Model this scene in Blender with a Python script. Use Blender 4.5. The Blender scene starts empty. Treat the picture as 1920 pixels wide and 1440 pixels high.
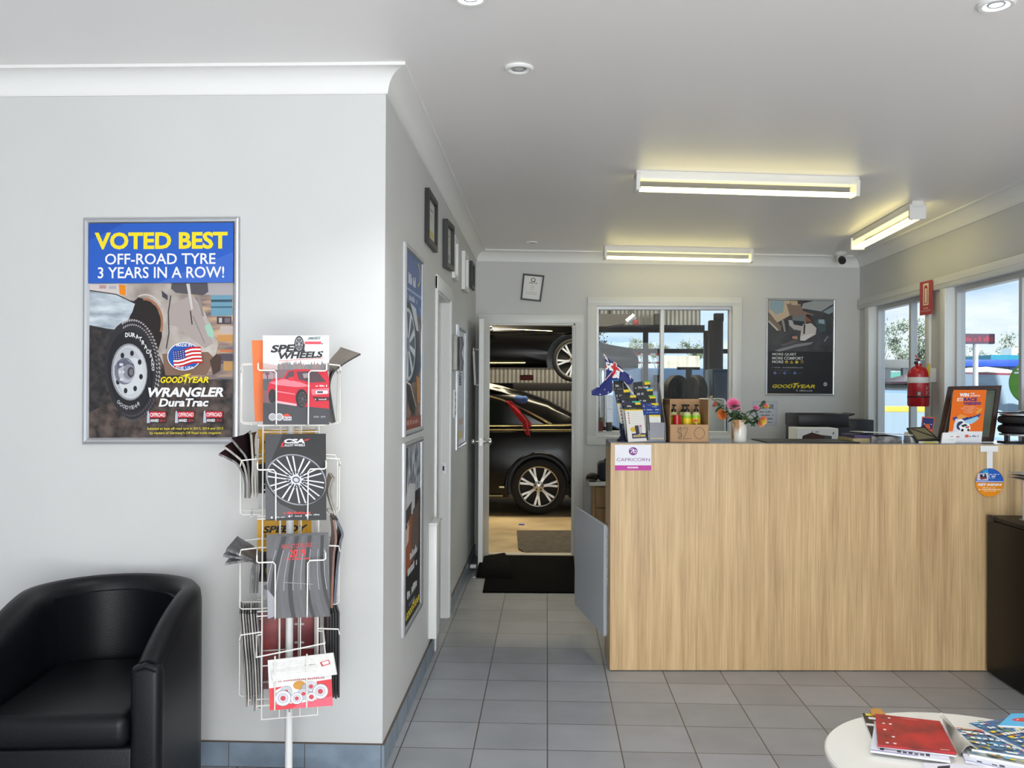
import bpy, bmesh, math, random
from mathutils import Vector as V, Matrix

C = bpy.context.scene.collection
SC = bpy.context.scene
PI = math.pi

# ------------------------------------------------------------------ camera
FPX = 1740.0                       # focal length in pixels of the 1920 x 1440 frame
EYE = 1.49
cam_d = bpy.data.cameras.new('camera')
cam_d.sensor_fit = 'HORIZONTAL'
cam_d.sensor_width = 36.0
cam_d.lens = 36.0 * FPX / 1920.0
cam_d.clip_start = 0.05
cam_d.clip_end = 400
cam = bpy.data.objects.new('camera', cam_d)
C.objects.link(cam)
CR = (Matrix.Rotation(math.atan(66 / FPX), 4, 'Z') @ Matrix.Rotation(PI / 2 + math.atan(6 / FPX), 4, 'X')
      @ Matrix.Rotation(0.005, 4, 'Z'))
cam.matrix_world = Matrix.Translation((0, 0, EYE)) @ CR
SC.camera = cam
CR3 = CR.to_3x3()

# ------------------------------------------------------------------ view, sky, sun, daylight
SC.view_settings.view_transform = 'Standard'
SC.view_settings.look = 'None'
SC.view_settings.gamma = 1.0
SC.view_settings.use_curve_mapping = False
SC.view_settings.exposure = 0.07

def lin(c):
    o = []
    for x in c[:3]:
        x = x / 255.0
        o.append(x / 12.92 if x <= 0.04045 else ((x + 0.055) / 1.055) ** 2.4)
    return (o[0], o[1], o[2], 1.0)

world = bpy.data.worlds.new('sky')
SC.world = world
world.use_nodes = True
wn, wl = world.node_tree.nodes, world.node_tree.links
wbg = wn['Background']
tc = wn.new('ShaderNodeTexCoord')
mp = wn.new('ShaderNodeMapping')
mp.inputs['Scale'].default_value = (1.6, 1.6, 5.0)
ns = wn.new('ShaderNodeTexNoise')
ns.inputs['Scale'].default_value = 2.3
ns.inputs['Detail'].default_value = 7
ns.inputs['Roughness'].default_value = 0.58
rp = wn.new('ShaderNodeValToRGB')
rp.color_ramp.elements[0].position = 0.40
rp.color_ramp.elements[0].color = (0.42, 0.63, 0.86, 1)
rp.color_ramp.elements[1].position = 0.62
rp.color_ramp.elements[1].color = (0.90, 0.94, 0.98, 1)
wl.new(tc.outputs['Generated'], mp.inputs['Vector'])
wl.new(mp.outputs['Vector'], ns.inputs['Vector'])
wl.new(ns.outputs['Fac'], rp.inputs['Fac'])
wl.new(rp.outputs['Color'], wbg.inputs['Color'])
wbg.inputs['Strength'].default_value = 1.2

def light(name, kind, loc, rot, energy, color=(1, 1, 1), **kw):
    d = bpy.data.lights.new(name, kind)
    d.energy = energy
    d.color = color
    for k, v in kw.items():
        setattr(d, k, v)
    o = bpy.data.objects.new(name, d)
    o.location = loc
    o.rotation_euler = rot
    C.objects.link(o)
    return o

light('sun', 'SUN', (10, -10, 30), (math.radians(52), math.radians(-10), 0), 8.0, (1, 0.95, 0.86), angle=0.02)
# daylight through the glazed shop front behind the camera
light('shopfront_daylight', 'AREA', (1.2, -2.7, 1.6), (math.radians(84), 0, 0), 150, (0.92, 0.965, 1.0),
      shape='RECTANGLE', size=2.6, size_y=1.8)
# light thrown up by the sunlit pavement in front of the shop
light('pavement_bounce', 'AREA', (1.0, -2.9, 0.35), (math.radians(140), 0, 0), 130, (1.0, 0.955, 0.9),
      shape='RECTANGLE', size=3.2, size_y=0.8)
# daylight that falls into the workshop through its open bays
light('workshop_daylight', 'AREA', (5.8, 12.5, 2.6), (0, math.radians(90), 0), 110, (0.95, 0.97, 1.0),
      shape='RECTANGLE', size=3.0, size_y=6.0)
light('workshop_lamp_light', 'AREA', (-0.6, 11.4, 4.2), (0, 0, 0), 240, (1.0, 0.88, 0.62),
      shape='RECTANGLE', size=3.6, size_y=0.4)

# ------------------------------------------------------------------ helpers
def A(px, py, x=None, y=None, z=None):
    """point seen at a pixel of the 1920 x 1440 frame, at a known X, Y or Z"""
    d = CR3 @ V(((px - 960) / FPX, -(py - 720) / FPX, -1.0))
    if x is not None: t = x / d.x
    elif y is not None: t = y / d.y
    else: t = (z - EYE) / d.z
    return V((d.x * t, d.y * t, EYE + d.z * t))

def ceil_z(x, y):
    return 2.70 - 0.018 * max(0.0, x + 0.55) - 0.006 * (y - 8.2)

MATS = {}
def mat(name, rgb, rough=0.5, metal=0.0, spec=0.5, var=0.0, vscale=4.0, bump=0.0, bscale=60.0, coat=0.0,
        emit=None, estr=0.0, stretch=None, rgb2=None, detail=4.0, alpha=1.0, trans=0.0, lo=0.35, hi=0.65):
    if name in MATS:
        return MATS[name]
    m = bpy.data.materials.new(name)
    m.use_nodes = True
    nt = m.node_tree
    b = nt.nodes['Principled BSDF']
    b.inputs['Base Color'].default_value = lin(rgb)
    b.inputs['Roughness'].default_value = rough
    b.inputs['Metallic'].default_value = metal
    b.inputs['Specular IOR Level'].default_value = spec
    b.inputs['Coat Weight'].default_value = coat
    b.inputs['Coat Roughness'].default_value = 0.05
    b.inputs['Alpha'].default_value = alpha
    b.inputs['Transmission Weight'].default_value = trans
    if emit:
        b.inputs['Emission Color'].default_value = lin(emit)
        b.inputs['Emission Strength'].default_value = estr
    if var or rgb2 or bump:
        t = nt.nodes.new('ShaderNodeTexCoord')
        mpn = nt.nodes.new('ShaderNodeMapping')
        if stretch: mpn.inputs['Scale'].default_value = stretch
        nt.links.new(t.outputs['Object'], mpn.inputs['Vector'])
    if var or rgb2:
        n = nt.nodes.new('ShaderNodeTexNoise')
        n.inputs['Scale'].default_value = vscale
        n.inputs['Detail'].default_value = detail
        nt.links.new(mpn.outputs['Vector'], n.inputs['Vector'])
        r = nt.nodes.new('ShaderNodeValToRGB')
        r.color_ramp.elements[0].position = lo
        r.color_ramp.elements[1].position = hi
        c2 = rgb2 if rgb2 else tuple(max(0, min(255, x * (1 - var))) for x in rgb)
        r.color_ramp.elements[0].color = lin(c2)
        r.color_ramp.elements[1].color = lin(rgb)
        nt.links.new(n.outputs['Fac'], r.inputs['Fac'])
        nt.links.new(r.outputs['Color'], b.inputs['Base Color'])
    if bump:
        n2 = nt.nodes.new('ShaderNodeTexNoise')
        n2.inputs['Scale'].default_value = bscale
        n2.inputs['Detail'].default_value = 3
        nt.links.new(mpn.outputs['Vector'], n2.inputs['Vector'])
        bp = nt.nodes.new('ShaderNodeBump')
        bp.inputs['Strength'].default_value = bump
        bp.inputs['Distance'].default_value = 0.004
        nt.links.new(n2.outputs['Fac'], bp.inputs['Height'])
        nt.links.new(bp.outputs['Normal'], b.inputs['Normal'])
    MATS[name] = m
    return m

def ink(r, g, b, rough=0.42):
    return mat('ink_%d_%d_%d_%d' % (r, g, b, int(rough * 100)), (r, g, b), rough, spec=.3)

def glass_mat(name, tint=(240, 246, 246), refl=0.016, gloss_rough=0.01):
    if name in MATS: return MATS[name]
    m = bpy.data.materials.new(name)
    m.use_nodes = True
    nt = m.node_tree
    for n in list(nt.nodes):
        if n.type != 'OUTPUT_MATERIAL': nt.nodes.remove(n)
    out = [n for n in nt.nodes if n.type == 'OUTPUT_MATERIAL'][0]
    tr = nt.nodes.new('ShaderNodeBsdfTransparent'); tr.inputs['Color'].default_value = lin(tint)
    gl = nt.nodes.new('ShaderNodeBsdfGlossy'); gl.inputs['Roughness'].default_value = gloss_rough
    mx = nt.nodes.new('ShaderNodeMixShader')
    lw = nt.nodes.new('ShaderNodeLayerWeight'); lw.inputs['Blend'].default_value = 0.5
    pw = nt.nodes.new('ShaderNodeMath'); pw.operation = 'POWER'; pw.inputs[1].default_value = 5.0
    ma = nt.nodes.new('ShaderNodeMath'); ma.operation = 'MULTIPLY_ADD'; ma.inputs[1].default_value = 0.9; ma.inputs[2].default_value = refl
    nt.links.new(lw.outputs['Facing'], pw.inputs[0]); nt.links.new(pw.outputs[0], ma.inputs[0])
    nt.links.new(ma.outputs[0], mx.inputs['Fac'])
    nt.links.new(tr.outputs['BSDF'], mx.inputs[1])
    nt.links.new(gl.outputs['BSDF'], mx.inputs[2])
    nt.links.new(mx.outputs['Shader'], out.inputs['Surface'])
    MATS[name] = m
    return m

WM = {}                            # world matrix of every root object

class G:
    """collects shapes (in world coordinates) and links them as ONE mesh object"""
    def __init__(s):
        s.v, s.f, s.m, s.sm, s.mats = [], [], [], [], []
    def mi(s, m):
        if m not in s.mats: s.mats.append(m)
        return s.mats.index(m)
    def add(s, vs, fs, m, smooth=False):
        o = len(s.v); k = s.mi(m)
        s.v.extend([V(p) for p in vs])
        for f in fs:
            s.f.append([o + i for i in f]); s.m.append(k); s.sm.append(smooth)
        return s
    def box(s, x0, y0, z0, x1, y1, z1, m, bev=0.0, seg=2, mx=None):
        if x0 > x1: x0, x1 = x1, x0
        if y0 > y1: y0, y1 = y1, y0
        if z0 > z1: z0, z1 = z1, z0
        if bev:
            bm = bmesh.new()
            bmesh.ops.create_cube(bm, size=1.0)
            for q in bm.verts:
                q.co = V(((x0 + x1) / 2 + q.co.x * (x1 - x0), (y0 + y1) / 2 + q.co.y * (y1 - y0), (z0 + z1) / 2 + q.co.z * (z1 - z0)))
            bmesh.ops.bevel(bm, geom=list(bm.edges), offset=min(bev, 0.49 * min(x1 - x0, y1 - y0, z1 - z0)), segments=seg, profile=0.5, affect='EDGES')
            bm.verts.index_update()
            vs = [q.co.copy() for q in bm.verts]
            fs = [[q.index for q in f.verts] for f in bm.faces]
            bm.free()
            sm = True
        else:
            vs = [V(p) for p in ((x0, y0, z0), (x1, y0, z0), (x1, y1, z0), (x0, y1, z0), (x0, y0, z1), (x1, y0, z1), (x1, y1, z1), (x0, y1, z1))]
            fs = [(0, 3, 2, 1), (4, 5, 6, 7), (0, 1, 5, 4), (1, 2, 6, 5), (2, 3, 7, 6), (3, 0, 4, 7)]
            sm = False
        if mx: vs = [mx @ q for q in vs]
        return s.add(vs, fs, m, sm)
    def tube(s, pts, r, m, n=8, closed=False):
        pts = [V(p) for p in pts]
        k = len(pts)
        rr = r if isinstance(r, (list, tuple)) else [r] * k
        vs, fs = [], []
        up = None
        for i, p in enumerate(pts):
            a = pts[(i - 1) % k] if (closed or i > 0) else p
            b = pts[(i + 1) % k] if (closed or i < k - 1) else p
            t = (b - a)
            t = t.normalized() if t.length > 1e-9 else V((0, 0, 1))
            if up is None:
                ref = V((0, 0, 1)) if abs(t.z) < 0.9 else V((1, 0, 0))
                up = (ref - t * ref.dot(t)).normalized()
            else:
                up = up - t * up.dot(t)
                up = up.normalized() if up.length > 1e-6 else t.orthogonal().normalized()
            sd = t.cross(up)
            for j in range(n):
                an = 2 * PI * j / n
                vs.append(p + (up * math.cos(an) + sd * math.sin(an)) * rr[i])
        for i in range(k if closed else k - 1):
            i2 = (i + 1) % k
            for j in range(n):
                j2 = (j + 1) % n
                fs.append((i * n + j, i2 * n + j, i2 * n + j2, i * n + j2))
        s.add(vs, fs, m, True)
        if not closed:
            s.add(vs[:n], [tuple(range(n))], m)
            s.add(vs[-n:], [tuple(reversed(range(n)))], m)
        return s
    def lathe(s, prof, m, n=28, mx=None, a0=0.0, a1=2 * PI):
        vs, fs = [], []
        full = abs(a1 - a0 - 2 * PI) < 1e-6
        cols = n if full else n + 1
        for r, z in prof:
            for j in range(cols):
                an = a0 + (a1 - a0) * j / n
                q = V((r * math.cos(an), r * math.sin(an), z))
                vs.append(mx @ q if mx else q)
        for i in range(len(prof) - 1):
            for j in range(n):
                j2 = (j + 1) % cols if full else j + 1
                fs.append((i * cols + j, i * cols + j2, (i + 1) * cols + j2, (i + 1) * cols + j))
        return s.add(vs, fs, m, True)
    def ball(s, c, r, m, nu=16, nv=10, mx=None):
        r = r if isinstance(r, (list, tuple)) else (r, r, r)
        vs, fs = [], []
        for i in range(nv + 1):
            t = PI * i / nv
            for j in range(nu):
                an = 2 * PI * j / nu
                q = V((r[0] * math.sin(t) * math.cos(an), r[1] * math.sin(t) * math.sin(an), r[2] * math.cos(t)))
                if mx: q = mx @ q
                vs.append(q + V(c))
        for i in range(nv):
            for j in range(nu):
                j2 = (j + 1) % nu
                fs.append((i * nu + j, (i + 1) * nu + j, (i + 1) * nu + j2, i * nu + j2))
        return s.add(vs, fs, m, True)
    def prism(s, poly, fn, m, smooth=False):
        """poly: 2-D points; fn(a, b, k) -> 3-D point with k = 0 or 1 at the two ends"""
        n = len(poly)
        vs = [fn(a, b, 0) for a, b in poly] + [fn(a, b, 1) for a, b in poly]
        fs = [tuple(range(n - 1, -1, -1)), tuple(range(n, 2 * n))]
        fs += [(i, (i + 1) % n, n + (i + 1) % n, n + i) for i in range(n)]
        return s.add(vs, fs, m, smooth)
    def grid(s, fn, nu, nv, m, thick=0.0, smooth=True):
        P = [[V(fn(i / nu, j / nv)) for j in range(nv + 1)] for i in range(nu + 1)]
        w = nv + 1
        vs = [p for r in P for p in r]
        fs = [(i * w + j, (i + 1) * w + j, (i + 1) * w + j + 1, i * w + j + 1) for i in range(nu) for j in range(nv)]
        if not thick:
            return s.add(vs, fs, m, smooth)
        vs2 = []
        for i in range(nu + 1):
            for j in range(nv + 1):
                du = P[min(i + 1, nu)][j] - P[max(i - 1, 0)][j]
                dv = P[i][min(j + 1, nv)] - P[i][max(j - 1, 0)]
                nn = du.cross(dv)
                nn = nn.normalized() if nn.length > 1e-12 else V((0, 0, 1))
                vs2.append(P[i][j] - nn * thick)
        N = len(vs)
        fs2 = [tuple(reversed([N + q for q in f])) for f in fs]
        rim = []
        b = [i * w for i in range(nu + 1)] + [nu * w + j for j in range(1, w)] + [i * w + nv for i in range(nu - 1, -1, -1)] + [j for j in range(nv - 1, 0, -1)]
        for a, c in zip(b, b[1:] + b[:1]):
            rim.append((c, a, N + a, N + c))
        return s.add(vs + vs2, fs + fs2 + rim, m, smooth)
    def loft(s, secs, m, closed=True, caps=True, smooth=True):
        n = len(secs[0]); vs = [V(p) for q in secs for p in q]; fs = []
        for i in range(len(secs) - 1):
            for j in range(n if closed else n - 1):
                j2 = (j + 1) % n
                fs.append((i * n + j, (i + 1) * n + j, (i + 1) * n + j2, i * n + j2))
        s.add(vs, fs, m, smooth)
        if caps:
            s.add(secs[0], [tuple(range(n))], m)
            s.add(secs[-1], [tuple(reversed(range(n)))], m)
        return s
    def build(s, name, parent=None, fix=True, sharp=40):
        me = bpy.data.meshes.new(name)
        vs = s.v
        root = parent
        while root is not None and root.parent is not None: root = root.parent
        loc = None
        if root is not None:
            inv = WM[root.name].inverted()
            vs = [inv @ q for q in vs]
        elif vs:
            lo = V((min(q.x for q in vs), min(q.y for q in vs), min(q.z for q in vs)))
            hi = V((max(q.x for q in vs), max(q.y for q in vs), max(q.z for q in vs)))
            loc = V(((lo.x + hi.x) / 2, (lo.y + hi.y) / 2, lo.z))
            vs = [q - loc for q in vs]
        me.from_pydata([tuple(q) for q in vs], [], s.f)
        for m in s.mats: me.materials.append(m)
        me.polygons.foreach_set('material_index', s.m)
        me.polygons.foreach_set('use_smooth', s.sm)
        if fix:
            bm = bmesh.new(); bm.from_mesh(me)
            bmesh.ops.recalc_face_normals(bm, faces=bm.faces)
            for e in bm.edges:
                if len(e.link_faces) == 2 and e.calc_face_angle(0) > math.radians(sharp): e.smooth = False
            bm.to_mesh(me); bm.free()
        o = bpy.data.objects.new(name, me)
        C.objects.link(o)
        if parent is not None: o.parent = parent
        else:
            o.location = loc
            WM[o.name] = Matrix.Translation(loc)
        return o

def tag(o, label=None, cat=None, group=None, kind=None):
    if label: o['label'] = label
    if cat: o['category'] = cat
    if group: o['group'] = group
    if kind: o['kind'] = kind
    return o

def thing(name, label, cat, loc=(0, 0, 0), group=None):
    o = bpy.data.objects.new(name, None)
    o.empty_display_size = 0.05
    o.location = loc
    C.objects.link(o)
    WM[o.name] = Matrix.Translation(V(loc))
    return tag(o, label, cat, group)

def struct(g, name, parent=None):
    o = g.build(name, parent)
    if parent is None: o['kind'] = 'structure'
    return o

def copy_tree(o, parent=None):
    c = o.copy()
    C.objects.link(c)
    if parent is not None: c.parent = parent
    for ch in list(o.children):
        copy_tree(ch, c)
    return c

TM = {}
def text_mesh(body, bold, shear):
    k = (body, bold, shear)
    if k not in TM:
        cu = bpy.data.curves.new('lettering', 'FONT')
        cu.body = body
        cu.offset = bold
        cu.shear = shear
        cu.resolution_u = 3
        ob = bpy.data.objects.new('lettering', cu)
        me = bpy.data.meshes.new_from_object(ob)
        vs = [(q.co.x, q.co.y) for q in me.vertices]
        fs = [list(p.vertices) for p in me.polygons]
        bpy.data.objects.remove(ob); bpy.data.curves.remove(cu); bpy.data.meshes.remove(me)
        TM[k] = (vs, fs)
    return TM[k]

class S:
    """a printed surface: shapes are given in a frame (x right, y down) laid on four corners TL, TR, BR, BL"""
    STEP = 0.00005
    def __init__(s, g, corners, frame, warp=None):
        s.g, s.c, s.fr, s.k = g, [V(p) for p in corners], frame, 1
        TL, TR, BR, BL = s.c
        s.n = (TR - BL).cross(TL - BR).normalized()
        s.warp = warp
    def pt(s, x, y, k=None):
        x0, y0, x1, y1 = s.fr
        a = min(1, max(0, (x - x0) / (x1 - x0))); b = min(1, max(0, (y - y0) / (y1 - y0)))
        TL, TR, BR, BL = s.c
        p = (TL * (1 - a) + TR * a) * (1 - b) + (BL * (1 - a) + BR * a) * b
        if s.warp: p = p + s.n * s.warp(a, b)
        return p + s.n * (s.STEP * (s.k if k is None else k))
    def base(s, m, t=0.001):
        x0, y0, x1, y1 = s.fr
        q = [s.pt(x0, y0, 0), s.pt(x1, y0, 0), s.pt(x1, y1, 0), s.pt(x0, y1, 0)]
        b = [p - s.n * t for p in q]
        s.g.add(q + b, [(3, 2, 1, 0), (4, 5, 6, 7), (0, 1, 5, 4), (1, 2, 6, 5), (2, 3, 7, 6), (3, 0, 4, 7)], m)
        return s
    def poly(s, pts, m):
        if isinstance(m, tuple): m = ink(*m)
        q = [s.pt(x, y) for x, y in pts]
        s.k += 1
        s.g.add(q, [tuple(range(len(q)))], m)
        return s
    def rect(s, x0, y0, x1, y1, m):
        return s.poly([(x0, y0), (x1, y0), (x1, y1), (x0, y1)], m)
    def ell(s, cx, cy, rx, ry, m, rot=0.0, n=28, a0=0.0, a1=2 * PI):
        c, d = math.cos(rot), math.sin(rot)
        full = abs(a1 - a0 - 2 * PI) < 1e-6
        pts = []
        for i in range(n if full else n + 1):
            t = a0 + (a1 - a0) * i / n
            u, w = rx * math.cos(t), ry * math.sin(t)
            pts.append((cx + u * c - w * d, cy + u * d + w * c))
        return s.poly(pts, m)
    def line(s, pts, w, m):
        if isinstance(m, tuple): m = ink(*m)
        for (ax, ay), (bx, by) in zip(pts, pts[1:]):
            dx, dy = bx - ax, by - ay
            L = math.hypot(dx, dy) or 1
            nx, ny = -dy / L * w / 2, dx / L * w / 2
            q = [s.pt(ax + nx, ay + ny), s.pt(bx + nx, by + ny), s.pt(bx - nx, by - ny), s.pt(ax - nx, ay - ny)]
            s.g.add(q, [(0, 1, 2, 3)], m)
        s.k += 1
        return s
    def arc(s, cx, cy, rx, ry, w, m, a0=0.0, a1=2 * PI, n=24, rot=0.0):
        c, d = math.cos(rot), math.sin(rot)
        pts = []
        for i in range(n + 1):
            t = a0 + (a1 - a0) * i / n
            u, q = rx * math.cos(t), ry * math.sin(t)
            pts.append((cx + u * c - q * d, cy + u * d + q * c))
        return s.line(pts, w, m)
    def text(s, body, x0, y0, x1, y1, m, bold=0.0, shear=0.0, rise=0.0):
        """fit the words into the box; rise: how far the right end climbs"""
        if isinstance(m, tuple): m = ink(*m)
        vs, fs = text_mesh(body, bold, shear)
        if not vs: return s
        ax = min(v[0] for v in vs); bx = max(v[0] for v in vs)
        ay = min(v[1] for v in vs); by = max(v[1] for v in vs)
        q = []
        for vx, vy in vs:
            a = (vx - ax) / max(1e-6, bx - ax); b = (vy - ay) / max(1e-6, by - ay)
            q.append(s.pt(x0 + a * (x1 - x0), y1 + b * (y0 - y1) - a * rise))
        s.k += 1
        s.g.add(q, fs, m)
        return s

def vquad(p0, p1, z0, z1):
    """upright rectangle between two plan points: TL, TR, BR, BL"""
    return [V((p0[0], p0[1], z1)), V((p1[0], p1[1], z1)), V((p1[0], p1[1], z0)), V((p0[0], p0[1], z0))]

def wire(*pts, r=0.0022, m=None, g=None):
    g.tube(pts, r, m, 6)

# ------------------------------------------------------------------ materials
M_wall = mat('grey_wall_paint', (213, 214, 213), 0.55, bump=0.06, bscale=220, var=0.015, vscale=1.5)
M_ceil = mat('ceiling_paint', (243, 240, 239), 0.38, bump=0.03, bscale=3.0)
M_trimw = mat('white_gloss_trim', (228, 230, 228), 0.35)
M_corn = mat('cornice_white', (240, 240, 238), 0.5)
M_skirt = mat('blue_grey_tile', (138, 154, 170), 0.35, var=0.12, vscale=9)
M_grout = mat('brown_grout', (96, 84, 76), 0.9)
M_alu = mat('brushed_aluminium', (200, 202, 206), 0.32, 0.85)
M_aluw = mat('silver_window_frame', (196, 198, 200), 0.4, 0.35)
M_white = mat('white_plastic', (236, 236, 234), 0.4)
M_wire = mat('white_coated_wire', (238, 236, 230), 0.35)
M_black = mat('black_plastic', (18, 18, 20), 0.4)
M_rubber = mat('black_rubber', (16, 16, 17), 0.75)
M_chrome = mat('chrome', (225, 225, 225), 0.12, 1.0)
M_brass = mat('warm_chrome_trim', (226, 214, 176), 0.2, 0.9)
M_paper = mat('white_paper', (238, 238, 236), 0.6)
M_glass = glass_mat('window_glass')
M_clear = mat('clear_cover', (255, 255, 255), 0.05, alpha=0.12)

def tile_floor_mat():
    m = bpy.data.materials.new('grey_floor_tiles')
    m.use_nodes = True
    nt = m.node_tree; L = nt.links
    b = nt.nodes['Principled BSDF']
    geo = nt.nodes.new('ShaderNodeNewGeometry')
    sep = nt.nodes.new('ShaderNodeSeparateXYZ')
    L.new(geo.outputs['Position'], sep.inputs[0])
    def mth(op, a, c=None):
        n = nt.nodes.new('ShaderNodeMath'); n.operation = op
        for i, q in enumerate((a, c)):
            if q is None: continue
            if isinstance(q, (int, float)): n.inputs[i].default_value = q
            else: L.new(q, n.inputs[i])
        return n.outputs[0]
    def edge(out, pitch, phase):
        t = mth('DIVIDE', mth('SUBTRACT', out, phase), pitch)
        f = mth('SUBTRACT', t, mth('FLOOR', t))
        d = mth('MINIMUM', f, mth('SUBTRACT', 1.0, f))
        return mth('MULTIPLY', d, pitch), mth('FLOOR', t)
    dx, ix = edge(sep.outputs['X'], 0.303, 0.008)
    dy, iy = edge(sep.outputs['Y'], 0.2985, 4.715)
    dmin = mth('MINIMUM', dx, dy)
    mr = nt.nodes.new('ShaderNodeMapRange')
    mr.inputs['From Min'].default_value = 0.0016; mr.inputs['From Max'].default_value = 0.0034
    L.new(dmin, mr.inputs['Value'])
    wn_ = nt.nodes.new('ShaderNodeTexWhiteNoise'); wn_.noise_dimensions = '2D'
    cmb = nt.nodes.new('ShaderNodeCombineXYZ'); L.new(ix, cmb.inputs[0]); L.new(iy, cmb.inputs[1])
    L.new(cmb.outputs[0], wn_.inputs['Vector'])
    nz = nt.nodes.new('ShaderNodeTexNoise'); nz.inputs['Scale'].default_value = 5; nz.inputs['Detail'].default_value = 8
    L.new(geo.outputs['Position'], nz.inputs['Vector'])
    fac = mth('ADD', mth('MULTIPLY', wn_.outputs['Value'], 0.35), mth('MULTIPLY', nz.outputs['Fac'], 0.65))
    rmp = nt.nodes.new('ShaderNodeValToRGB')
    rmp.color_ramp.elements[0].position = 0.25; rmp.color_ramp.elements[0].color = lin((143, 146, 150))
    rmp.color_ramp.elements[1].position = 0.75; rmp.color_ramp.elements[1].color = lin((164, 167, 172))
    L.new(fac, rmp.inputs['Fac'])
    mx = nt.nodes.new('ShaderNodeMix'); mx.data_type = 'RGBA'
    mx.inputs['A'].default_value = lin((84, 74, 66))
    L.new(mr.outputs['Result'], mx.inputs['Factor']); L.new(rmp.outputs['Color'], mx.inputs['B'])
    L.new(mx.outputs['Result'], b.inputs['Base Color'])
    b.inputs['Roughness'].default_value = 0.36
    bp = nt.nodes.new('ShaderNodeBump'); bp.inputs['Strength'].default_value = 0.25; bp.inputs['Distance'].default_value = 0.002
    L.new(mr.outputs['Result'], bp.inputs['Height']); L.new(bp.outputs['Normal'], b.inputs['Normal'])
    return m
M_floor = tile_floor_mat()

# ------------------------------------------------------------------ the room
XL, XC, XR = -4.0, -0.635, 2.72          # far left wall, corridor wall face, right wall face
YF, YB, YS = 3.6, 8.2, -2.5              # left wall face, back wall face, shop front
g = G(); g.box(XL - .1, YS - .1, -0.12, XR + .12, YB + .12, 0.0, M_floor); struct(g, 'floor')

g = G()
xs, ys = [XL - .1, -0.55, XR + .12], [YS - .1, YB + .12]
P = [V((x, y, ceil_z(x, y))) for y in ys for x in xs]
Pt = [p + V((0, 0, .12)) for p in P]
g.add(P + Pt, [(0, 1, 4, 3), (1, 2, 5, 4), (6, 9, 10, 7), (7, 10, 11, 8), (0, 6, 7, 1), (1, 7, 8, 2), (3, 4, 10, 9), (4, 5, 11, 10), (0, 3, 9, 6), (2, 8, 11, 5)], M_ceil)
struct(g, 'ceiling')

g = G(); g.box(XL, YF, 0, XC, YF + .1, 2.74, M_wall); struct(g, 'wall_left')
DC0, DC1, DCZ = 5.27, 5.98, 2.05         # doorway in the corridor wall
g = G()
g.box(XC - .1, YF + .1, 0, XC, DC0, 2.72, M_wall)
g.box(XC - .1, DC1, 0, XC, YB, 2.70, M_wall)
g.box(XC - .1, DC0, DCZ, XC, DC1, 2.71, M_wall)
struct(g, 'wall_inner')
DX0, DX1, DZ = -0.541, 0.251, 2.06       # door in the back wall
WX0, WX1, WZ0, WZ1 = 0.425, 1.625, 1.06, 2.215
g = G()
g.box(XL, YB, 0, DX0, YB + .12, 2.70, M_wall)
g.box(DX0, YB, DZ, DX1, YB + .12, 2.70, M_wall)
g.box(DX1, YB, 0, WX0, YB + .12, 2.70, M_wall)
g.box(WX0, YB, 0, WX1, YB + .12, WZ0, M_wall)
g.box(WX0, YB, WZ1, WX1, YB + .12, 2.69, M_wall)
g.box(WX1, YB, 0, XR + .12, YB + .12, 2.68, M_wall)
struct(g, 'wall_back')
R2a, R2b, R3a, R3b, RZ0, RZ1 = 6.74, 7.93, 4.0, 6.43, 1.02, 2.19
g = G()
g.box(XR, YS, 0, XR + .12, YB, RZ0, M_wall)
g.box(XR, YS, RZ1, XR + .12, YB, 2.70, M_wall)
g.box(XR, R2b, RZ0, XR + .12, YB, RZ1, M_wall)
g.box(XR, R3b, RZ0, XR + .12, R2a, RZ1, M_wall)
g.box(XR, YS, RZ0, XR + .12, R3a, RZ1, M_wall)
struct(g, 'wall_right')
g = G(); g.box(XL - .1, YS, 0, XL, YB + .1, 2.75, M_wall); struct(g, 'wall_far_left')
g = G()
g.box(XL, YS - .1, 0, -3.6, YS, 2.74, M_wall); g.box(2.3, YS - .1, 0, XR, YS, 2.74, M_wall)
g.box(-3.6, YS - .1, 2.5, 2.3, YS, 2.74, M_wall)
struct(g, 'wall_front')
g = G()
for x in (-3.6, -2.15, -0.7, 0.75, 2.25): g.box(x, YS - .08, 0, x + .05, YS - .02, 2.5, M_aluw)
g.box(-3.6, YS - .08, 0, 2.3, YS - .02, .08, M_aluw); g.box(-3.6, YS - .08, 2.42, 2.3, YS - .02, 2.5, M_aluw)
struct(g, 'window_4')

# cornices: a cove swept along each wall
def cove(n=9, w=0.085, h=0.092):
    pr = [(0.0, -h - .004), (0.008, -h - .004), (0.008, -h)]
    for i in range(n + 1):
        t = PI / 2 * i / n
        pr.append((0.010 + (w - 0.014) * (1 - math.cos(t)), -h + (h - 0.012) * math.sin(t)))
    pr += [(w + .004, -.012), (w + .004, .004), (0.0, .004)]
    return pr
CV = cove()
def cornice(name, p0, p1, nrm, m0, m1):
    """m0 / m1: how the cut runs along the wall per unit of projection at each end"""
    d = (V(p1) - V(p0)).normalized()
    secs = []
    for p, mm in ((V(p0), m0), (V(p1), m1)):
        q = []
        for o, z in CV:
            w = p + V((nrm[0], nrm[1])) * o + d * (mm * o)
            q.append(V((w.x, w.y, ceil_z(w.x, w.y) + z)))
        secs.append(q)
    g = G(); g.loft(secs, M_corn); o = struct(g, name); return o
cornice('trim_1', (XL, YF), (XC, YF), (0, -1), 0, 1)
cornice('trim_2', (XC, YF), (XC, YB), (1, 0), -1, -1)
cornice('trim_3', (XC, YB), (XR, YB), (0, -1), 1, -1)
cornice('trim_4', (XR, YB), (XR, YS), (-1, 0), 1, 0)

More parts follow.
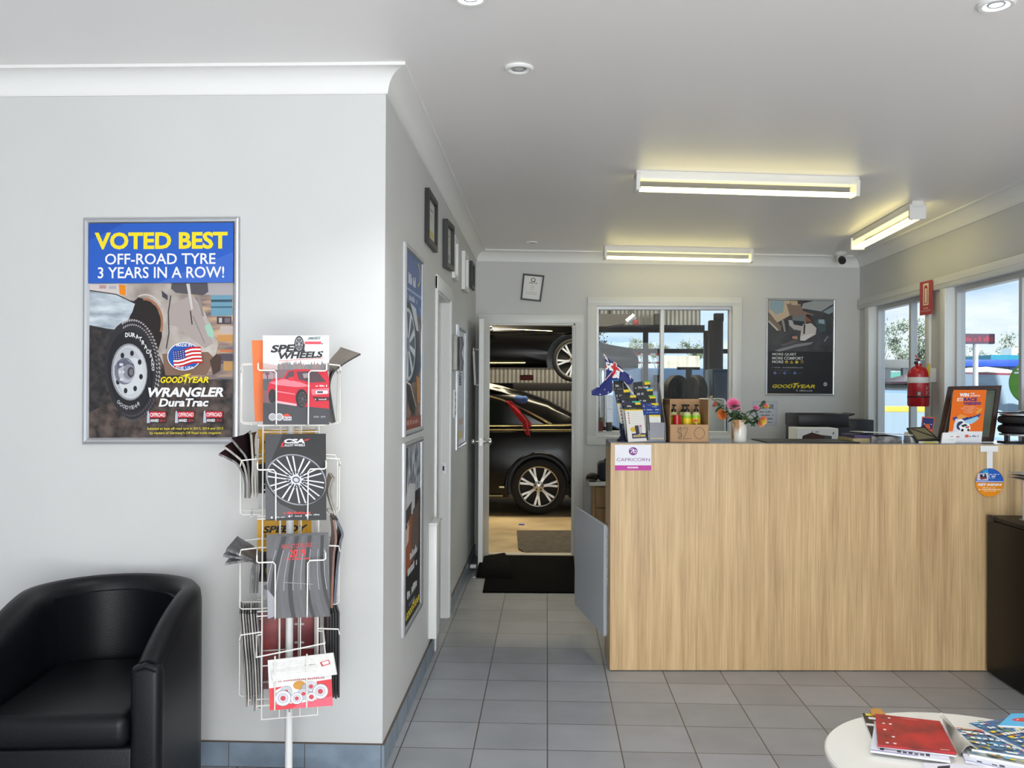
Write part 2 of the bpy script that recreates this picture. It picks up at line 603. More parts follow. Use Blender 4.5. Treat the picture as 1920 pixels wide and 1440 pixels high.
def skirting(name, x0, y0, x1, y1, ax, joints):
    g = G(); g.box(x0, y0, 0.002, x1, y1, 0.095, M_skirt)
    if ax == 'x':
        yy = min(y0, y1)
        g.box(x0, min(y0, y1), .095, x1, max(y0, y1), .099, M_grout)
        for j in joints: g.box(j, yy - .0006, .002, j + .003, yy + .002, .096, M_grout)
    else:
        xx = max(x0, x1)
        g.box(min(x0, x1), y0, .095, max(x0, x1), y1, .099, M_grout)
        for j in joints: g.box(xx - .002, j, .002, xx + .0006, j + .003, .096, M_grout)
    struct(g, name)
skirting('baseboard_left', XL, YF - .009, XC + .009, YF, 'x', [A(428, 1400, y=3.59).x - .3 * k for k in range(-2, 10) if A(428, 1400, y=3.59).x - .3 * k < XC])
skirting('baseboard_inner', XC, YF, XC + .009, DC0 - .06, 'y', [3.9, 4.2, 4.5, 4.8, 5.1])
skirting('baseboard_back', XC, DC1 + .075, XC + .009, YB, 'y', [6.3, 6.6, 6.9, 7.2, 7.5, 7.8, 8.1])

# doorway in the corridor wall: lining, casing, strike plate
g = G()
g.box(XC - .1, DC0 - .001, 0, XC + .003, DC0 + .02, DCZ, M_trimw); g.box(XC - .1, DC1 - .02, 0, XC + .003, DC1 + .001, DCZ, M_trimw)
g.box(XC - .1, DC0, DCZ - .02, XC + .003, DC1, DCZ + .001, M_trimw)
g.box(XC, DC0 - .06, 0.0, XC + .016, DC0 + .008, DCZ + .07, M_trimw, .004); g.box(XC, DC1 - .008, 0.0, XC + .016, DC1 + .065, DCZ + .07, M_trimw, .004)
g.box(XC, DC0 - .06, DCZ - .008, XC + .017, DC1 + .065, DCZ + .075, M_trimw, .004)
g.box(XC - .062, DC1 - .032, 0, XC - .048, DC1 - .02, DCZ - .02, M_trimw)
lin_o = struct(g, 'door_2')
g = G(); g.box(XC - .045, DC1 - .0215, .93, XC - .015, DC1 - .0195, 1.0, M_alu); g.box(XC - .036, DC1 - .023, .95, XC - .024, DC1 - .019, .98, M_black)
g.build('strike_plate', lin_o)

# back door: frame in the wall, leaf standing open
g = G()
for x0, x1 in ((DX0 - .001, DX0 + .02), (DX1 - .02, DX1 + .001)): g.box(x0, YB - .002, 0, x1, YB + .12, DZ, M_trimw)
g.box(DX0, YB - .002, DZ - .02, DX1, YB + .12, DZ + .001, M_trimw)
g.box(DX1 - .032, YB + .05, 0, DX1 - .02, YB + .07, DZ - .02, M_trimw)
g.box(DX0 - .07, YB - .018, 0, DX0 + .008, YB, DZ + .07, M_trimw, .005); g.box(DX1 - .008, YB - .018, 0, DX1 + .07, YB, DZ + .07, M_trimw, .005)
g.box(DX0 - .07, YB - .019, DZ - .008, DX1 + .07, YB, DZ + .075, M_trimw, .005)
g.box(DX1 - .05, YB - .022, DZ + .012, DX1 + .05, YB - .016, DZ + .03, M_trimw)
g.box(DX0 + .02, YB - .0, 0.001, DX1 - .02, YB + .12, .012, mat('threshold_metal', (190, 184, 172), .4, .5))
g.box(DX1 - .0225, YB + .02, 1.01, DX1 - .0195, YB + .05, 1.11, M_alu)
struct(g, 'trim_5')
g = G(); g.box(-.548, 7.41, .015, -.508, 8.185, 2.04, M_trimw, .003, 1)
leaf = struct(g, 'door_1')
def knob(sx):
    q = G()
    mx = Matrix.Translation((-.528, 7.47, 1.05)) @ Matrix.Rotation(sx * PI / 2, 4, 'Y')
    q.lathe([(0, .020), (.030, .020), (.030, .026), (.012, .028), (.012, .045), (.022, .052), (.027, .064), (.024, .076), (.012, .083), (0, .084)], M_chrome, 20, mx)
    q.build('door_knob', leaf)
knob(1); knob(-1)
g = G(); g.box(-.540, 7.4085, 1.02, -.516, 7.412, 1.08, M_chrome); g.build('latch_plate', leaf)
g = G(); p0 = A(888, 655, y=7.62); p1 = A(891, 722, y=7.62)
g.tube([p0, p1], .010, M_white, 10); g.ball(p0, .016, M_chrome)
for p in (p0, p1): g.tube([p, V((-.548, p.y, p.z - .006))], .007, M_chrome, 8)
g.build('pull_handle', leaf)

def aluminium_slider(name, axis, fixed, a0, a1, z0, z1, mull, depth=.06, glass_off=.03, fw=.03, mw=.035):
    """sliding window set in a wall: axis 'x' lies along X at Y = fixed, 'y' lies along Y at X = fixed"""
    g = G()
    def bx(u0, u1, zz0, zz1, d0=0.0, d1=depth):
        if axis == 'x': g.box(u0, fixed + d0, zz0, u1, fixed + d1, zz1, M_aluw, .003, 1)
        else: g.box(fixed + d0, u0, zz0, fixed + d1, u1, zz1, M_aluw, .003, 1)
    bx(a0, a0 + fw, z0, z1); bx(a1 - fw, a1, z0, z1); bx(a0, a1, z0, z0 + fw * 1.2, -.0015, depth + .0015); bx(a0, a1, z1 - fw * 1.2, z1, -.0015, depth + .0015)
    for mm in mull: bx(mm - mw / 2, mm + mw / 2, z0 + fw, z1 - fw, .004, depth - .004)
    e = sorted([a0 + fw] + list(mull) + [a1 - fw])
    o = struct(g, name)
    for u0, u1 in zip(e, e[1:]):
        q = G(); d = glass_off
        if axis == 'x': q.add([(u0, fixed + d, z0 + fw), (u1, fixed + d, z0 + fw), (u1, fixed + d, z1 - fw), (u0, fixed + d, z1 - fw)], [(0, 1, 2, 3)], M_glass)
        else: q.add([(fixed + d, u0, z0 + fw), (fixed + d, u1, z0 + fw), (fixed + d, u1, z1 - fw), (fixed + d, u0, z1 - fw)], [(0, 1, 2, 3)], M_glass)
        q.build('pane', o)
    return o
aluminium_slider('window_1', 'x', YB + .03, WX0, WX1, WZ0, WZ1, [1.012])
# casing and reveal of the back window
g = G()
cw = .075
g.box(WX0 - cw, YB - .018, WZ0 - cw, WX0 + .008, YB, WZ1 + cw, M_trimw, .005); g.box(WX1 - .008, YB - .018, WZ0 - cw, WX1 + cw, YB, WZ1 + cw, M_trimw, .005)
g.box(WX0 - cw, YB - .019, WZ1 - .008, WX1 + cw, YB, WZ1 + cw, M_trimw, .005); g.box(WX0 - cw, YB - .019, WZ0 - cw, WX1 + cw, YB, WZ0 + .008, M_trimw, .005)
g.box(WX0 - cw + .022, YB - .023, WZ1 + .022, WX1 + cw - .022, YB - .016, WZ1 + .034, M_trimw)
g.box(WX0 - .001, YB, WZ0, WX0 + .006, YB + .12, WZ1, M_trimw); g.box(WX1 - .006, YB, WZ0, WX1 + .001, YB + .12, WZ1, M_trimw)
g.box(WX0, YB, WZ1 - .006, WX1, YB + .12, WZ1 + .001, M_trimw); g.box(WX0, YB - .03, WZ0 - .012, WX1, YB + .03, WZ0 + .002, M_trimw)
struct(g, 'trim_6')
aluminium_slider('window_2', 'y', XR + .05, R2a, R2b, RZ0, RZ1, [7.22], fw=.035)
aluminium_slider('window_3', 'y', XR + .05, R3a, R3b, RZ0, RZ1, [5.56], fw=.035)
g = G()
def rb(y0, y1, z0, z1, t=.02, bev=.005): g.box(XR - t, y0, z0, XR, y1, z1, M_trimw, bev)
rb(R3a - .08, YB - .02, RZ1 - .01, RZ1 + .075, .0225); rb(R3a - .08, YB - .02, RZ1 + .022, RZ1 + .034, .026, .001)
rb(R2b - .01, YB - .18, RZ0 - .06, RZ1 - .01); rb(R3b - .01, R3b + .075, RZ0 - .06, RZ1 - .01); rb(R2a - .065, R2a + .01, RZ0 - .06, RZ1 - .01, .0212)
rb(R3a - .08, R3a + .01, RZ0 - .06, RZ1 - .01); rb(R3a - .08, YB - .18, RZ0 - .07, RZ0 + .01, .0225)
for y0, y1 in ((R2a, R2b), (R3a, R3b)):
    g.box(XR, y0, RZ1 - .006, XR + .12, y1, RZ1 + .002, M_trimw); g.box(XR, y0 - .001, RZ0, XR + .12, y0 + .006, RZ1, M_trimw)
    g.box(XR, y1 - .006, RZ0, XR + .12, y1 + .001, RZ1, M_trimw); g.box(XR - .03, y0, RZ0 - .006, XR + .06, y1, RZ0 + .004, M_trimw)
struct(g, 'trim_7')

# ------------------------------------------------------------------ ceiling lights
M_tube = mat('lit_tube', (255, 250, 225), .4, emit=(255, 238, 160), estr=5.2)
def batten(p0, p1, label, nrm_side):
    """fluorescent batten between two plan points"""
    p0, p1 = V((p0[0], p0[1])), V((p1[0], p1[1]))
    c = (p0 + p1) / 2
    L = (p1 - p0).length
    z = min(ceil_z(p0.x, p0.y), ceil_z(p1.x, p1.y))
    t = thing('fluorescent_light', label, 'ceiling light', (c.x, c.y, z - .115), 'fluorescent battens')
    dz = ceil_z(p1.x, p1.y) - ceil_z(p0.x, p0.y)
    an = math.atan2(p1.y - p0.y, p1.x - p0.x)
    mx = Matrix.Translation((c.x, c.y, (ceil_z(p0.x, p0.y) + ceil_z(p1.x, p1.y)) / 2)) @ Matrix.Rotation(an, 4, 'Z') @ Matrix.Rotation(-math.atan2(dz, L), 4, 'Y')
    q = G(); q.box(-L / 2, -.036, -.048, L / 2, .036, .001, M_white, .006, 2, mx)
    q.build('housing', t)
    for s in (-1, 1):
        q = G(); q.box(s * L / 2, -.052, -.115, s * (L / 2 - .022), .052, -.02, M_white, .004, 1, mx); q.build('end_cap', t)
    for s in (-1, 1):
        q = G(); q.tube([mx @ V((-L / 2 + .03, s * .026, -.099)), mx @ V((L / 2 - .03, s * .026, -.099))], .0095, M_tube, 12); q.build('tube', t)
    return t
def onceil(px, py):
    p = A(px, py, z=2.68)
    for _ in range(6): p = A(px, py, z=ceil_z(p.x, p.y))
    return p
batten((.485, 5.20), (1.735, 5.28), 'white twin tube fluorescent light over the customer side of the counter', 1)
batten((.47, 7.82), (1.72, 7.86), 'white twin tube fluorescent light close to the back wall above the window', 1)
batten((2.30, 5.86), (2.34, 7.12), 'white twin tube fluorescent light running along the window wall cornice', 1)

M_lens_on = mat('lit_downlight', (250, 252, 255), .3, emit=(238, 246, 255), estr=14.0)
M_lens_off = mat('unlit_downlight', (226, 222, 214), .3)
def downlight(px, py, label, on):
    p = onceil(px, py)
    t = thing('downlight', label, 'ceiling light', (p.x, p.y, p.z - .012), 'round downlights')
    mx = Matrix.Translation(p)
    q = G(); q.lathe([(.036, -.002), (.040, -.010), (.050, -.011), (.056, -.006), (.057, .001)], M_white, 28, mx); q.build('trim_ring', t)
    q = G(); q.lathe([(0, -.004), (.012, -.005), (.036, -.002)], M_lens_on if on else M_lens_off, 24, mx); q.build('lens', t)
    q = G(); q.lathe([(.020, -.0052), (.024, -.0085), (.029, -.0045)], M_alu, 24, mx); q.build('reflector_ring', t)
    if on:
        light('downlight_beam', 'SPOT', p - V((0, 0, .03)), (0, 0, 0), 42, (.93, .97, 1), spot_size=math.radians(115), spot_blend=.7, shadow_soft_size=.04)
downlight(973, 127, 'unlit round downlight in the open ceiling ahead of the corridor', False)
downlight(882, -6, 'lit white downlight cut off by the top edge, nearer the corridor', True)
downlight(1868, 6, 'lit white downlight at the top edge, nearer the window wall', True)
downlight(997, 454, 'small unlit downlight at the far end of the ceiling, by the back wall', False)

p = A(1577, 466, y=7.95); z = ceil_z(p.x, p.y)
t = thing('security_camera', 'small white security camera with dark lens in the back ceiling corner', 'camera', (p.x, p.y, z - .12))
q = G(); q.lathe([(0, z - .03), (.045, z - .03), (.05, z - .02), (.05, z + .001)], M_white, 24, Matrix.Translation((p.x, p.y, 0))); q.build('mount', t)
q = G(); q.ball((p.x, p.y, z - .055), .04, M_white); q.build('housing', t)
q = G(); q.tube([V((p.x, p.y - .01, z - .058)), V((p.x - .012, p.y - .075, z - .085))], .03, M_black, 16); q.build('lens', t)

# ------------------------------------------------------------------ things on the walls
def snap_frame(name, label, cat, corners, w=.02, d=.014, fm=None, r=True, group=None, draw=None, frame=None, glass=False):
    """framed sheet: corners TL, TR, BR, BL of the frame's outer edge on the wall"""
    TL, TR, BR, BL = [V(p) for p in corners]
    n = (TR - BL).cross(TL - BR).normalized()
    fm = fm or M_alu
    t = thing(name, label, cat, (BL + BR) / 2, group)
    q = G()
    ux, uy = (TR - TL).normalized(), (TL - BL).normalized()
    pr = [(0, 0), (0, .55), (.15, .9), (.4, 1), (.7, .9), (1, .45), (1, 0)] if r else [(0, 0), (0, 1), (1, 1), (1, 0)]
    inn = lambda k: [TL + (ux - uy) * k, TR + (-ux - uy) * k, BR + (-ux + uy) * k, BL + (ux + uy) * k]
    rings = [[p + n * (d * h) for p in inn(w * o)] for o, h in pr]
    for a, b in zip(rings, rings[1:]):
        for i in range(4):
            q.add([a[i], a[(i + 1) % 4], b[(i + 1) % 4], b[i]], [(0, 1, 2, 3)], fm)
    q.build('frame', t)
    c = [p + n * (d * .25) for p in inn(w * .92)]
    q = G(); sh = S(q, c, frame or (0, 0, 100, 100))
    draw(sh); q.build('print', t)
    return t
YEL, WHT, BLK, RED = (250, 226, 40), (244, 244, 244), (22, 22, 24), (205, 32, 38)
def specks(s, x0, y0, x1, y1, n, m, seed=0, fill=.7):
    """unreadably small print: a row of little strokes"""
    rr = random.Random(seed)
    if isinstance(m, tuple): m = ink(*m)
    w = (x1 - x0) / n
    for i in range(n):
        if rr.random() < .14: continue
        a = x0 + i * w
        h = rr.uniform(.55, 1.0)
        q = [s.pt(a, y1 + (y0 - y1) * h), s.pt(a + w * fill, y1 + (y0 - y1) * h), s.pt(a + w * fill, y1), s.pt(a, y1)]
        s.g.add(q, [(0, 1, 2, 3)], m)
    s.k += 1
def goodyear(s, x0, y0, x1, y1, m):
    w = x1 - x0; h = y1 - y0
    s.text('GOOD', x0, y0 + .1 * h, x0 + .47 * w, y1, m, .03, .25)
    s.text('YEAR', x0 + .56 * w, y0 + .1 * h, x1, y1, m, .03, .25)
    s.poly([(x0 + .50 * w, y0 - .25 * h), (x0 + .64 * w, y0 - .35 * h), (x0 + .55 * w, y0 + .1 * h), (x0 + .535 * w, y0 + .8 * h), (x0 + .49 * w, y1 + .3 * h), (x0 + .505 * w, y0 + .8 * h), (x0 + .475 * w, y0 + .85 * h), (x0 + .52 * w, y0 + .3 * h)], m)
    s.poly([(x0 + .40 * w, y0 - .02 * h), (x0 + .53 * w, y0 - .15 * h), (x0 + .52 * w, y0 + .08 * h)], m)
M_mud = mat('printed_mud', (100, 84, 76), .42, rgb2=(32, 29, 31), vscale=26, detail=8)
M_rock = mat('printed_rock', (62, 56, 56), .42, rgb2=(26, 25, 28), vscale=40, detail=8)
M_dusty = mat('printed_dusty_paint', (206, 198, 190), .42, rgb2=(142, 128, 120), vscale=7, detail=5)
M_bumper = mat('printed_bumper', (214, 226, 232), .42, rgb2=(150, 162, 174), vscale=9, detail=4, stretch=(1, 1, 3))
M_street = mat('printed_street', (212, 176, 140), .42, rgb2=(84, 86, 104), vscale=16, detail=6, stretch=(.35, .35, 1.8))
M_lug = mat('printed_tread', (150, 146, 150), .42, rgb2=(60, 58, 62), vscale=90, detail=4)

def tyre_pic(s, cx, cy, ro, ry, rot, tread=(46, 45, 49)):
    s.ell(cx, cy, ro, ry, tread, rot, 44)
def draw_truck(s):
    s.base(M_mud, .001)
    s.rect(90, 445, 938, 1350, M_mud)
    s.rect(640, 448, 938, 1010, M_street)
    s.poly([(560, 448), (938, 448), (938, 520), (800, 520), (700, 500)], (176, 172, 174))
    s.rect(805, 520, 930, 640, (112, 158, 180)); s.rect(805, 545, 930, 560, (60, 88, 104)); s.rect(805, 585, 930, 594, (70, 104, 122))
    s.rect(840, 645, 925, 688, (74, 66, 72)); s.rect(852, 652, 870, 680, (196, 190, 190)); s.rect(885, 652, 918, 680, (120, 112, 116))
    s.rect(860, 700, 938, 745, (196, 182, 176)); s.rect(842, 752, 938, 790, (204, 150, 90)); s.rect(860, 838, 938, 850, (212, 120, 72))
    s.rect(850, 860, 938, 900, (92, 84, 92)); s.rect(880, 905, 938, 960, (196, 152, 96))
    # cab, doors and bonnet of the truck
    s.poly([(90, 448), (560, 448), (700, 520), (760, 600), (850, 800), (830, 880), (800, 960), (560, 985), (500, 860), (490, 640), (440, 560), (90, 520)], M_dusty)
    s.poly([(555, 580), (690, 520), (760, 650), (820, 800), (770, 830), (600, 700), (545, 690)], (176, 164, 160))
    s.poly([(520, 860), (790, 850), (830, 890), (780, 985), (540, 985)], (134, 106, 90))
    s.poly([(575, 448), (785, 448), (790, 500), (760, 520), (600, 505), (570, 480)], (88, 86, 92))
    s.poly([(660, 452), (680, 452), (700, 600), (690, 605)], (212, 206, 204)); s.poly([(720, 520), (738, 520), (768, 645), (752, 640)], (150, 140, 138))
    s.line([(570, 520), (556, 620), (560, 740), (545, 830)], 7, (66, 60, 62)); s.line([(685, 610), (696, 690)], 7, (60, 56, 58)); s.line([(700, 640), (770, 800)], 3, (110, 100, 98))
    s.poly([(516, 490), (552, 520), (552, 548), (520, 528)], (70, 70, 80))
    s.poly([(768, 700), (800, 680), (826, 740), (820, 770), (790, 760)], (164, 206, 186))
    s.poly([(800, 900), (840, 860), (870, 880), (862, 960), (820, 985)], (80, 62, 56))
    s.poly([(90, 448), (308, 452), (312, 522), (90, 486)], (214, 204, 200)); s.poly([(264, 455), (305, 458), (306, 520), (270, 512)], (238, 140, 30))
    s.rect(150, 458, 190, 478, (190, 150, 150)); s.rect(205, 462, 250, 480, (180, 176, 190))
    # wheel arch, bumper
    s.poly([(345, 560), (380, 530), (440, 545), (490, 590), (515, 660), (520, 760), (500, 830), (440, 720), (330, 680)], (44, 38, 38))
    s.arc(415, 680, 105, 140, 14, (168, 118, 88), -PI * .52, PI * .12, 18); s.arc(420, 660, 112, 145, 9, (206, 200, 198), -PI * .62, -PI * .2, 14)
    s.poly([(90, 492), (250, 515), (360, 568), (345, 615), (330, 640), (300, 722), (200, 712), (90, 690)], M_bumper)
    s.line([(90, 488), (250, 512), (362, 566)], 6, (52, 48, 52))
    s.poly([(90, 690), (200, 712), (300, 722), (290, 780), (230, 840), (190, 960), (200, 1150), (90, 1200)], M_rock)
    # tyre with lugs, wheel
    rr = random.Random(3)
    tyre_pic(s, 345, 955, 160, 290, -.09, (52, 51, 56))
    for i in range(46):
        t = -PI * .62 + i * PI * 1.25 / 46
        for k, (f, ln) in enumerate(((.99, .05), (.90, .045))):
            a, b = 160 * (f + ln), 290 * (f + ln * .7)
            x, y = 345 + 160 * f * math.cos(t), 955 + 290 * f * math.sin(t)
            x2, y2 = 345 + a * math.cos(t + .05), 955 + b * math.sin(t + .05)
            s.line([(x, y), (x2, y2)], 9 if k == 0 else 6, (176, 170, 174) if t < .5 else (92, 88, 92))
    s.k += 1
    tyre_pic(s, 335, 960, 128, 235, -.09, (40, 40, 44))
    for i, ch in enumerate('DURATRAC'):
        t = -PI * .55 + i * .17
        x, y = 335 + 122 * math.cos(t), 952 + 205 * math.sin(t)
        s.text(ch, x - 9, y - 13, x + 9, y + 13, WHT, .03)
    for i, ch in enumerate('WRANGLER'):
        t = -PI * .06 + i * .125
        if t > .35: break
        x, y = 344 + 128 * math.cos(t - .35), 955 + 210 * math.sin(t - .35)
        s.text(ch, x - 8, y - 12, x + 8, y + 12, (220, 218, 220), .03)
    for i, ch in enumerate('RAEYDOOG'):
        t = PI * .35 + i * .15
        x, y = 335 + 118 * math.cos(t), 965 + 208 * math.sin(t)
        s.text(ch, x - 8, y - 11, x + 8, y + 11, (198, 196, 200), .02)
    s.ell(333, 965, 106, 166, (150, 152, 158), -.05); s.ell(336, 965, 98, 156, (202, 206, 210), -.05); s.ell(326, 962, 84, 140, (186, 190, 196), -.05)
    s.ell(345, 990, 70, 110, (210, 214, 218), .2)
    for i in range(8):
        t = i * PI / 4 + .25
        s.ell(330 + 74 * math.cos(t), 965 + 112 * math.sin(t), 11, 16, (42, 42, 46), 0, 14)
    s.ell(306, 960, 60, 78, (120, 122, 136)); s.ell(318, 962, 50, 66, (182, 186, 194)); s.poly([(262, 905), (310, 890), (360, 920), (365, 950), (300, 930), (262, 950)], (98, 102, 120))
    s.ell(330, 964, 34, 44, (140, 142, 152)); s.ell(342, 966, 20, 30, (64, 64, 70)); s.ell(345, 966, 12, 20, (120, 120, 126))
    for i in range(6): s.ell(288 + 10 * math.cos(i), 965 + 50 * math.sin(i * 1.05), 7, 9, (214, 216, 222), 0, 8)
    # heading
    s.rect(90, 100, 938, 448, (46, 98, 196)); s.poly([(500, 448), (938, 270), (938, 448)], (66, 110, 204)); s.poly([(90, 100), (300, 100), (90, 200)], (38, 84, 178))
    s.text('VOTED BEST', 126, 152, 905, 252, YEL, .035)
    s.text('OFF-ROAD TYRE', 188, 276, 835, 340, WHT, .012); s.text('3 YEARS IN A ROW!', 146, 354, 886, 420, WHT, .012)
    # badge
    s.ell(655, 876, 99, 82, WHT, 0, 40); s.ell(655, 876, 94, 77, (40, 92, 180), 0, 40)
    fl = lambda a, b: (585 + a * 165 + b * 12, 845 - a * 28 + b * 95 + 5 * math.sin(a * 7))
    for r in range(9):
        c = RED if r % 2 == 0 else WHT
        s.poly([fl(i / 6, r / 9) for i in range(7)] + [fl(i / 6, (r + 1) / 9) for i in range(6, -1, -1)], c)
    s.poly([fl(0, -.02), fl(.22, -.02), fl(.44, -.02), fl(.44, .55), fl(.22, .55), fl(0, .55)], (52, 62, 140))
    for i in range(5):
        for j in range(4): s.ell(*fl(.04 + i * .085, .06 + j * .13), 3, 3, WHT, 0, 5)
    s.text('MADE IN', 610, 803, 700, 819, WHT, .02); s.text('THE USA', 606, 934, 712, 950, WHT, .02)
    goodyear(s, 518, 990, 800, 1030, YEL)
    s.text('WRANGLER', 446, 1056, 886, 1112, WHT, .04, .25); s.text('DuraTrac', 508, 1120, 800, 1168, WHT, .035, .2)
    for k, yr in enumerate(('2013', '2014', '2015')):
        x = 455 + k * 165
        s.rect(x, 1196, x + 96, 1232, (206, 44, 58)); s.text('OFFROAD', x + 4, 1203, x + 92, 1226, WHT, .02)
        s.rect(x, 1234, x + 96, 1262, (52, 40, 44)); s.text('AWARD', x + 4, 1239, x + 54, 1257, WHT, .03); s.text(yr, x + 60, 1240, x + 93, 1256, (206, 70, 70), .01)
        s.poly([(x - 12, 1195), (x - 6, 1190), (x, 1210), (x + 2, 1262), (x - 16, 1262), (x - 14, 1215)], (190, 198, 214))
    s.text('Selected as best off road tyre in 2013, 2014 and 2015', 442, 1287, 886, 1306, (238, 220, 70), .008)
    s.text("by readers of Germany's Off Road trade magazine", 458, 1312, 874, 1331, (238, 220, 70), .008)

snap_frame('framed_poster', 'blue-headed truck tyre poster in a silver snap frame above the armchair', 'poster',
           [A(158, 409, y=YF), A(451, 407, y=YF), A(449, 832, y=YF), A(156, 833, y=YF)], .026, .016, draw=draw_truck, frame=(90, 100, 938, 1350))

M_wheelblur = mat('printed_alloy_blur', (206, 212, 220), .4, rgb2=(70, 82, 98), vscale=11, detail=3)
M_brownblur = mat('printed_brown_blur', (150, 112, 92), .4, rgb2=(62, 48, 48), vscale=14, detail=5)
def draw_alloy(s):
    s.base(M_brownblur); s.rect(0, 0, 100, 142, M_brownblur)
    s.rect(0, 0, 100, 46, (66, 98, 158)); s.rect(0, 29, 100, 31, (150, 168, 200))
    s.arc(70, 12, 18, 10, 2.2, (226, 206, 60), -1.2, 1.3, 12); specks(s, 14, 15, 62, 25, 9, (226, 230, 238), 1); specks(s, 10, 33, 70, 38, 14, (200, 208, 224), 2)
    s.poly([(0, 46), (40, 40), (85, 62), (100, 90), (60, 104), (0, 104)], (50, 60, 80))
    s.ell(20, 74, 52, 34, (34, 38, 46)); s.ell(18, 74, 44, 29, (188, 196, 206)); s.ell(18, 74, 40, 26, (74, 86, 104))
    for i in range(9):
        t = i * 2 * PI / 9 + .2
        s.poly([(18 + 8 * math.cos(t - .3), 74 + 5 * math.sin(t - .3)), (18 + 41 * math.cos(t - .1), 74 + 27 * math.sin(t - .1)), (18 + 41 * math.cos(t + .14), 74 + 27 * math.sin(t + .14)), (18 + 8 * math.cos(t + .3), 74 + 5 * math.sin(t + .3))], (214, 220, 226))
    s.ell(18, 74, 9, 6, (120, 128, 140))
    s.poly([(30, 40), (62, 42), (80, 60), (66, 60)], (206, 216, 228)); s.poly([(86, 38), (100, 40), (100, 58)], (150, 172, 208))
    s.poly([(5, 104), (30, 108), (62, 124), (55, 130), (30, 126)], (28, 24, 24)); s.line([(5, 103), (34, 106), (66, 124)], 1.5, (226, 214, 200))
    s.poly([(66, 98), (90, 100), (88, 122), (72, 120)], (196, 136, 62)); s.rect(0, 132, 100, 142, (140, 70, 52)); specks(s, 14, 134, 88, 138, 16, (206, 160, 140), 5)
Q = lambda y0, y1, z0, z1: [V((XC, y0, z1)), V((XC, y1, z1)), V((XC, y1, z0)), V((XC, y0, z0))]
snap_frame('framed_poster', 'blue and silver alloy wheel poster in snap frame, upper one by the wall corner', 'poster',
           Q(4.055, 4.655, 1.268, 2.128), .026, .016, draw=draw_alloy, frame=(0, 0, 100, 142))
def draw_runner(s):
    k = (24, 24, 28)
    s.base(ink(*k)); s.rect(0, 0, 100, 142, k)
    s.rect(0, 0, 100, 40, M_wheelblur); s.poly([(0, 0), (22, 0), (14, 40), (0, 60)], (70, 76, 78))
    s.poly([(0, 44), (30, 30), (64, 34), (60, 62), (20, 66)], (206, 208, 210)); s.poly([(10, 50), (44, 46), (40, 58), (12, 62)], (60, 62, 68))
    s.poly([(0, 70), (40, 56), (66, 60), (48, 96), (0, 104)], (152, 84, 56)); s.poly([(10, 66), (30, 62), (26, 76), (8, 80)], (214, 186, 170)); s.poly([(50, 54), (90, 50), (86, 92), (50, 98), (40, 80)], (96, 84, 78))
    for i, (y, a) in enumerate(((86, 34), (97, 22), (115, 20))): specks(s, a, y, 78, y + 7, 7, (222, 224, 228), 10 + i, .8)
    specks(s, 22, 121, 70, 123, 18, (160, 160, 166), 20); specks(s, 30, 127, 66, 130, 5, (110, 126, 168), 21)
    goodyear(s, 14, 132, 92, 138, YEL)
    s.poly([(100, 40), (94, 60), (92, 142), (100, 142)], (110, 106, 112))
snap_frame('framed_poster', 'dark poster with yellow lettering at its foot, lower one by the wall corner', 'poster',
           Q(4.06, 4.66, .385, 1.24), .026, .016, draw=draw_runner, frame=(0, 0, 100, 142))
def draw_pale(s):
    s.base(ink(206, 210, 220)); s.rect(0, 0, 100, 142, (206, 210, 220)); s.poly([(0, 20), (100, 0), (100, 30), (0, 70)], (226, 228, 236)); s.rect(10, 110, 80, 118, (206, 180, 170)); s.rect(20, 126, 70, 136, (226, 200, 120))
snap_frame('framed_poster', 'pale poster in a silver frame between corridor doorway and open door', 'poster',
           Q(6.43, 7.09, 1.05, 1.925), .028, .02, draw=draw_pale, frame=(0, 0, 100, 142))
M_bfr = mat('black_picture_frame', (20, 20, 21), .4)
def draw_cert(c, bar):
    def f(s):
        s.base(ink(*c)); s.rect(0, 0, 100, 140, c); s.rect(8, 8, 92, 132, tuple(min(255, x + 16) for x in c)); specks(s, 20, 26, 80, 34, 10, (90, 90, 90), 3); specks(s, 24, 50, 76, 54, 16, (130, 130, 130), 4); specks(s, 24, 62, 76, 66, 16, (130, 130, 130), 5); s.rect(20, 100, 80, 120, bar)
    return f
def hung(name, label, y0, y1, z0, z1, fm, w, d, c, bar, lean=0.0, group=None):
    """picture on the corridor wall; lean swings it in its own plane"""
    ym, zm = (y0 + y1) / 2, z1
    def R(y, z):
        a, b = y - ym, z - zm
        return V((XC + .002, ym + a * math.cos(lean) - b * math.sin(lean), zm + a * math.sin(lean) + b * math.cos(lean)))
    snap_frame(name, label, 'picture', [R(y0, z1), R(y1, z1), R(y1, z0), R(y0, z0)], w, d, fm, False, group, draw_cert(c, bar), (0, 0, 100, 140))
hung('framed_certificate', 'black framed certificate hung highest, first along the corridor wall', 4.75, 5.14, 2.235, 2.515, M_bfr, .03, .022, (196, 198, 190), (206, 190, 90))
hung('framed_certificate', 'black framed certificate hanging crooked, second along the corridor wall', 5.56, 5.98, 2.225, 2.515, M_bfr, .03, .03, (196, 198, 190), (170, 170, 160), .06)
hung('framed_certificate', 'slim white frame right after the two black framed certificates', 6.10, 6.34, 2.21, 2.495, M_white, .03, .022, (214, 216, 214), (190, 190, 186))
hung('framed_certificate', 'white frame hung between a white frame and the last small black frame', 6.80, 7.11, 2.21, 2.492, M_white, .03, .026, (214, 216, 214), (190, 190, 186))
hung('framed_certificate', 'small black frame hung last, near the back corner of corridor wall', 7.50, 7.80, 2.30, 2.515, M_bfr, .03, .022, (60, 60, 60), (50, 50, 50))
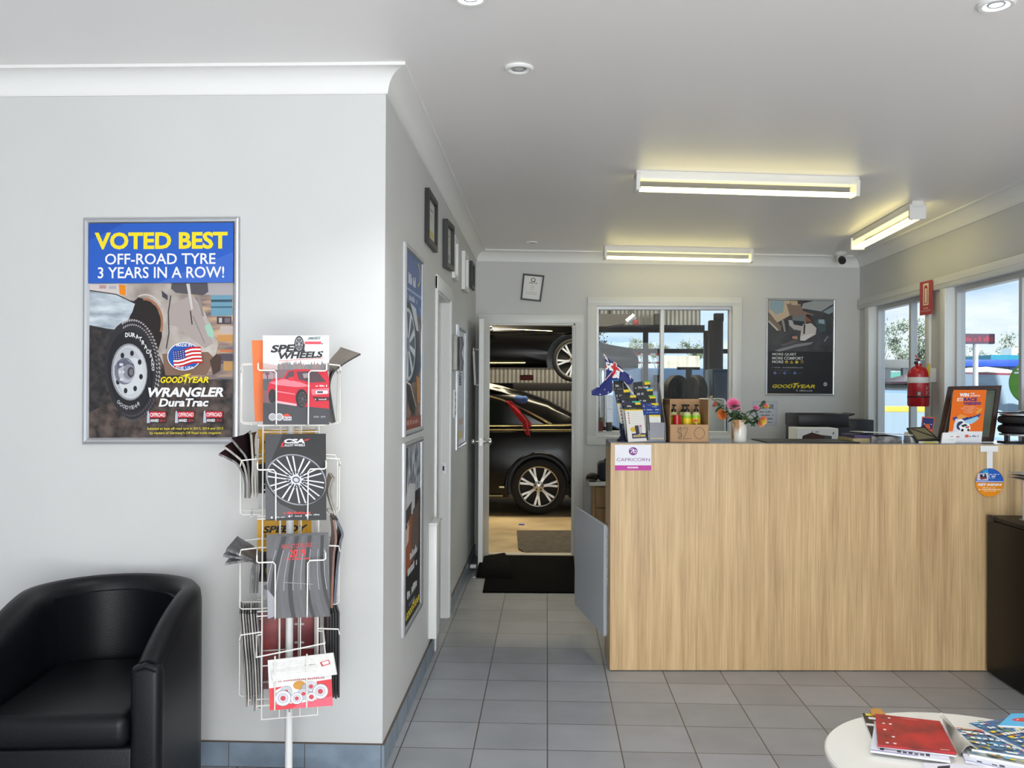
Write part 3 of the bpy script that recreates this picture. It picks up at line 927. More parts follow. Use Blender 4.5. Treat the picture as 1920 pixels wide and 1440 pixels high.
def draw_q(s):
    s.base(ink(238, 238, 234)); s.rect(0, 0, 100, 140, (238, 238, 234))
    s.arc(50, 24, 11, 11, 4, (50, 50, 54), 0, 2 * PI, 24); s.line([(52, 30), (60, 38)], 4, (50, 50, 54)); specks(s, 26, 38, 76, 45, 9, (60, 60, 60), 1)
    for i, (y, a) in enumerate(((58, 40), (68, 38), (78, 36), (96, 20), (106, 18))): specks(s, a, y, 100 - a, y + 3, 16, (120, 120, 120), i)
c4 = [A(981, 513, y=YB - .002), A(1021, 517, y=YB - .002), A(1014, 566, y=YB - .002), A(976, 562, y=YB - .002)]
snap_frame('framed_certificate', 'small black framed certificate hanging crooked above the back door', 'picture', c4, .014, .015, M_bfr, False, None, draw_q, (0, 0, 100, 140))

M_cabin = mat('printed_dark_cabin', (58, 58, 62), .4, rgb2=(26, 26, 30), vscale=8, detail=4)
def draw_driver(s):                 # crop frame x 140-925, y 155-1295
    k = (28, 29, 33)
    s.base(ink(*k)); s.rect(140, 155, 925, 1295, k); s.rect(140, 155, 925, 780, M_cabin)
    s.poly([(140, 155), (400, 155), (420, 330), (300, 400), (250, 430), (140, 300)], (206, 186, 160)); s.poly([(160, 165), (330, 160), (320, 300), (230, 330), (150, 250)], (150, 174, 186))
    s.poly([(360, 200), (520, 190), (560, 280), (700, 330), (480, 350), (400, 340)], (138, 116, 104)); s.poly([(400, 160), (540, 158), (530, 215), (420, 210)], (196, 176, 140)); s.poly([(490, 158), (560, 158), (550, 200), (500, 205)], (70, 62, 60))
    s.poly([(560, 190), (700, 155), (925, 155), (925, 190), (780, 285), (540, 250)], (162, 168, 170)); s.poly([(800, 290), (925, 215), (925, 290), (870, 320)], (140, 156, 166))
    s.poly([(140, 320), (300, 470), (290, 540), (140, 400)], (128, 116, 100)); s.poly([(140, 395), (270, 520), (250, 530), (140, 420)], (206, 200, 190))
    s.poly([(430, 350), (600, 340), (600, 460), (440, 440)], (118, 124, 126)); s.poly([(440, 400), (580, 410), (560, 470), (450, 450)], (44, 48, 52))
    s.poly([(700, 400), (840, 380), (840, 530), (760, 540)], (66, 84, 88)); s.poly([(745, 385), (815, 382), (825, 440), (750, 430)], (150, 172, 184))
    # driver
    s.poly([(560, 450), (660, 430), (725, 490), (715, 570), (590, 640), (530, 600), (540, 520)], (206, 200, 196))
    s.poly([(385, 395), (430, 400), (450, 450), (560, 470), (560, 530), (450, 510), (395, 460)], (186, 180, 178)); s.poly([(530, 600), (650, 560), (700, 560), (590, 645), (530, 645)], (222, 218, 216))
    s.poly([(570, 450), (590, 450), (585, 560), (565, 570)], (36, 36, 40))
    s.ell(622, 378, 34, 52, (150, 92, 70)); s.poly([(590, 340), (610, 318), (650, 330), (660, 400), (640, 380), (600, 350)], (48, 36, 34)); s.poly([(600, 400), (640, 410), (630, 432), (605, 428)], (90, 56, 46)); s.poly([(430, 595), (490, 590), (500, 630), (440, 625)], (196, 140, 116))
    s.arc(345, 480, 26, 72, 12, (30, 30, 34), 0, 2 * PI, 20); s.poly([(300, 400), (330, 395), (355, 540), (335, 545)], (150, 146, 144))
    s.poly([(220, 770), (480, 690), (690, 660), (660, 690), (470, 730), (280, 785)], (138, 138, 144)); s.poly([(290, 700), (450, 640), (520, 660), (330, 720)], (96, 92, 90)); s.poly([(810, 650), (860, 580), (870, 590), (830, 660)], (130, 130, 134))
    s.text('MORE QUIET', 196, 800, 486, 835, (216, 216, 216), .02); s.text('MORE COMFORT', 194, 846, 570, 881, (216, 216, 216), .02); s.text('MORE', 194, 892, 330, 926, (216, 216, 216), .02)
    s.ell(367, 910, 19, 19, (214, 186, 60)); s.ell(367, 918, 11, 8, (90, 74, 30)); s.poly([(428, 888), (448, 928), (410, 928)], (214, 186, 60)); s.rect(422, 914, 436, 926, (120, 96, 30)); s.ell(490, 910, 19, 19, (214, 186, 60)); s.line([(545, 925), (545, 892), (566, 892), (566, 925)], 5, (214, 186, 60))
    specks(s, 194, 970, 568, 984, 40, (150, 150, 156), 2); specks(s, 230, 1005, 420, 1015, 22, (100, 102, 110), 3)
    for i, x in enumerate((228, 345, 468)): s.ell(x, 1045, 18, 18, (96, 116, 176)); specks(s, x + 26, 1038, x + 84, 1050, 7, (90, 94, 110), i)
    goodyear(s, 200, 1180, 716, 1228, (226, 206, 40)); specks(s, 490, 1248, 706, 1268, 12, (170, 170, 176), 8); s.ell(838, 1178, 22, 24, (206, 208, 212)); s.ell(838, 1178, 12, 14, (120, 122, 128))
snap_frame('framed_poster', 'dark driver poster in a silver snap frame on the back wall', 'poster',
           [A(1437, 559, y=YB), A(1566, 561, y=YB), A(1564, 742, y=YB), A(1435, 741, y=YB)], .018, .014, draw=draw_driver, frame=(140, 155, 925, 1295))

# notice paper taped to the back wall behind the flowers
c4 = [A(1410, 752, y=YB - .001), A(1459, 752, y=YB - .001), A(1457, 799, y=YB - .001), A(1412, 799, y=YB - .001)]
q = G(); s = S(q, c4, (0, 0, 100, 90)); s.base(mat('pocket_sheet', (196, 200, 210), .5)); s.rect(8, 6, 90, 84, (206, 210, 220))
s.text('PLEASE', 30, 12, 84, 27, (50, 50, 56), .02); specks(s, 24, 36, 80, 41, 12, (80, 80, 88), 1); specks(s, 20, 48, 84, 53, 14, (80, 80, 88), 2); specks(s, 24, 60, 86, 66, 12, (60, 60, 70), 3); specks(s, 24, 74, 80, 78, 12, (90, 90, 98), 4)
tag(q.build('notice_sheet'), 'plain printed notice sheet on the back wall behind the roses', 'paper')

# intercom handset, light switch strip
t = thing('wall_phone', 'grey wall phone with coiled cord beside the corridor doorway', 'phone', (XC, 6.27, 1.55))
q = G(); q.box(XC, 6.20, 1.60, XC + .03, 6.33, 1.84, mat('phone_grey', (176, 176, 172), .4), .008); q.build('wall_plate', t)
q = G(); q.tube([V((XC + .045, 6.265, 1.60)), V((XC + .05, 6.265, 1.66)), V((XC + .042, 6.265, 1.72)), V((XC + .05, 6.265, 1.78)), V((XC + .045, 6.265, 1.83))], [.018, .02, .013, .02, .018], mat('phone_dark', (96, 98, 104), .4), 10); q.build('handset', t)
q = G(); q.tube([V((XC + .045 + .008 * math.cos(i * 1.3), 6.265 + .02 * math.sin(i * .12), 1.60 - .004 * i + (.0 if i < 25 else .008 * (i - 25)) + .004 * math.sin(i * 1.3))) for i in range(44)], .003, mat('phone_dark', (96, 98, 104)), 5); q.build('coiled_cord', t)
q = G(); q.box(XC, 6.24, 1.28, XC + .012, 6.31, 1.47, M_white, .004)
t = thing('switch_plate', 'slim white switch plate on the wall under the wall phone', 'switch', (XC, 6.275, 1.28)); q.build('plate', t)
for i in range(4):
    q = G(); q.box(XC + .011, 6.26, 1.30 + i * .042, XC + .016, 6.29, 1.33 + i * .042, mat('switch_beige', (150, 142, 120)), .002, 1); q.build('switch', t)

# white half panel beside the doorway
t = thing('half_panel', 'narrow white half height panel fixed low beside the corridor doorway', 'panel', (XC, 5.08, .13))
q = G(); q.box(XC + .0, 4.985, .13, XC + .045, 5.17, .745, M_trimw, .004); q.build('panel', t)
q = G(); q.box(XC + .001, 4.97, .745, XC + .05, 5.18, .757, M_trimw, .003); q.build('cap', t)

# extinguisher sign and fire extinguisher on the window wall pillar
q = G(); c4 = [V((XR - .001, 6.815, 2.262)), V((XR - .001, 6.60, 2.258)), V((XR - .001, 6.60, 2.018)), V((XR - .001, 6.815, 2.022))]
for p in c4: p.x = XR - .031
s = S(q, c4, (0, 0, 100, 230)); s.base(mat('sign_red', (196, 40, 36), .35), .003); s.rect(28, 16, 72, 165, (246, 240, 206)); s.poly([(36, 45), (42, 30), (58, 30), (64, 45), (64, 155), (36, 155)], (196, 40, 36)); s.poly([(42, 50), (58, 50), (58, 150), (42, 150)], (246, 240, 206)); s.text('FIRE', 30, 180, 70, 192, (240, 210, 200), .02); s.text('EXTINGUISHER', 10, 198, 90, 208, (240, 210, 200), .01)
tag(q.build('fire_sign'), 'red sign with white extinguisher symbol on the window pillar', 'sign')
ex = A(1722, 710, x=2.60)
ey = ex.y
M_extr = mat('extinguisher_red', (190, 22, 34), .28, coat=.4)
zt = A(1722, 690, x=2.60).z; zb = A(1722, 762, x=2.60).z
t = thing('fire_extinguisher', 'red fire extinguisher with a white band hanging on the pillar between the windows', 'fire extinguisher', (2.60, ey, zb))
mx = Matrix.Translation((2.60, ey, 0))
R_ = .072
q = G(); q.lathe([(0, zb), (R_ * .9, zb), (R_, zb + .01), (R_, zt - .05), (R_ * .93, zt - .02), (R_ * .6, zt + .005), (.022, zt + .014), (.022, zt + .03), (0, zt + .03)], M_extr, 30, mx); qc = q
q = G(); q.lathe([(R_ + .001, zt - .105), (R_ + .0015, zt - .104), (R_ + .0015, zt - .066), (R_ + .001, zt - .065)], M_white, 30, mx); q.build('band', t)
q = G(); q.lathe([(R_ + .001, zb + .062), (R_ + .002, zb + .063), (R_ + .002, zb + .070), (R_ + .001, zb + .071)], M_black, 30, mx); q.build('strap', t)
q = qc
def onR(an, z): return V((2.60 + (R_ + .0012) * math.cos(an), ey + (R_ + .0012) * math.sin(an), z))
for k in range(8): q.add([onR(-1.25 + .0, zt - .12 - k * .011), onR(-.75 - .1 * (k % 3), zt - .12 - k * .011), onR(-.75 - .1 * (k % 3), zt - .125 - k * .011), onR(-1.25, zt - .125 - k * .011)], [(0, 1, 2, 3)], ink(230, 190, 190))
q.add([onR(-2.15, zt - .16), onR(-1.6, zt - .16), onR(-1.6, zt - .20), onR(-2.15, zt - .20)], [(0, 1, 2, 3)], ink(60, 70, 66)); q.add([onR(-2.0, zt - .168), onR(-1.75, zt - .168), onR(-1.75, zt - .192), onR(-2.0, zt - .192)], [(0, 1, 2, 3)], ink(180, 186, 180)); q.build('cylinder', t)
q = G(); q.box(2.585, ey - .02, zt + .028, 2.615, ey + .02, zt + .05, M_chrome, .003); q.tube([V((2.60, ey - .015, zt + .05)), V((2.60, ey + .05, zt + .062))], .006, M_black); q.tube([V((2.60, ey - .015, zt + .058)), V((2.60, ey + .05, zt + .09))], .006, M_extr); q.tube([V((2.6, ey + .01, zt + .04)), V((2.56, ey - .05, zt + .035))], .011, M_black); q.build('valve_lever', t)
q = G(); q.box(2.64, ey - .05, zt - .06, 2.66, ey - .045, zt + .03, mat('tag_yellow', (214, 190, 50))); q.build('service_tag', t)
q = G(); q.box(2.66, ey - .02, zt - .10, XR, ey + .02, zt, M_trimw, .004); q.build('bracket', t)

# paper with an arrow on the near pane of the window wall
q = G(); c4 = [V((XR + .078, 5.60, 1.505)), V((XR + .078, 5.34, 1.505)), V((XR + .078, 5.34, 1.18)), V((XR + .078, 5.60, 1.18))]
s = S(q, c4, (0, 0, 100, 110)); s.base(ink(200, 196, 192)); specks(s, 24, 18, 80, 25, 9, (110, 108, 108), 2); s.line([(50, 32), (50, 72)], 8, (40, 40, 42)); s.poly([(32, 62), (50, 72), (68, 62), (50, 88)], (40, 40, 42))
tag(q.build('arrow_notice'), 'plain sheet with a downward arrow on the window near the counter end', 'paper')

# ------------------------------------------------------------------ brochure rack
RX, RY = -0.92, 3.30
RPS = math.radians(17)                      # the rack is turned towards the door
E1, E2 = V((math.cos(RPS), math.sin(RPS), 0)), V((-math.sin(RPS), math.cos(RPS), 0))
RR = V((RX, RY, 0))
def rl(a, b, z): return RR + E1 * a + E2 * b + V((0, 0, z))
def LA(px, py, b):
    """pixel -> point on the upright plane b behind the pole, in the rack's own frame"""
    r = CR3 @ V(((px - 960) / FPX, -(py - 720) / FPX, -1.0))
    t = (RR + E2 * b - V((0, 0, EYE))).dot(E2) / r.dot(E2)
    return V((0, 0, EYE)) + r * t
h_ = .095                                   # half width of the inner wire frame
ZT = [LA(560, v, -.23).z for v in (695, 880, 1052, 1216)]      # pocket rims, top to bottom
ZB = [LA(560, v, -.23).z for v in (797, 974, 1158, 1328)]      # pocket floors
ZPT, ZPB = 1.50, .335
rack = thing('brochure_rack', 'white wire brochure rack on a pole against the left wall', 'brochure rack', (RX, RY, 0))
q = G(); q.tube([V((RX, RY, .02)), V((RX, RY, 1.56))], .0135, M_white, 16); q.build('pole', rack)
q = G()
for k in range(4):
    a = PI / 4 + k * PI / 2
    q.tube([V((RX, RY, .05)), V((RX + .12 * math.cos(a), RY + .12 * math.sin(a), .045)), V((RX + .22 * math.cos(a), RY + .22 * math.sin(a), .009))], .009, M_white, 8)
q.lathe([(0, .03), (.03, .03), (.03, .08), (.0135, .10)], M_white, 20, Matrix.Translation((RX, RY, 0))); q.build('base', rack)
q = G()
for sx in (-1, 1):
    for sy in (-1, 1): q.tube([rl(sx * h_, sy * h_, ZPB), rl(sx * h_, sy * h_, ZPT + .06)], .0028, M_wire, 6)
for z in [ZPB, .52, .72, .93, 1.13, 1.33, ZPT + .06]:
    q.tube([rl(-h_, -h_, z), rl(h_, -h_, z), rl(h_, h_, z), rl(-h_, h_, z)], .0022, M_wire, 6, closed=True)
for sx in (-.035, .035):
    for d in ((0, -1), (0, 1), (1, 0), (-1, 0)):
        x, y = d[0] * h_ + (sx if d[0] == 0 else 0), d[1] * h_ + (sx if d[1] == 0 else 0)
        q.tube([rl(x, y, ZPB), rl(x, y, ZPT + .06)], .0022, M_wire, 6)
for z in (.35, 1.5):
    q.tube([rl(-h_, 0, z), rl(h_, 0, z)], .003, M_wire); q.tube([rl(0, -h_, z), rl(0, h_, z)], .003, M_wire)
q.build('wire_frame', rack)
PD = .135                                    # how far a pocket stands out in front of the frame
PW = .112                                    # half width of a pocket
def pocket(k, side, closed_rim=False):
    """wire pocket of tier k; side 0 front, 1 right, 2 back, 3 left"""
    an = side * PI / 2
    c, s_ = math.cos(an), math.sin(an)
    D = PD if side == 0 else .075
    def L(u, d, z):                          # u along the side, d out of the frame
        x, y = u, -(h_ + d)
        return rl(x * c - y * s_, x * s_ + y * c, z)
    q = G(); zt, zb = ZT[k], ZB[k]
    w = PW if side in (0, 2) else h_
    for sg in (-1, 1):
        if closed_rim:
            q.tube([L(sg * h_, 0, zt + .02), L(sg * w, .01, zt + .02), L(sg * w, D, zt - .02)], .0026, M_wire, 6)
            q.tube([L(sg * .052, D, zt - .02), L(sg * .052, D, zb), L(sg * .052, D - .012, zb - .002), L(sg * .052, 0, zb - .004)], .0026, M_wire, 6)
        else:
            q.tube([L(sg * h_, 0, zt + .028), L(sg * w, .006, zt + .028), L(sg * w, D - .004, zt + .022), L(sg * w, D, zt + .004), L(sg * (w - .006), D, zt), L(sg * .06, D, zt), L(sg * .053, D, zt - .008), L(sg * .052, D, zb + .004), L(sg * .052, D - .008, zb - .002), L(sg * .052, 0, zb - .004)], .0026, M_wire, 6)
    if closed_rim: q.tube([L(-w, .01, zt + .02), L(-w, D, zt - .02), L(w, D, zt + .012), L(w, .01, zt + .034)], .0026, M_wire, 6)
    q.tube([L(-w, D * .5, zb - .004), L(w, D * .5, zb - .004)], .0022, M_wire, 6); q.tube([L(-w, 0, zb - .004), L(w, 0, zb - .004)], .0022, M_wire, 6)
    q.build('pocket', rack)
for k in range(4):
    for sd in range(4): pocket(k, sd, k == 3 and sd == 0)

GB = 'brochures in the rack'
def cover(name, label, corners, frame, draw, t=.004, group=GB, warp=None, cat='brochure'):
    q = G(); s = S(q, corners, frame, warp); draw(s, t)
    return tag(q.build(name), label, cat, group)
# --- red car catalogue (crop frame 335-782 x 105-705)
def alloy(s, cx, cy, rx, ry, m, n=10, rot=0, dark=(40, 40, 44), w=.1, hub=.16, split=.16):
    s.ell(cx, cy, rx, ry, m, rot); s.ell(cx, cy, rx * .93, ry * .93, dark, rot)
    cr, sr = math.cos(rot), math.sin(rot)
    def e(f, t):
        u, v = rx * f * math.cos(t), ry * f * math.sin(t)
        return (cx + u * cr - v * sr, cy + u * sr + v * cr)
    for i in range(n):
        t = i * 2 * PI / n + .2
        for d in ((-split, split) if split else (0,)):
            s.poly([e(hub, t - w * 1.5), e(.95, t + d - w * .5), e(.95, t + d + w * .5), e(hub, t + w * 1.5)], m)
    s.ell(cx, cy, rx * hub * 1.25, ry * hub * 1.25, m, rot); s.ell(cx, cy, rx * hub * .8, ry * hub * .8, dark, rot); s.ell(cx, cy, rx * hub * .5, ry * hub * .5, m, rot)
def draw_speedy(s, t):
    s.base(M_paper, t)
    s.poly([(335, 290), (450, 310), (600, 280), (700, 300), (782, 290), (782, 370), (335, 370)], (196, 172, 168))
    rr = random.Random(5)
    for i in range(34):
        x = 440 + i * 10.5; s.poly([(x - 9, 345), (x - 8, 320 - rr.random() * 20), (x, 270 + rr.random() * 30), (x + 9, 320 - rr.random() * 20), (x + 10, 345)], (150 - int(rr.random() * 40), 122, 122))
    s.rect(335, 338, 782, 420, (122, 100, 106)); s.rect(335, 360, 430, 400, (110, 70, 78)); s.rect(700, 350, 782, 400, (150, 146, 150)); specks(s, 336, 350, 440, 410, 12, (176, 158, 162), 3)
    s.rect(335, 400, 782, 705, (84, 84, 90)); s.poly([(335, 560), (560, 580), (782, 560), (782, 705), (335, 705)], (62, 63, 68)); s.poly([(335, 470), (400, 500), (390, 560), (335, 560)], (120, 86, 92))
    # car
    s.poly([(375, 425), (410, 395), (470, 395), (500, 345), (560, 335), (640, 335), (770, 345), (782, 400), (782, 600), (680, 590), (600, 585), (420, 555), (372, 520), (368, 460)], (196, 34, 52))
    s.poly([(378, 425), (470, 400), (580, 420), (660, 450), (560, 455), (420, 440)], (232, 120, 132)); s.poly([(480, 398), (508, 352), (545, 345), (540, 400)], (84, 66, 72)); s.poly([(560, 350), (700, 348), (762, 420), (660, 425), (575, 405)], (78, 60, 66)); s.poly([(600, 365), (640, 360), (650, 390), (610, 395)], (150, 140, 140))
    s.poly([(505, 390), (540, 385), (545, 412), (510, 412)], (206, 40, 58)); s.poly([(420, 545), (560, 568), (560, 582), (420, 560)], (238, 170, 176)); s.poly([(660, 470), (782, 460), (782, 500), (665, 510)], (236, 110, 122)); s.rect(690, 478, 772, 500, (230, 226, 230)); s.rect(700, 482, 740, 496, (70, 70, 76)); s.poly([(668, 520), (782, 522), (782, 545), (690, 550)], (70, 30, 40)); specks(s, 685, 532, 765, 542, 9, (206, 190, 196), 2); specks(s, 690, 440, 770, 452, 9, (236, 220, 226), 4)
    s.poly([(430, 480), (550, 500), (548, 506), (430, 488)], (230, 130, 140))
    s.ell(398, 515, 26, 48, (36, 32, 36)); s.ell(594, 530, 40, 62, (34, 30, 34)); alloy(s, 600, 535, 26, 46, (110, 100, 104), 8, dark=(40, 36, 40), split=0)
    s.ell(398, 655, 25, 25, (206, 206, 208)); s.ell(398, 655, 19, 19, (160, 160, 164)); s.ell(445, 655, 25, 25, (206, 206, 208)); s.ell(445, 655, 19, 19, (160, 160, 164)); s.poly([(470, 640), (500, 632), (522, 650), (470, 652)], (214, 70, 50)); s.rect(470, 653, 526, 678, (216, 216, 220)); s.text('ROH', 474, 657, 522, 674, (70, 70, 76), .03); s.text('2018 - 2019', 676, 648, 756, 660, (190, 190, 194))
    # heading
    s.text('SPEEDY', 386, 172, 745, 224, (36, 36, 40), .04, .2, 14); s.text('WHEELS', 440, 222, 742, 268, (36, 36, 40), .04, .2, 12); s.line([(440, 280), (605, 268)], 3, (214, 70, 70)); s.line([(605, 268), (750, 258)], 3, (214, 70, 70))
    s.ell(577, 165, 32, 56, (54, 54, 58)); alloy(s, 577, 165, 24, 44, (196, 196, 200), 7, dark=(70, 70, 76), split=0)
    s.rect(616, 112, 730, 215, (228, 228, 232)); s.poly([(640, 118), (725, 112), (720, 134), (632, 138)], (150, 160, 158)); specks(s, 642, 118, 700, 130, 8, (80, 90, 90), 1); s.rect(616, 148, 728, 166, (214, 72, 84)); s.rect(616, 170, 728, 212, (236, 236, 240))
cY0, cY1 = 3.055, 3.075
def fc(px0, py0, px1, py1, yt, yb, dx=0, rise=0):
    return [LA(px0, py0, yt), LA(px1, py0 + rise, yt), LA(px1 + dx, py1 + rise, yb), LA(px0 + dx, py1, yb)]
YT, YBm = -h_ - .085, -h_ - .122        # brochures lean on the wires
cover('brochure', 'wheel catalogue with a red car, top front pocket of the rack', fc(493, 629, 617, 796, YT, YBm), (335, 105, 782, 705), draw_speedy)
M_slate = mat('printed_slate', (70, 70, 74), .4, rgb2=(28, 28, 31), vscale=5, detail=2)
def draw_csa(s, t):                       # crop frame 350-768 x 772-1360
    s.base(ink(22, 22, 24), t); s.rect(350, 772, 768, 1360, (22, 22, 24)); s.poly([(350, 772), (470, 772), (400, 930), (360, 1080), (350, 1080)], (62, 62, 66)); s.poly([(350, 1120), (450, 1250), (560, 1300), (520, 1340), (350, 1355)], (76, 76, 80))
    s.ell(562, 1085, 212, 168, (150, 152, 160), .38, 40); s.ell(562, 1085, 203, 160, (40, 41, 46), .38, 40); s.ell(572, 1095, 196, 152, (28, 29, 33), .38, 40)
    rx, ry, rot = 205, 160, .38
    def e(f, a): 
        u, v = rx * f * math.cos(a), ry * f * math.sin(a)
        return (560 + u * math.cos(rot) - v * math.sin(rot), 1085 + u * math.sin(rot) + v * math.cos(rot))
    for i in range(10):
        a = i * 2 * PI / 10 + .1
        for d in (-.2, .2): s.poly([e(.1, a - d * .6 - .25), e(.97, a + d - .028), e(.97, a + d + .028), e(.1, a - d * .6 + .25)], (214, 216, 222))
        s.poly([e(.33, a - .16), e(.40, a), e(.33, a + .16), e(.22, a)], (44, 45, 50))
    s.ell(560, 1085, 40, 34, (200, 202, 210), .3); s.ell(560, 1086, 26, 22, (60, 62, 68), .3); s.ell(560, 1087, 18, 14, (190, 192, 200), .3)
    for i in range(5): s.ell(*e(.22, i * 2 * PI / 5), 6, 6, (40, 40, 44), 0, 8)
    s.text('CSA', 478, 806, 622, 838, (226, 226, 230), .05, .15); s.poly([(455, 860), (465, 835), (490, 820), (470, 845), (478, 862)], (214, 40, 44)); s.poly([(600, 818), (660, 804), (636, 820)], (214, 40, 44)); s.text('ALLOY WHEELS', 480, 842, 622, 858, (226, 226, 230), .03)
    specks(s, 470, 1300, 660, 1318, 20, (206, 50, 50), 4); s.ell(392, 1340, 7, 7, (220, 220, 224)); s.ell(512, 1333, 7, 7, (220, 220, 224)); s.ell(628, 1328, 7, 7, (220, 220, 224)); specks(s, 406, 1332, 480, 1342, 9, (190, 190, 194), 1); specks(s, 526, 1326, 600, 1336, 9, (190, 190, 194), 2); specks(s, 642, 1318, 722, 1328, 9, (190, 190, 194), 3)
cover('brochure', 'black catalogue showing one alloy wheel, second front pocket of the rack', fc(497, 814, 611, 976, YT, YBm, 1, -1), (350, 772, 768, 1360), draw_csa)
def draw_grey(s, t):                      # crop frame 298-655 x 115-600
    s.base(M_slate, t); s.rect(298, 115, 655, 600, M_slate)
    rr = random.Random(8)
    for k in range(11):
        x0 = 330 + k * 46; c = (40, 40, 45) if k % 2 else (92, 92, 98)
        P = []
        for i in range(13):
            f = i / 12; P.append((x0 - 60 * math.sin(f * 2.2) + 40 * f + (k - 4) * 20 * (f - .5), 130 + 470 * f))
        W = 11 + rr.random() * 7
        s.poly([(x - W, y) for x, y in P] + [(x + W * .6, y) for x, y in reversed(P)], c)
        s.line([(x + W * .8, y) for x, y in P[2:9]], 3, (168, 168, 174))
    s.poly([(298, 430), (345, 490), (335, 590), (298, 600)], (150, 150, 158)); s.line([(390, 395), (560, 412)], 3, (150, 150, 156))
    s.text('PRODUCT CATALOGUE', 384, 178, 560, 204, (196, 52, 56), .01, .1, 8); s.text('2019', 426, 208, 522, 254, (206, 40, 44), .03, 0, 4); specks(s, 410, 254, 540, 268, 16, (196, 56, 60), 3)
cover('brochure', 'grey rubber texture catalogue dated 2019, third front pocket of the rack', fc(499, 1002, 616, 1160, YT - .005, YBm, 3, -4), (298, 115, 655, 600), draw_grey)
def draw_bear(s, t):                       # crop frame 150-965 x 650-1330
    s.base(M_paper, t); s.poly([(150, 1035), (965, 970), (965, 1330), (150, 1330)], (222, 44, 58)); s.poly([(560, 1260), (965, 1200), (965, 1330), (420, 1330)], (236, 90, 110))
    specks(s, 270, 925, 900, 955, 26, (190, 90, 96), 6)
    def ring(cx, cy, r, ri, m=(222, 222, 228)):
        s.ell(cx, cy, r, r, (116, 118, 128)); s.ell(cx, cy, r * .93, r * .93, m); s.ell(cx, cy, r * .62, r * .62, (160, 162, 172)); s.ell(cx, cy, r * .55, r * .55, (206, 206, 214)); s.ell(cx, cy, ri, ri, (196, 50, 62))
    s.ell(540, 1020, 80, 60, (206, 146, 48)); ring(370, 1090, 75, 24, (196, 198, 206)); ring(640, 1080, 80, 30, (180, 182, 190)); ring(690, 1050, 70, 28); ring(325, 1180, 108, 34); ring(810, 1125, 105, 34); ring(590, 1140, 78, 26, (196, 198, 206)); ring(500, 1195, 82, 26); ring(690, 1190, 62, 30, (236, 232, 238))
cover('brochure', 'red and white bearing leaflet in the lowest front pocket of the rack', fc(502, 1238, 620, 1332, YT - .02, YBm - .01, 4, -9), (150, 650, 965, 1330), draw_bear, .003)
# folded newsprint sheet hanging over the lowest front rim
q = G()
a, b = LA(504, 1238, YBm + .02), LA(624, 1224, YBm + .02)
c, d = LA(631, 1265, YBm - .025), LA(512, 1278, YBm - .025)
q.add([a, b, c, d] + [p + V((0, .012, -.002)) for p in (a, b, c, d)], [(0, 1, 2, 3), (7, 6, 5, 4), (0, 4, 5, 1), (1, 5, 6, 2), (2, 6, 7, 3), (3, 7, 4, 0)], mat('newsprint', (226, 226, 222), .7, var=.05, vscale=60))
s = S(q, [a, b, c, d], (190, 600, 1040, 950)); s.k = 4
for i in range(5): specks(s, 240 + i * 6, 660 + i * 45, 800, 672 + i * 45, 60, (206, 208, 210), i, .5)
s.poly([(845, 730), (970, 700), (985, 770), (865, 800)], (206, 70, 84)); s.poly([(870, 735), (960, 715), (968, 760), (885, 782)], (236, 226, 228)); specks(s, 640, 740, 800, 755, 12, (150, 140, 140), 3)
tag(q.build('folded_newsprint'), 'folded white newsprint sheet draped over the lowest front pocket', 'paper')

# covers that face us in the back pockets
YK = h_ + .05
def draw_yellow(seed):
    def f(s, t):
        s.base(ink(226, 168, 32), t); s.rect(0, 0, 100, 140, (226, 168, 32)); s.text('SPEEDY', 10, 12, 94, 25, (24, 22, 22), .04, .25, 3); s.text('WHEELS', 14, 27, 96, 38, (24, 22, 22), .04, .25, 3)
        s.poly([(0, 62), (30, 54), (60, 80), (100, 84), (100, 112), (0, 112)], (44, 40, 40)); s.ell(30, 92, 26, 20, (30, 28, 28)); s.ell(30, 92, 15, 12, (150, 130, 40)); s.rect(0, 112, 100, 140, (214, 214, 216)); s.ell(22, 122, 10, 6, (140, 142, 150)); specks(s, 40, 122, 90, 128, 9, (120, 120, 124), seed)
    return f
cover('brochure', 'yellow wheel catalogue behind the black alloy wheel catalogue', fc(484, 805, 592, 955, YK, YK - .02), (0, 0, 100, 140), draw_yellow(1))
cover('brochure', 'yellow wheel catalogue behind the grey rubber texture catalogue', fc(482, 974, 584, 1120, YK, YK - .02), (0, 0, 100, 140), draw_yellow(2))
def draw_orange(s, t):
    s.base(ink(232, 112, 40), t); s.rect(0, 0, 100, 140, (232, 112, 40)); s.rect(28, 22, 100, 140, (228, 224, 226)); s.text('Price', 30, 7, 74, 17, (240, 220, 206), .02)
    s.rect(28, 24, 100, 27, (190, 90, 80)); s.rect(30, 50, 100, 54, (110, 110, 140)); s.rect(40, 82, 60, 86, (226, 190, 60)); s.rect(38, 98, 66, 102, (206, 60, 60)); s.rect(38, 116, 62, 120, (150, 60, 70)); s.ell(40, 130, 5, 5, (206, 60, 50))
cover('brochure', 'orange edged leaflet standing behind the red car catalogue', fc(472, 638, 560, 790, -h_ - .03, -h_ - .015, 6), (0, 0, 100, 140), draw_orange)
M_redbind = mat('red_binder_cover', (158, 22, 30), .4, rgb2=(96, 14, 22), vscale=9, detail=4)
def draw_red(s, t):
    s.base(M_redbind, t); specks(s, 10, 4, 32, 6, 6, (206, 170, 170), 2)
    for k in range(4):
        for x in (62, 72): s.ell(x, 20 + k * 34, 3, 2.2, (212, 196, 196), 0, 10)
cover('brochure', 'dark red punched brochure in the lowest back pocket of the rack', fc(481, 1150, 600, 1292, YK, YK - .02), (0, 0, 100, 140), draw_red)

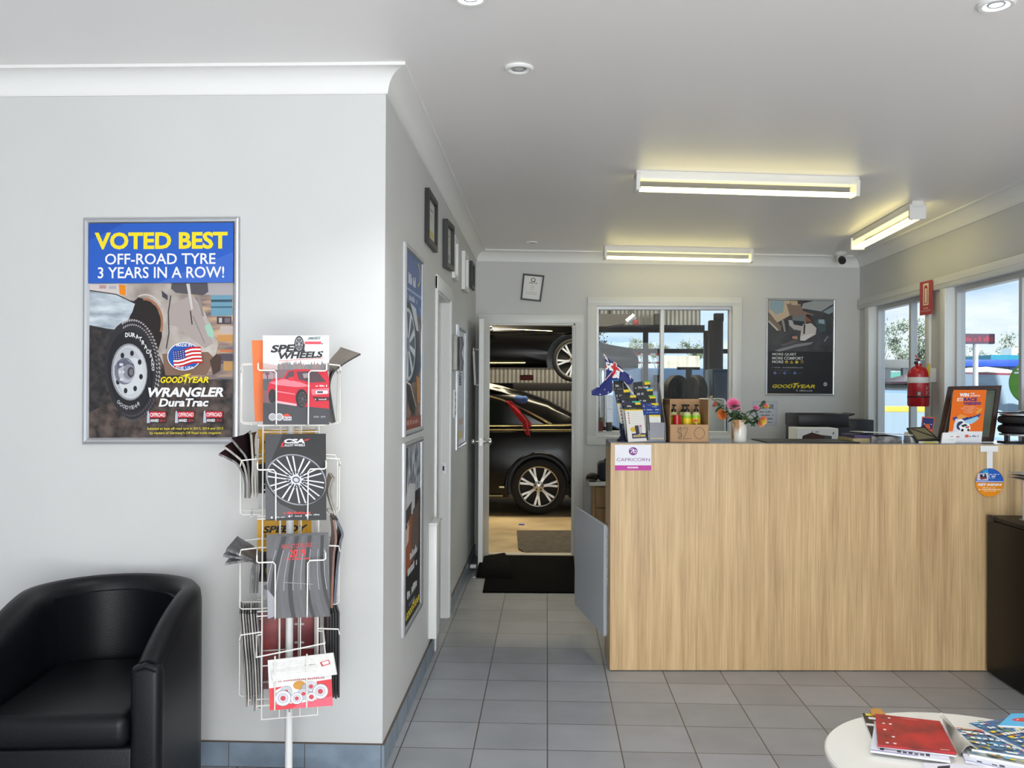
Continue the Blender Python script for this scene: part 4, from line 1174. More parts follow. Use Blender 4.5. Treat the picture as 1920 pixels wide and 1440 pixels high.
def bent(name, label, path, y0, y1, t, m, edge, group=GB, cat='magazine', tint=None, far=(0, 0)):
    """magazine seen from its edge: path of (x, z) points swept along Y"""
    P = []
    n = 14
    pts = [V((a, b)) for a, b in path]
    def cr(i, u):
        p0, p1, p2, p3 = pts[max(i - 1, 0)], pts[i], pts[i + 1], pts[min(i + 2, len(pts) - 1)]
        return .5 * ((2 * p1) + (p2 - p0) * u + (2 * p0 - 5 * p1 + 4 * p2 - p3) * u * u + (3 * p1 - p0 - 3 * p2 + p3) * u ** 3)
    for i in range(len(pts) - 1):
        for k in range(6): P.append(cr(i, k / 6))
    P.append(pts[-1])
    N = []
    for i in range(len(P)):
        d = (P[min(i + 1, len(P) - 1)] - P[max(i - 1, 0)]).normalized(); N.append(V((-d.y, d.x)))
    q = G()
    L = [p + n_ * t / 2 for p, n_ in zip(P, N)]; R = [p - n_ * t / 2 for p, n_ in zip(P, N)]
    k = len(P)
    sh_ = [(i / (k - 1)) ** 2 for i in range(k)]
    vs = [rl(p.x, y0, p.y) for p in L] + [rl(p.x, y0, p.y) for p in R] + [rl(p.x + far[0] * f, y1, p.y + far[1] * f) for p, f in zip(L, sh_)] + [rl(p.x + far[0] * f, y1, p.y + far[1] * f) for p, f in zip(R, sh_)]
    e, f1, f2 = [], [], []
    for i in range(k - 1):
        e.append((i, k + i, k + i + 1, i + 1)); e.append((2 * k + i, 2 * k + i + 1, 3 * k + i + 1, 3 * k + i))
        f1.append((i, i + 1, 2 * k + i + 1, 2 * k + i)); f2.append((k + i, 3 * k + i, 3 * k + i + 1, k + i + 1))
    e += [(0, 2 * k, 3 * k, k), (k - 1, 2 * k - 1, 4 * k - 1, 3 * k - 1)]
    q.add(vs, e, edge); q.add(vs, f1, m, True); q.add(vs, f2, tint or m, True)
    return tag(q.build(name), label, cat, group)
M_pages = mat('page_edges', (196, 190, 180), .7, rgb2=(150, 146, 140), vscale=120, stretch=(1, 1, .05))
M_pages_d = mat('page_edges_grey', (150, 146, 144), .7, rgb2=(84, 82, 84), vscale=120, stretch=(1, 1, .05))
M_cov_dk = mat('cover_dark_photo', (70, 40, 42), .35, rgb2=(22, 24, 28), vscale=12)
M_cov_gr = mat('cover_green', (54, 150, 96), .35, rgb2=(24, 44, 40), vscale=10)
M_cov_gy = mat('cover_grey_photo', (120, 122, 130), .4, rgb2=(56, 58, 66), vscale=14)
M_cov_tan = mat('cover_tan', (150, 138, 122), .5, rgb2=(120, 110, 98), vscale=6)
M_cov_bl = mat('cover_blue_photo', (70, 86, 112), .35, rgb2=(24, 26, 34), vscale=10)
M_cov_or = mat('cover_rust_photo', (150, 84, 54), .35, rgb2=(80, 50, 40), vscale=9)
def pz(px, py, y): 
    p = LA(px, py, y); return ((p - RR).dot(E1), p.z)
ys0, ys1 = -h_, h_
GL = 'dog-eared magazines in the side pockets of the rack'
# second tier on the left: a fan of bent magazines
for i, (tx, ty, mx_, my_, bx_, lab) in enumerate((
        (484, 822, 482, 870, 480, 'upright magazine nearest the pole in the second left pocket'),
        (471, 815, 474, 868, 474, 'pale edged magazine next to the pole in the second left pocket'),
        (432, 822, 463, 862, 468, 'green tipped magazine bent over leftwards in the second left pocket'),
        (420, 838, 455, 868, 464, 'middle magazine of the bent fan in the second left pocket'),
        (410, 852, 446, 872, 460, 'lowest drooping magazine of the bent fan in the second left pocket'))):
    bent('magazine', lab, [pz(bx_, 934, ys0), pz(bx_ - 1, 900, ys0), pz(mx_, my_, ys0), pz((mx_ + tx) / 2, (my_ + ty) / 2 - (2 if i > 1 else 0), ys0), pz(tx, ty, ys0)], ys0, ys1, .007, [M_cov_dk, M_cov_gy, M_cov_gr, M_cov_dk, M_cov_gr][i], [M_pages, M_pages, M_pages_d, M_pages, M_pages_d][i], GL, tint=M_cov_dk, far=[(0, 0), (-.01, .0), (.085, .012), (.085, .045), (.08, .05)][i])
for i, (tx, ty, bx_, lab) in enumerate(((424, 1030, 470, 'upper curled magazine poking out of the third left pocket'), (418, 1042, 476, 'middle curled magazine poking out of the third left pocket'), (422, 1058, 482, 'lower curled magazine poking out of the third left pocket'))):
    bent('magazine', lab, [pz(bx_, 1112, ys0), pz(bx_ + 1, 1085, ys0), pz(478 + i * 3, 1058, ys0), pz(462, 1046 + i * 3, ys0), pz(tx, ty, ys0)], ys0, ys1, .008, M_cov_gy, M_pages_d, GL, far=(.03, .012))
rr = random.Random(4)
for i in range(7):
    bx_ = 462 + i * 5; tx = 450 + i * 5.2
    bent('magazine', ['outermost', 'second outermost', 'third from outside', 'middle', 'third from inside', 'second innermost', 'innermost'][i] + ' of the upright magazines in the lowest left pocket',
         [pz(bx_, 1322 + rr.random() * 12, ys0), pz(bx_ - 3, 1260, ys0), pz(tx + 4, 1200, ys0), pz(tx, 1150 + rr.random() * 3, ys0)], ys0, ys1, .0055, [M_cov_gy, M_cov_dk, M_cov_bl][i % 3], [M_pages_d, M_pages, M_pages_d][i % 3], GL)
# right pockets
bent('magazine', 'tan backed catalogue flopping out of the top right pocket', [pz(628, 792, ys0), pz(621, 750, ys0), pz(618, 722, ys0), pz(626, 698, ys0), pz(648, 680, ys0), pz(676, 664, ys0)], ys0, ys1, .006, M_cov_tan, ink(34, 34, 36), GL, far=(-.055, .03))
bent('magazine', 'dark thin catalogue under the tan one in the top right pocket', [pz(624, 793, ys0), pz(617, 752, ys0), pz(613, 722, ys0), pz(617, 700, ys0), pz(624, 690, ys0)], ys0, ys1, .007, M_cov_tan, ink(48, 48, 50), GL, far=(-.01, .01))
for i, lab in enumerate(('inner bowed booklet in the second right pocket', 'outer bowed booklet in the second right pocket')):
    bent('magazine', lab, [pz(629 + i * 4, 966, ys0), pz(620 + i * 4, 938, ys0), pz(617 + i * 4, 918, ys0), pz(624 + i * 4, 896, ys0)], ys0, ys1, .006, M_pages, M_pages, GL)
bent('magazine', 'blue and rust catalogue in the third right pocket', [pz(622, 1140, ys0), pz(624, 1080, ys0), pz(626, 1040, ys0), pz(630, 1010, ys0), pz(626, 975, ys0)], ys0, ys1, .008, M_cov_or, M_cov_or, GL)
bent('magazine', 'dark blue catalogue outermost in the third right pocket', [pz(628, 1132, ys0), pz(632, 1070, ys0), pz(638, 1020, ys0), pz(642, 1000, ys0), pz(632, 976, ys0)], ys0, ys1, .009, M_cov_bl, M_cov_bl, GL)
for i in range(5):
    x = 615 + i * 5
    bent('magazine', ['innermost', 'second innermost', 'middle', 'second outermost', 'outermost'][i] + ' of the thin black catalogues in the lowest right pocket', [pz(x, 1308 + (i % 2) * 2, ys0), pz(x, 1220, ys0), pz(x, 1152 - i, ys0)], ys0, ys1, .0068, ink(24, 24, 26), ink(24, 24, 26), GL, 'brochure')

# ------------------------------------------------------------------ armchair
M_leather = mat('black_leather', (12, 13, 17), .42, spec=.27, bump=.12, bscale=160)
CX, CY0 = -1.531, 3.148                      # centre of the chair, its back towards the wall
arm = thing('tub_armchair', 'black leather tub armchair below the framed truck poster', 'armchair', (CX, CY0, 0))
arm.rotation_euler.z = math.radians(6)
HW, FR, TH = .312, -.36, .085               # half width, front edge, padding thickness
def plan(u, off):
    """U-shaped plan: u 0..1 from the left arm front round the back to the right arm front"""
    R = HW - off
    a0 = .30                                # share of the straight arms
    ys = .06
    if u < a0:
        f = u / a0; return V((-R, FR + (ys - FR) * f))
    if u > 1 - a0:
        f = (1 - u) / a0; return V((R, FR + (ys - FR) * f))
    t = PI - (u - a0) / (1 - 2 * a0) * PI
    e = 1.0
    cx, sy = math.cos(t), math.sin(t)
    return V((R * math.copysign(abs(cx) ** e, cx), ys + (R + .005) * abs(sy) ** e))
def top_z(u):
    f = 1 - abs(u - .5) * 2                 # 0 at the arm fronts, 1 in the middle of the back
    return .645 + .13 * (1 - (1 - min(1, f / .64)) ** 1.7)
secs = []
NU = 56
for i in range(NU + 1):
    u = i / NU
    z = top_z(u)
    o, n_ = plan(u, 0), plan(u, TH)
    sec = []
    for k, (f, zz) in enumerate(((.03, .06), (.0, .10), (-.005, .35), (.0, z - .06), (.06, z - .022), (.25, z - .004), (.5, z), (.75, z - .006), (.95, z - .03), (1.04, z - .08), (1.0, z - .2), (.98, .42), (.98, .30))):
        p = o + (n_ - o) * f
        sec.append(V((CX + p.x, CY0 + p.y, zz)))
    secs.append(sec)
q = G(); q.loft(secs, M_leather, closed=True, caps=True); q.build('shell', arm, sharp=70)
for sg in (-1, 1):                           # padded arm fronts
    q = G()
    xa, xb = CX + sg * (HW + .004), CX + sg * (HW - TH - .006)
    q.box(xa, CY0 + FR - .028, .06, xb, CY0 + FR + .03, .632, M_leather, .024, 4); q.build('arm_front', arm)
    q = G(); q.tube([V((CX + sg * (HW - .01), CY0 + FR - .018, .618)), V((CX + sg * (HW - TH / 2), CY0 + FR - .02, .632)), V((CX + sg * (HW - TH + .008), CY0 + FR - .018, .618))], .011, M_leather, 8); q.build('arm_fold', arm)
q = G(); iw = HW - TH - .004
q.box(CX - iw, CY0 + FR - .045, .385, CX + iw, CY0 + .22, .488, M_leather, .035, 5)
q.build('seat_cushion', arm)
q = G(); q.box(CX - iw - .01, CY0 + FR - .012, .07, CX + iw + .01, CY0 + .1, .382, M_leather, .015, 3); q.build('front_rail', arm)
q = G()
def padp(a, b):
    u = .345 + .31 * a
    p = plan(u, TH + .012 + .012 * math.sin(a * PI))
    return (CX + p.x, CY0 + p.y, .45 + b * (top_z(u) - .05 - .45))
q.grid(padp, 16, 8, M_leather, .02)
q.build('back_pad', arm)
for sx in (-1, 1):
    for yy in (CY0 + FR + .05, CY0 + .25):
        q = G(); q.lathe([(0, 0), (.02, 0), (.026, .065), (0, .065)], M_black, 14, Matrix.Translation((CX + sx * (.25 if yy < CY0 else .18), yy, 0))); q.build('foot', arm)

# ------------------------------------------------------------------ round table with magazines
TX, TY, TZ, TR = 1.205, 2.64, .45, .405
tb = thing('coffee_table', 'round white coffee table covered in magazines', 'table', (TX, TY, 0))
mx = Matrix.Translation((TX, TY, 0))
q = G(); q.lathe([(0, TZ - .022), (TR - .006, TZ - .022), (TR, TZ - .016), (TR, TZ - .005), (TR - .005, TZ), (0, TZ)], mat('white_table_top', (236, 234, 226), .25, coat=.3), 72, mx); q.build('tabletop', tb)
for k in range(4):
    a = PI / 4 + k * PI / 2
    q = G(); q.tube([V((TX + .28 * math.cos(a), TY + .28 * math.sin(a), TZ - .022)), V((TX + .33 * math.cos(a), TY + .33 * math.sin(a), 0))], [.02, .013], mat('pale_wood', (206, 170, 120), .5), 12); q.build('leg', tb)
def on_table(pts, dz): return [A(x, y, z=TZ + dz) for x, y in pts]
GT = 'magazines on the coffee table'
def mag(label, pts, z0, t, frame, draw, lift=None, cat='magazine'):
    """magazine lying at height z0 above the table; pts: TL, TR, BR, BL"""
    c = on_table(pts, z0 + t)
    if lift:
        for p, l in zip(c, lift): p.z += l
    q = G(); s = S(q, c, frame); draw(s, t - .0004)
    return tag(q.build('magazine'), label, cat, GT)
def white_sheet(n):
    def f(s, t):
        s.base(ink(222, 224, 234), t); specks(s, 12, 88, 78, 95, 9, (60, 60, 70), n); s.rect(0, 97, 60, 99, (130, 120, 190))
    return f
def dk(seed):
    def f(s, t):
        rr = random.Random(seed); s.base(M_paper, t); s.rect(0, 0, 100, 100, (54, 46, 44))
        for i in range(9): s.rect(rr.random() * 30, i * 11, 20 + rr.random() * 80, i * 11 + 7, [(226, 210, 60), (236, 232, 226), (190, 110, 70), (236, 232, 226), (40, 36, 38)][i % 5])
    return f
mag('open magazine with dark photo strip under the red catalogue', [(1616, 1337), (1700, 1345), (1720, 1412), (1640, 1398)], .001, .006, (0, 0, 100, 100), dk(3))
mag('white magazine sticking out below the red catalogue', [(1640, 1352), (1760, 1362), (1782, 1427), (1632, 1407)], .008, .006, (0, 0, 100, 100), white_sheet(2))
mag('second white magazine just under the red catalogue', [(1645, 1352), (1770, 1362), (1793, 1417), (1647, 1399)], .015, .004, (0, 0, 100, 100), white_sheet(5))
M_redcat = mat('red_catalogue_cover', (196, 26, 34), .3, rgb2=(122, 18, 26), vscale=9, detail=6)
def draw_redcat(s, t):
    s.base(M_redcat, t)
    for k in range(5):
        for i, x in enumerate((11, 21)): s.ell(x + k * .4, 10 + k * 20.5, 2.4, 2.2, (226, 214, 216) if (k + i) % 3 else (110, 50, 56), 0, 10)
    s.line([(40, 7), (66, 7.5)], 2.0, (206, 120, 120)); s.rect(80, 95, 92, 97, (226, 180, 180))
mag('red catalogue with two rows of punched holes', [(1641, 1338), (1762, 1352), (1794, 1411), (1646, 1396)], .020, .007, (0, 0, 100, 100), draw_redcat, cat='catalogue')
# rolled back page beside the red catalogue
q = G()
a0, a1 = A(1762, 1350, z=TZ + .035), A(1834, 1412, z=TZ + .012)
b0, b1 = A(1768, 1353, z=TZ + .004), A(1798, 1416, z=TZ + .004)
q.grid(lambda u, v: (b0 + (b1 - b0) * u) * (1 - v) + (a0 + (a1 - a0) * u) * v + V((0, 0, .02 * math.sin(v * PI) + .01 * v)), 12, 8, mat('cream_page', (226, 218, 206), .6, rgb2=(120, 124, 112), vscale=8), .0015)
tag(q.build('magazine'), 'magazine with a curled cream page beside the red catalogue', 'magazine', GT)
def colourful(seed, base=(70, 110, 150)):
    def f(s, t):
        rr = random.Random(seed); s.base(M_paper, t); s.rect(0, 0, 100, 100, base)
        pal = [(226, 196, 40), (60, 130, 180), (206, 110, 50), (232, 232, 230), (40, 50, 70), (110, 150, 80), (214, 90, 120), (150, 110, 80), (120, 186, 214)]
        for i in range(120):
            x, y = rr.random() * 90, rr.random() * 94
            w, h = 3 + rr.random() * 12, 2 + rr.random() * 6
            s.poly([(x, y), (x + w, y + rr.random() * 3), (x + w - 2, y + h), (x + 1, y + h)], pal[rr.randrange(9)])
        for y in (22, 46, 70): specks(s, 10, y, 92, y + 8, 12, [(236, 220, 60), (240, 240, 240), (230, 90, 60)][y % 3], seed + y)
    return f
mag('pale magazine with purple spine strip lowest in the colourful pile', [(1792, 1378), (1990, 1400), (2010, 1470), (1810, 1426)], .001, .008, (0, 0, 100, 100), white_sheet(9))
mag('grey striped magazine second from the bottom of the colourful pile', [(1788, 1372), (1985, 1392), (2010, 1452), (1818, 1414)], .009, .007, (0, 0, 100, 100), colourful(11, (150, 156, 150)))
mag('blue toned magazine with white corner in the colourful pile', [(1786, 1366), (1960, 1376), (1990, 1430), (1822, 1404)], .016, .007, (0, 0, 100, 100), colourful(7, (96, 130, 160)))
mag('busy many-coloured magazine turned towards the window wall', [(1816, 1356), (1900, 1346), (2030, 1390), (1930, 1410)], .024, .007, (0, 0, 100, 100), colourful(5))
def draw_sky(s, t):
    s.base(M_paper, t); s.rect(0, 0, 100, 100, (92, 182, 226)); s.ell(34, 50, 22, 16, (206, 70, 70)); specks(s, 20, 45, 48, 55, 6, (230, 190, 180), 2); specks(s, 60, 20, 92, 42, 4, (226, 236, 244), 3); specks(s, 62, 60, 90, 72, 4, (226, 236, 244), 4)
mag('bright sky blue magazine with a red oval on top of the pile', [(1896, 1338), (1990, 1336), (2000, 1366), (1872, 1360)], .032, .006, (0, 0, 100, 100), draw_sky)
mag('small tan card lying behind the red catalogue', [(1632, 1329), (1650, 1328), (1660, 1338), (1634, 1341)], .001, .012, (0, 0, 100, 100), lambda s, t: s.base(ink(196, 140, 70), t), cat='card')
def draw_foot(s, t):
    s.base(M_paper, t); s.rect(0, 0, 100, 100, (226, 222, 230)); s.poly([(22, 10), (42, 4), (36, 60), (18, 60)], (30, 30, 34)); specks(s, 22, 20, 36, 40, 4, (230, 230, 230), 2); s.poly([(66, 12), (100, 18), (100, 100), (84, 100)], (206, 30, 60))
mag('white leaflet with a red corner at the near edge of the table', [(1732, 1430), (1850, 1436), (1870, 1500), (1730, 1490)], .001, .005, (0, 0, 100, 100), draw_foot, cat='leaflet')

# ------------------------------------------------------------------ reception counter
CA = math.atan(.0511)
CE1, CE2 = V((math.cos(CA), math.sin(CA), 0)), V((-math.sin(CA), math.cos(CA), 0))
C0 = V((.335, 4.90, 0))
CZ = 1.20
CL, CD = 2.36, .40                          # length and depth of the counter
def cp(u, d, z): return C0 + CE1 * u + CE2 * d + V((0, 0, z))
CM = Matrix.Translation(C0) @ Matrix.Rotation(CA, 4, 'Z')
def ac(px, py, d):
    """pixel -> point on the upright plane d behind the counter's front face"""
    r = CR3 @ V(((px - 960) / FPX, -(py - 720) / FPX, -1.0))
    t = ((C0 + CE2 * d) - V((0, 0, EYE))).dot(CE2) / r.dot(CE2)
    return V((0, 0, EYE)) + r * t
def wood_mat():
    m = bpy.data.materials.new('oak_laminate'); m.use_nodes = True
    nt = m.node_tree; L = nt.links; b = nt.nodes['Principled BSDF']
    g_ = nt.nodes.new('ShaderNodeNewGeometry')
    mpn = nt.nodes.new('ShaderNodeMapping'); mpn.inputs['Scale'].default_value = (9, 9, .35); L.new(g_.outputs['Position'], mpn.inputs['Vector'])
    n1 = nt.nodes.new('ShaderNodeTexNoise'); n1.inputs['Scale'].default_value = 2.2; n1.inputs['Detail'].default_value = 9; n1.inputs['Roughness'].default_value = .62; n1.inputs['Distortion'].default_value = .25
    L.new(mpn.outputs['Vector'], n1.inputs['Vector'])
    mp2 = nt.nodes.new('ShaderNodeMapping'); mp2.inputs['Scale'].default_value = (75, 75, 1.6); L.new(g_.outputs['Position'], mp2.inputs['Vector'])
    n2 = nt.nodes.new('ShaderNodeTexNoise'); n2.inputs['Scale'].default_value = 2.0; n2.inputs['Detail'].default_value = 6; L.new(mp2.outputs['Vector'], n2.inputs['Vector'])
    ad = nt.nodes.new('ShaderNodeMath'); ad.operation = 'MULTIPLY_ADD'; ad.inputs[1].default_value = .45; L.new(n2.outputs['Fac'], ad.inputs[0])
    mu = nt.nodes.new('ShaderNodeMath'); mu.operation = 'MULTIPLY'; mu.inputs[1].default_value = .6; L.new(n1.outputs['Fac'], mu.inputs[0]); L.new(mu.outputs[0], ad.inputs[2])
    r = nt.nodes.new('ShaderNodeValToRGB')
    r.color_ramp.elements[0].position = .36; r.color_ramp.elements[0].color = lin((176, 140, 98))
    r.color_ramp.elements[1].position = .66; r.color_ramp.elements[1].color = lin((222, 190, 142))
    e = r.color_ramp.elements.new(.5); e.color = lin((200, 168, 122))
    L.new(ad.outputs[0], r.inputs['Fac']); L.new(r.outputs['Color'], b.inputs['Base Color'])
    b.inputs['Roughness'].default_value = .42
    return m
M_wood = wood_mat()
M_lam = mat('grey_laminate', (152, 154, 160), .28, var=.06, vscale=20)
cn = thing('reception_counter', 'long oak laminate reception counter with a grey top', 'counter', tuple(C0))
q = G(); q.box(0, 0, .004, CL, .018, CZ - .002, M_wood, .0015, 1, CM); q.build('front_panel', cn)
TN = math.tan(CA)
q = G(); q.prism([(.018 * TN, .018), (.018 * TN + .018, .018), (CD * TN + .018, CD), (CD * TN, CD)], lambda a, b, k: cp(a, b, .004 + (CZ - .006) * k), M_wood); q.build('end_panel', cn)
q = G(); q.prism([(.018 * TN, .0185), (CL, .0185), (CL, CD), (CD * TN, CD)], lambda a, b, k: cp(a, b, CZ - .0015 - .03 * (1 - k) + .0015 * k), M_lam); q.build('countertop', cn)
q = G(); q.box(.02, CD - .02, .004, CL, CD, CZ - .032, M_lam, 0, 1, CM); q.build('back_panel', cn)

# swing gate at the end of the counter
ga, gb = V((.322, 5.045, 0)), V((.185, 5.80, 0))
gt = thing('swing_gate', 'grey half height swing gate open at the end of the counter', 'gate', tuple((ga + gb) / 2))
gd = (gb - ga).normalized(); gn = V((-gd.y, gd.x, 0))
GMx = Matrix.Translation(ga) @ Matrix.Rotation(math.atan2(gd.y, gd.x), 4, 'Z')
GL_ = (gb - ga).length
q = G(); q.box(.012, -.009, .14, GL_, .009, .745, mat('silver_grey_panel', (206, 210, 216), .4), .002, 1, GMx); q.build('panel', gt)
q = G()
q.box(-.004, -.03, .15, .013, -.009, .74, M_alu, .001, 1, GMx)
for k in range(11): q.tube([GMx @ V((.004, -.012, .155 + k * .053)), GMx @ V((.004, -.012, .2 + k * .053))], .0065, M_chrome, 8)
q.build('hinge', gt)

# ------------------------------------------------------------------ back bench behind the counter
bn = thing('drawer_bench', 'white topped drawer bench against the back wall behind the counter', 'bench', (.85, 7.85, 0))
M_woodd = mat('bench_oak', (172, 134, 88), .45, var=.22, vscale=14, stretch=(1, 1, .1))
bx0, by0, bz = .345, 7.52, .725
q = G(); q.box(bx0, by0, bz - .03, 1.35, YB - .03, bz, mat('bench_top', (226, 224, 214), .35), .003); q.build('worktop', bn)
q = G(); q.box(bx0 + .045, by0 + .04, .02, 1.33, YB - .03, bz - .031, M_woodd); q.build('carcass', bn)
for k in range(2):
    for z0, z1 in ((.52, .685), (.30, .51), (.05, .29)):
        q = G(); q.box(bx0 + .055 + k * .47, by0 + .02, z0, bx0 + .515 + k * .47, by0 + .039, z1, M_woodd, .002, 1); q.build('drawer', bn)
p = ac(1120, 893, 2.4)
q = G(); q.box(.42, 7.58, bz, .66, 7.80, bz + .16, mat('navy_bag_cloth', (30, 34, 48), .8, bump=.3, bscale=90), .035, 4)
t = thing('bag', 'dark navy bag on the bench beside the back door', 'bag', (.54, 7.69, bz)); q.build('body', t)
q = G(); q.tube([V((.47, 7.66, bz + .155)), V((.49, 7.66, bz + .19)), V((.58, 7.66, bz + .19)), V((.60, 7.66, bz + .155))], .009, M_black); q.build('handle', t)
q = G(); q.ball((.372, 7.62, bz + .03), (.052, .07, .038), M_rubber, 16, 8); q.ball((.36, 7.56, bz + .014), (.05, .05, .008), M_rubber, 16, 6)
tag(q.build('cap'), 'small black cap at the bench edge next to the navy bag', 'cap')
cb = thing('storage_cabinet', 'grey cabinet under the printer against the back wall', 'cabinet', (2.1, 7.7, 0))
q = G(); q.box(1.5, 7.15, .02, 2.70, YB - .02, 1.02, M_lam, .004); q.build('carcass', cb)
q = G(); q.box(1.49, 7.13, 1.02, 2.71, YB - .02, 1.04, M_lam, .004); q.build('top', cb)
for k in range(2):
    q = G(); q.box(1.52 + k * .59, 7.135, .05, 2.09 + k * .59, 7.149, 1.0, M_lam, .003); q.build('door', cb)

# ------------------------------------------------------------------ printer corner
def yb(px0, px1, y): return A(px0, 800, y=y).x, A(px1, 800, y=y).x
x0, x1 = yb(1494, 1572, 7.25)
q = G(); q.box(x0, 7.25, 1.04, x1, 7.50, 1.04 + .145, M_paper, .003, 1)
s = S(q, [V((x0, 7.249, 1.185)), V((x1, 7.249, 1.185)), V((x1, 7.249, 1.04)), V((x0, 7.249, 1.04))], (0, 0, 100, 44))
s.poly([(10, 40), (14, 18), (36, 10), (60, 16), (84, 18), (84, 44), (8, 44)], (74, 48, 40)); s.rect(66, 18, 84, 44, (78, 82, 86)); specks(s, 36, 6, 54, 10, 6, (150, 150, 154), 2); s.rect(86, 9, 90, 14, (120, 120, 124))
tag(q.build('paper_carton'), 'white printed carton in front of the black printer', 'box')
x0, x1 = yb(1497, 1560, 7.55); xa, xb = yb(1497, 1625, 7.55)
pr = thing('printer', 'black office printer with raised paper tray near the window wall', 'printer', ((x0 + xb) / 2, 7.8, 1.04))
z1 = A(1520, 776, y=7.55).z
q = G(); q.box(x0, 7.55, 1.04, xb - .12, 7.95, z1 - .1, M_black, .008); q.build('body', pr)
q = G(); q.box(x0 - .005, 7.54, z1 - .105, xb - .14, 7.96, z1, M_black, .012); q.build('scanner_lid', pr)
q = G(); q.box(x0 + .1, 7.535, z1 - .19, x0 + .30, 7.555, z1 - .12, mat('printer_slot', (52, 52, 56), .35)); q.build('output_slot', pr)
q = G(); q.grid(lambda u, v: (xb - .27 + u * .19, 7.6 + v * .26, z1 - .05 + u * .055), 6, 2, M_black, .012); q.build('paper_tray', pr)
xm0, xm1 = yb(1590, 1627, 7.62)
q = G(); q.box(xm0, 7.62, 1.04, xm1 + .05, 7.92, A(1600, 787, y=7.62).z, M_black, .006)
tag(q.build('speaker_box'), 'plain dark box standing right beside the black printer', 'box')

# ------------------------------------------------------------------ things on the countertop
def cbox(q, u0, d0, z0, u1, d1, z1, m, bev=0.0): q.box(u0, d0, CZ + z0, u1, d1, CZ + z1, m, bev, 2, CM)
def U(px, d): return (ac(px, 800, d) - C0).dot(CE1)
q = G(); cbox(q, U(1437, .06), .05, 0, U(1612, .06), .36, .006, M_black, .002)
tag(q.build('desk_mat'), 'thin black mat lying flat in the middle of the counter', 'mat')

# flag on its stand
fs = ac(1168, 826, .16); fs.z = CZ
fb = ac(1240, 826, .24); fb.z = CZ
fl = thing('desk_flag', 'small blue national flag on a slanted white stick at the counter end', 'flag', tuple(fb))
M_navy = mat('navy_plastic', (26, 32, 56), .35)
q = G(); q.lathe([(0, 0), (.033, 0), (.034, .008), (.024, .016), (.016, .028), (.013, .036), (.017, .046), (.019, .054), (.012, .062), (.013, .07), (.015, .082), (.011, .094), (0, .096)], M_navy, 24, Matrix.Translation(fs)); tag(q.build('turned_stand'), 'navy turned stand at the counter corner beside the leaflet stand', 'stand')
ft = ac(1192, 742, .20); fe = ac(1137, 668, .22)
q = G(); q.tube([fb + V((0, 0, .012)), ac(1190, 742, .21), ac(1132, 664, .2)], .0032, M_white, 8); q.build('pole', fl)
q = G(); q.lathe([(0, 0), (.028, 0), (.028, .006), (.008, .012), (.006, .03), (0, .03)], M_white, 20, Matrix.Translation(fb)); q.build('stand', fl)
q = G()
fc4 = [ac(1090, 640, .19), ac(1350, 640, .19), ac(1350, 850, .19), ac(1090, 850, .19)]
wv = lambda a, b: .010 * math.sin(a * 24 + b * 12)
s = S(q, fc4, (0, 0, 1783, 1440), wv)
FB, FR_ = (34, 44, 112), (206, 44, 46)
out = [(296, 215), (330, 210), (380, 255), (450, 290), (510, 335), (545, 385), (575, 400), (610, 425), (670, 500), (650, 545), (590, 560), (560, 520), (480, 490), (400, 500), (395, 655), (320, 690), (240, 702), (130, 692), (128, 635), (230, 575), (300, 500), (315, 440), (318, 300)]
s.poly(out, FB)
s.poly([(296, 215), (330, 212), (390, 285), (362, 292), (318, 300), (314, 262), (350, 275), (322, 232)], WHT)
s.poly([(314, 250), (322, 232), (372, 288), (318, 300)], FB)
s.poly([(316, 296), (400, 286), (416, 262), (458, 292), (452, 318), (545, 375), (540, 398), (470, 375), (475, 470), (400, 472), (408, 382), (316, 362)], WHT)
s.poly([(316, 312), (402, 312), (412, 268), (446, 290), (442, 322), (540, 372), (536, 394), (448, 368), (436, 412), (388, 474), (412, 372), (316, 344)], FR_)
s.poly([(398, 385), (408, 392), (312, 502), (296, 498)], WHT); s.poly([(400, 390), (406, 396), (318, 494), (306, 494)], FR_)
s.poly([(452, 378), (496, 372), (486, 478), (446, 478)], WHT); s.poly([(458, 400), (470, 392), (468, 476), (456, 476)], FR_)
for cx, cy, r in ((612, 462, 42), (222, 582, 12), (350, 656, 14), (240, 682, 12), (300, 620, 9)):
    s.poly([(cx + (r if i % 2 == 0 else r * .45) * math.cos(i * PI / 7), cy + (r if i % 2 == 0 else r * .45) * math.sin(i * PI / 7)) for i in range(14)], WHT)
bq = [s.pt(x, y, -8) for x, y in out]; s.g.add(bq, [tuple(reversed(range(len(bq))))], ink(*FB))
q.build('cloth', fl)

# tiered brochure stand and its cards
bs = thing('leaflet_stand', 'grey tiered leaflet stand full of cards beside the small flag', 'leaflet stand', tuple(cp(U(1200, .2), .2, CZ)))
M_stand = mat('stand_grey', (124, 126, 134), .3)
q = G(); cbox(q, U(1178, .06), .055, 0, U(1248, .06), .30, .012, M_stand, .002); q.build('base', bs)
TIERS = [(.070, 0.0), (.125, .045), (.18, .085), (.235, .125)]
for k, (d, zz) in enumerate(TIERS):
    for c in range(2):
        pass
q = G()
ul, um, ur = U(1176, .08), U(1215, .08), U(1247, .08)
for u in (ul, um, ur):
    q.prism([(.06, 0), (.30, 0), (.30, .30), (.27, .31), (.08, .09)], lambda a, b, k, u=u: cp(u + (k - .5) * .004, a, CZ + .012 + b), M_stand)
q.build('side_panel', bs)
q = G()
sq = [cp(U(1218, .066), .066, CZ + .105), cp(U(1246, .066), .066, CZ + .105), cp(U(1246, .056), .056, CZ + .012), cp(U(1218, .056), .056, CZ + .012)]
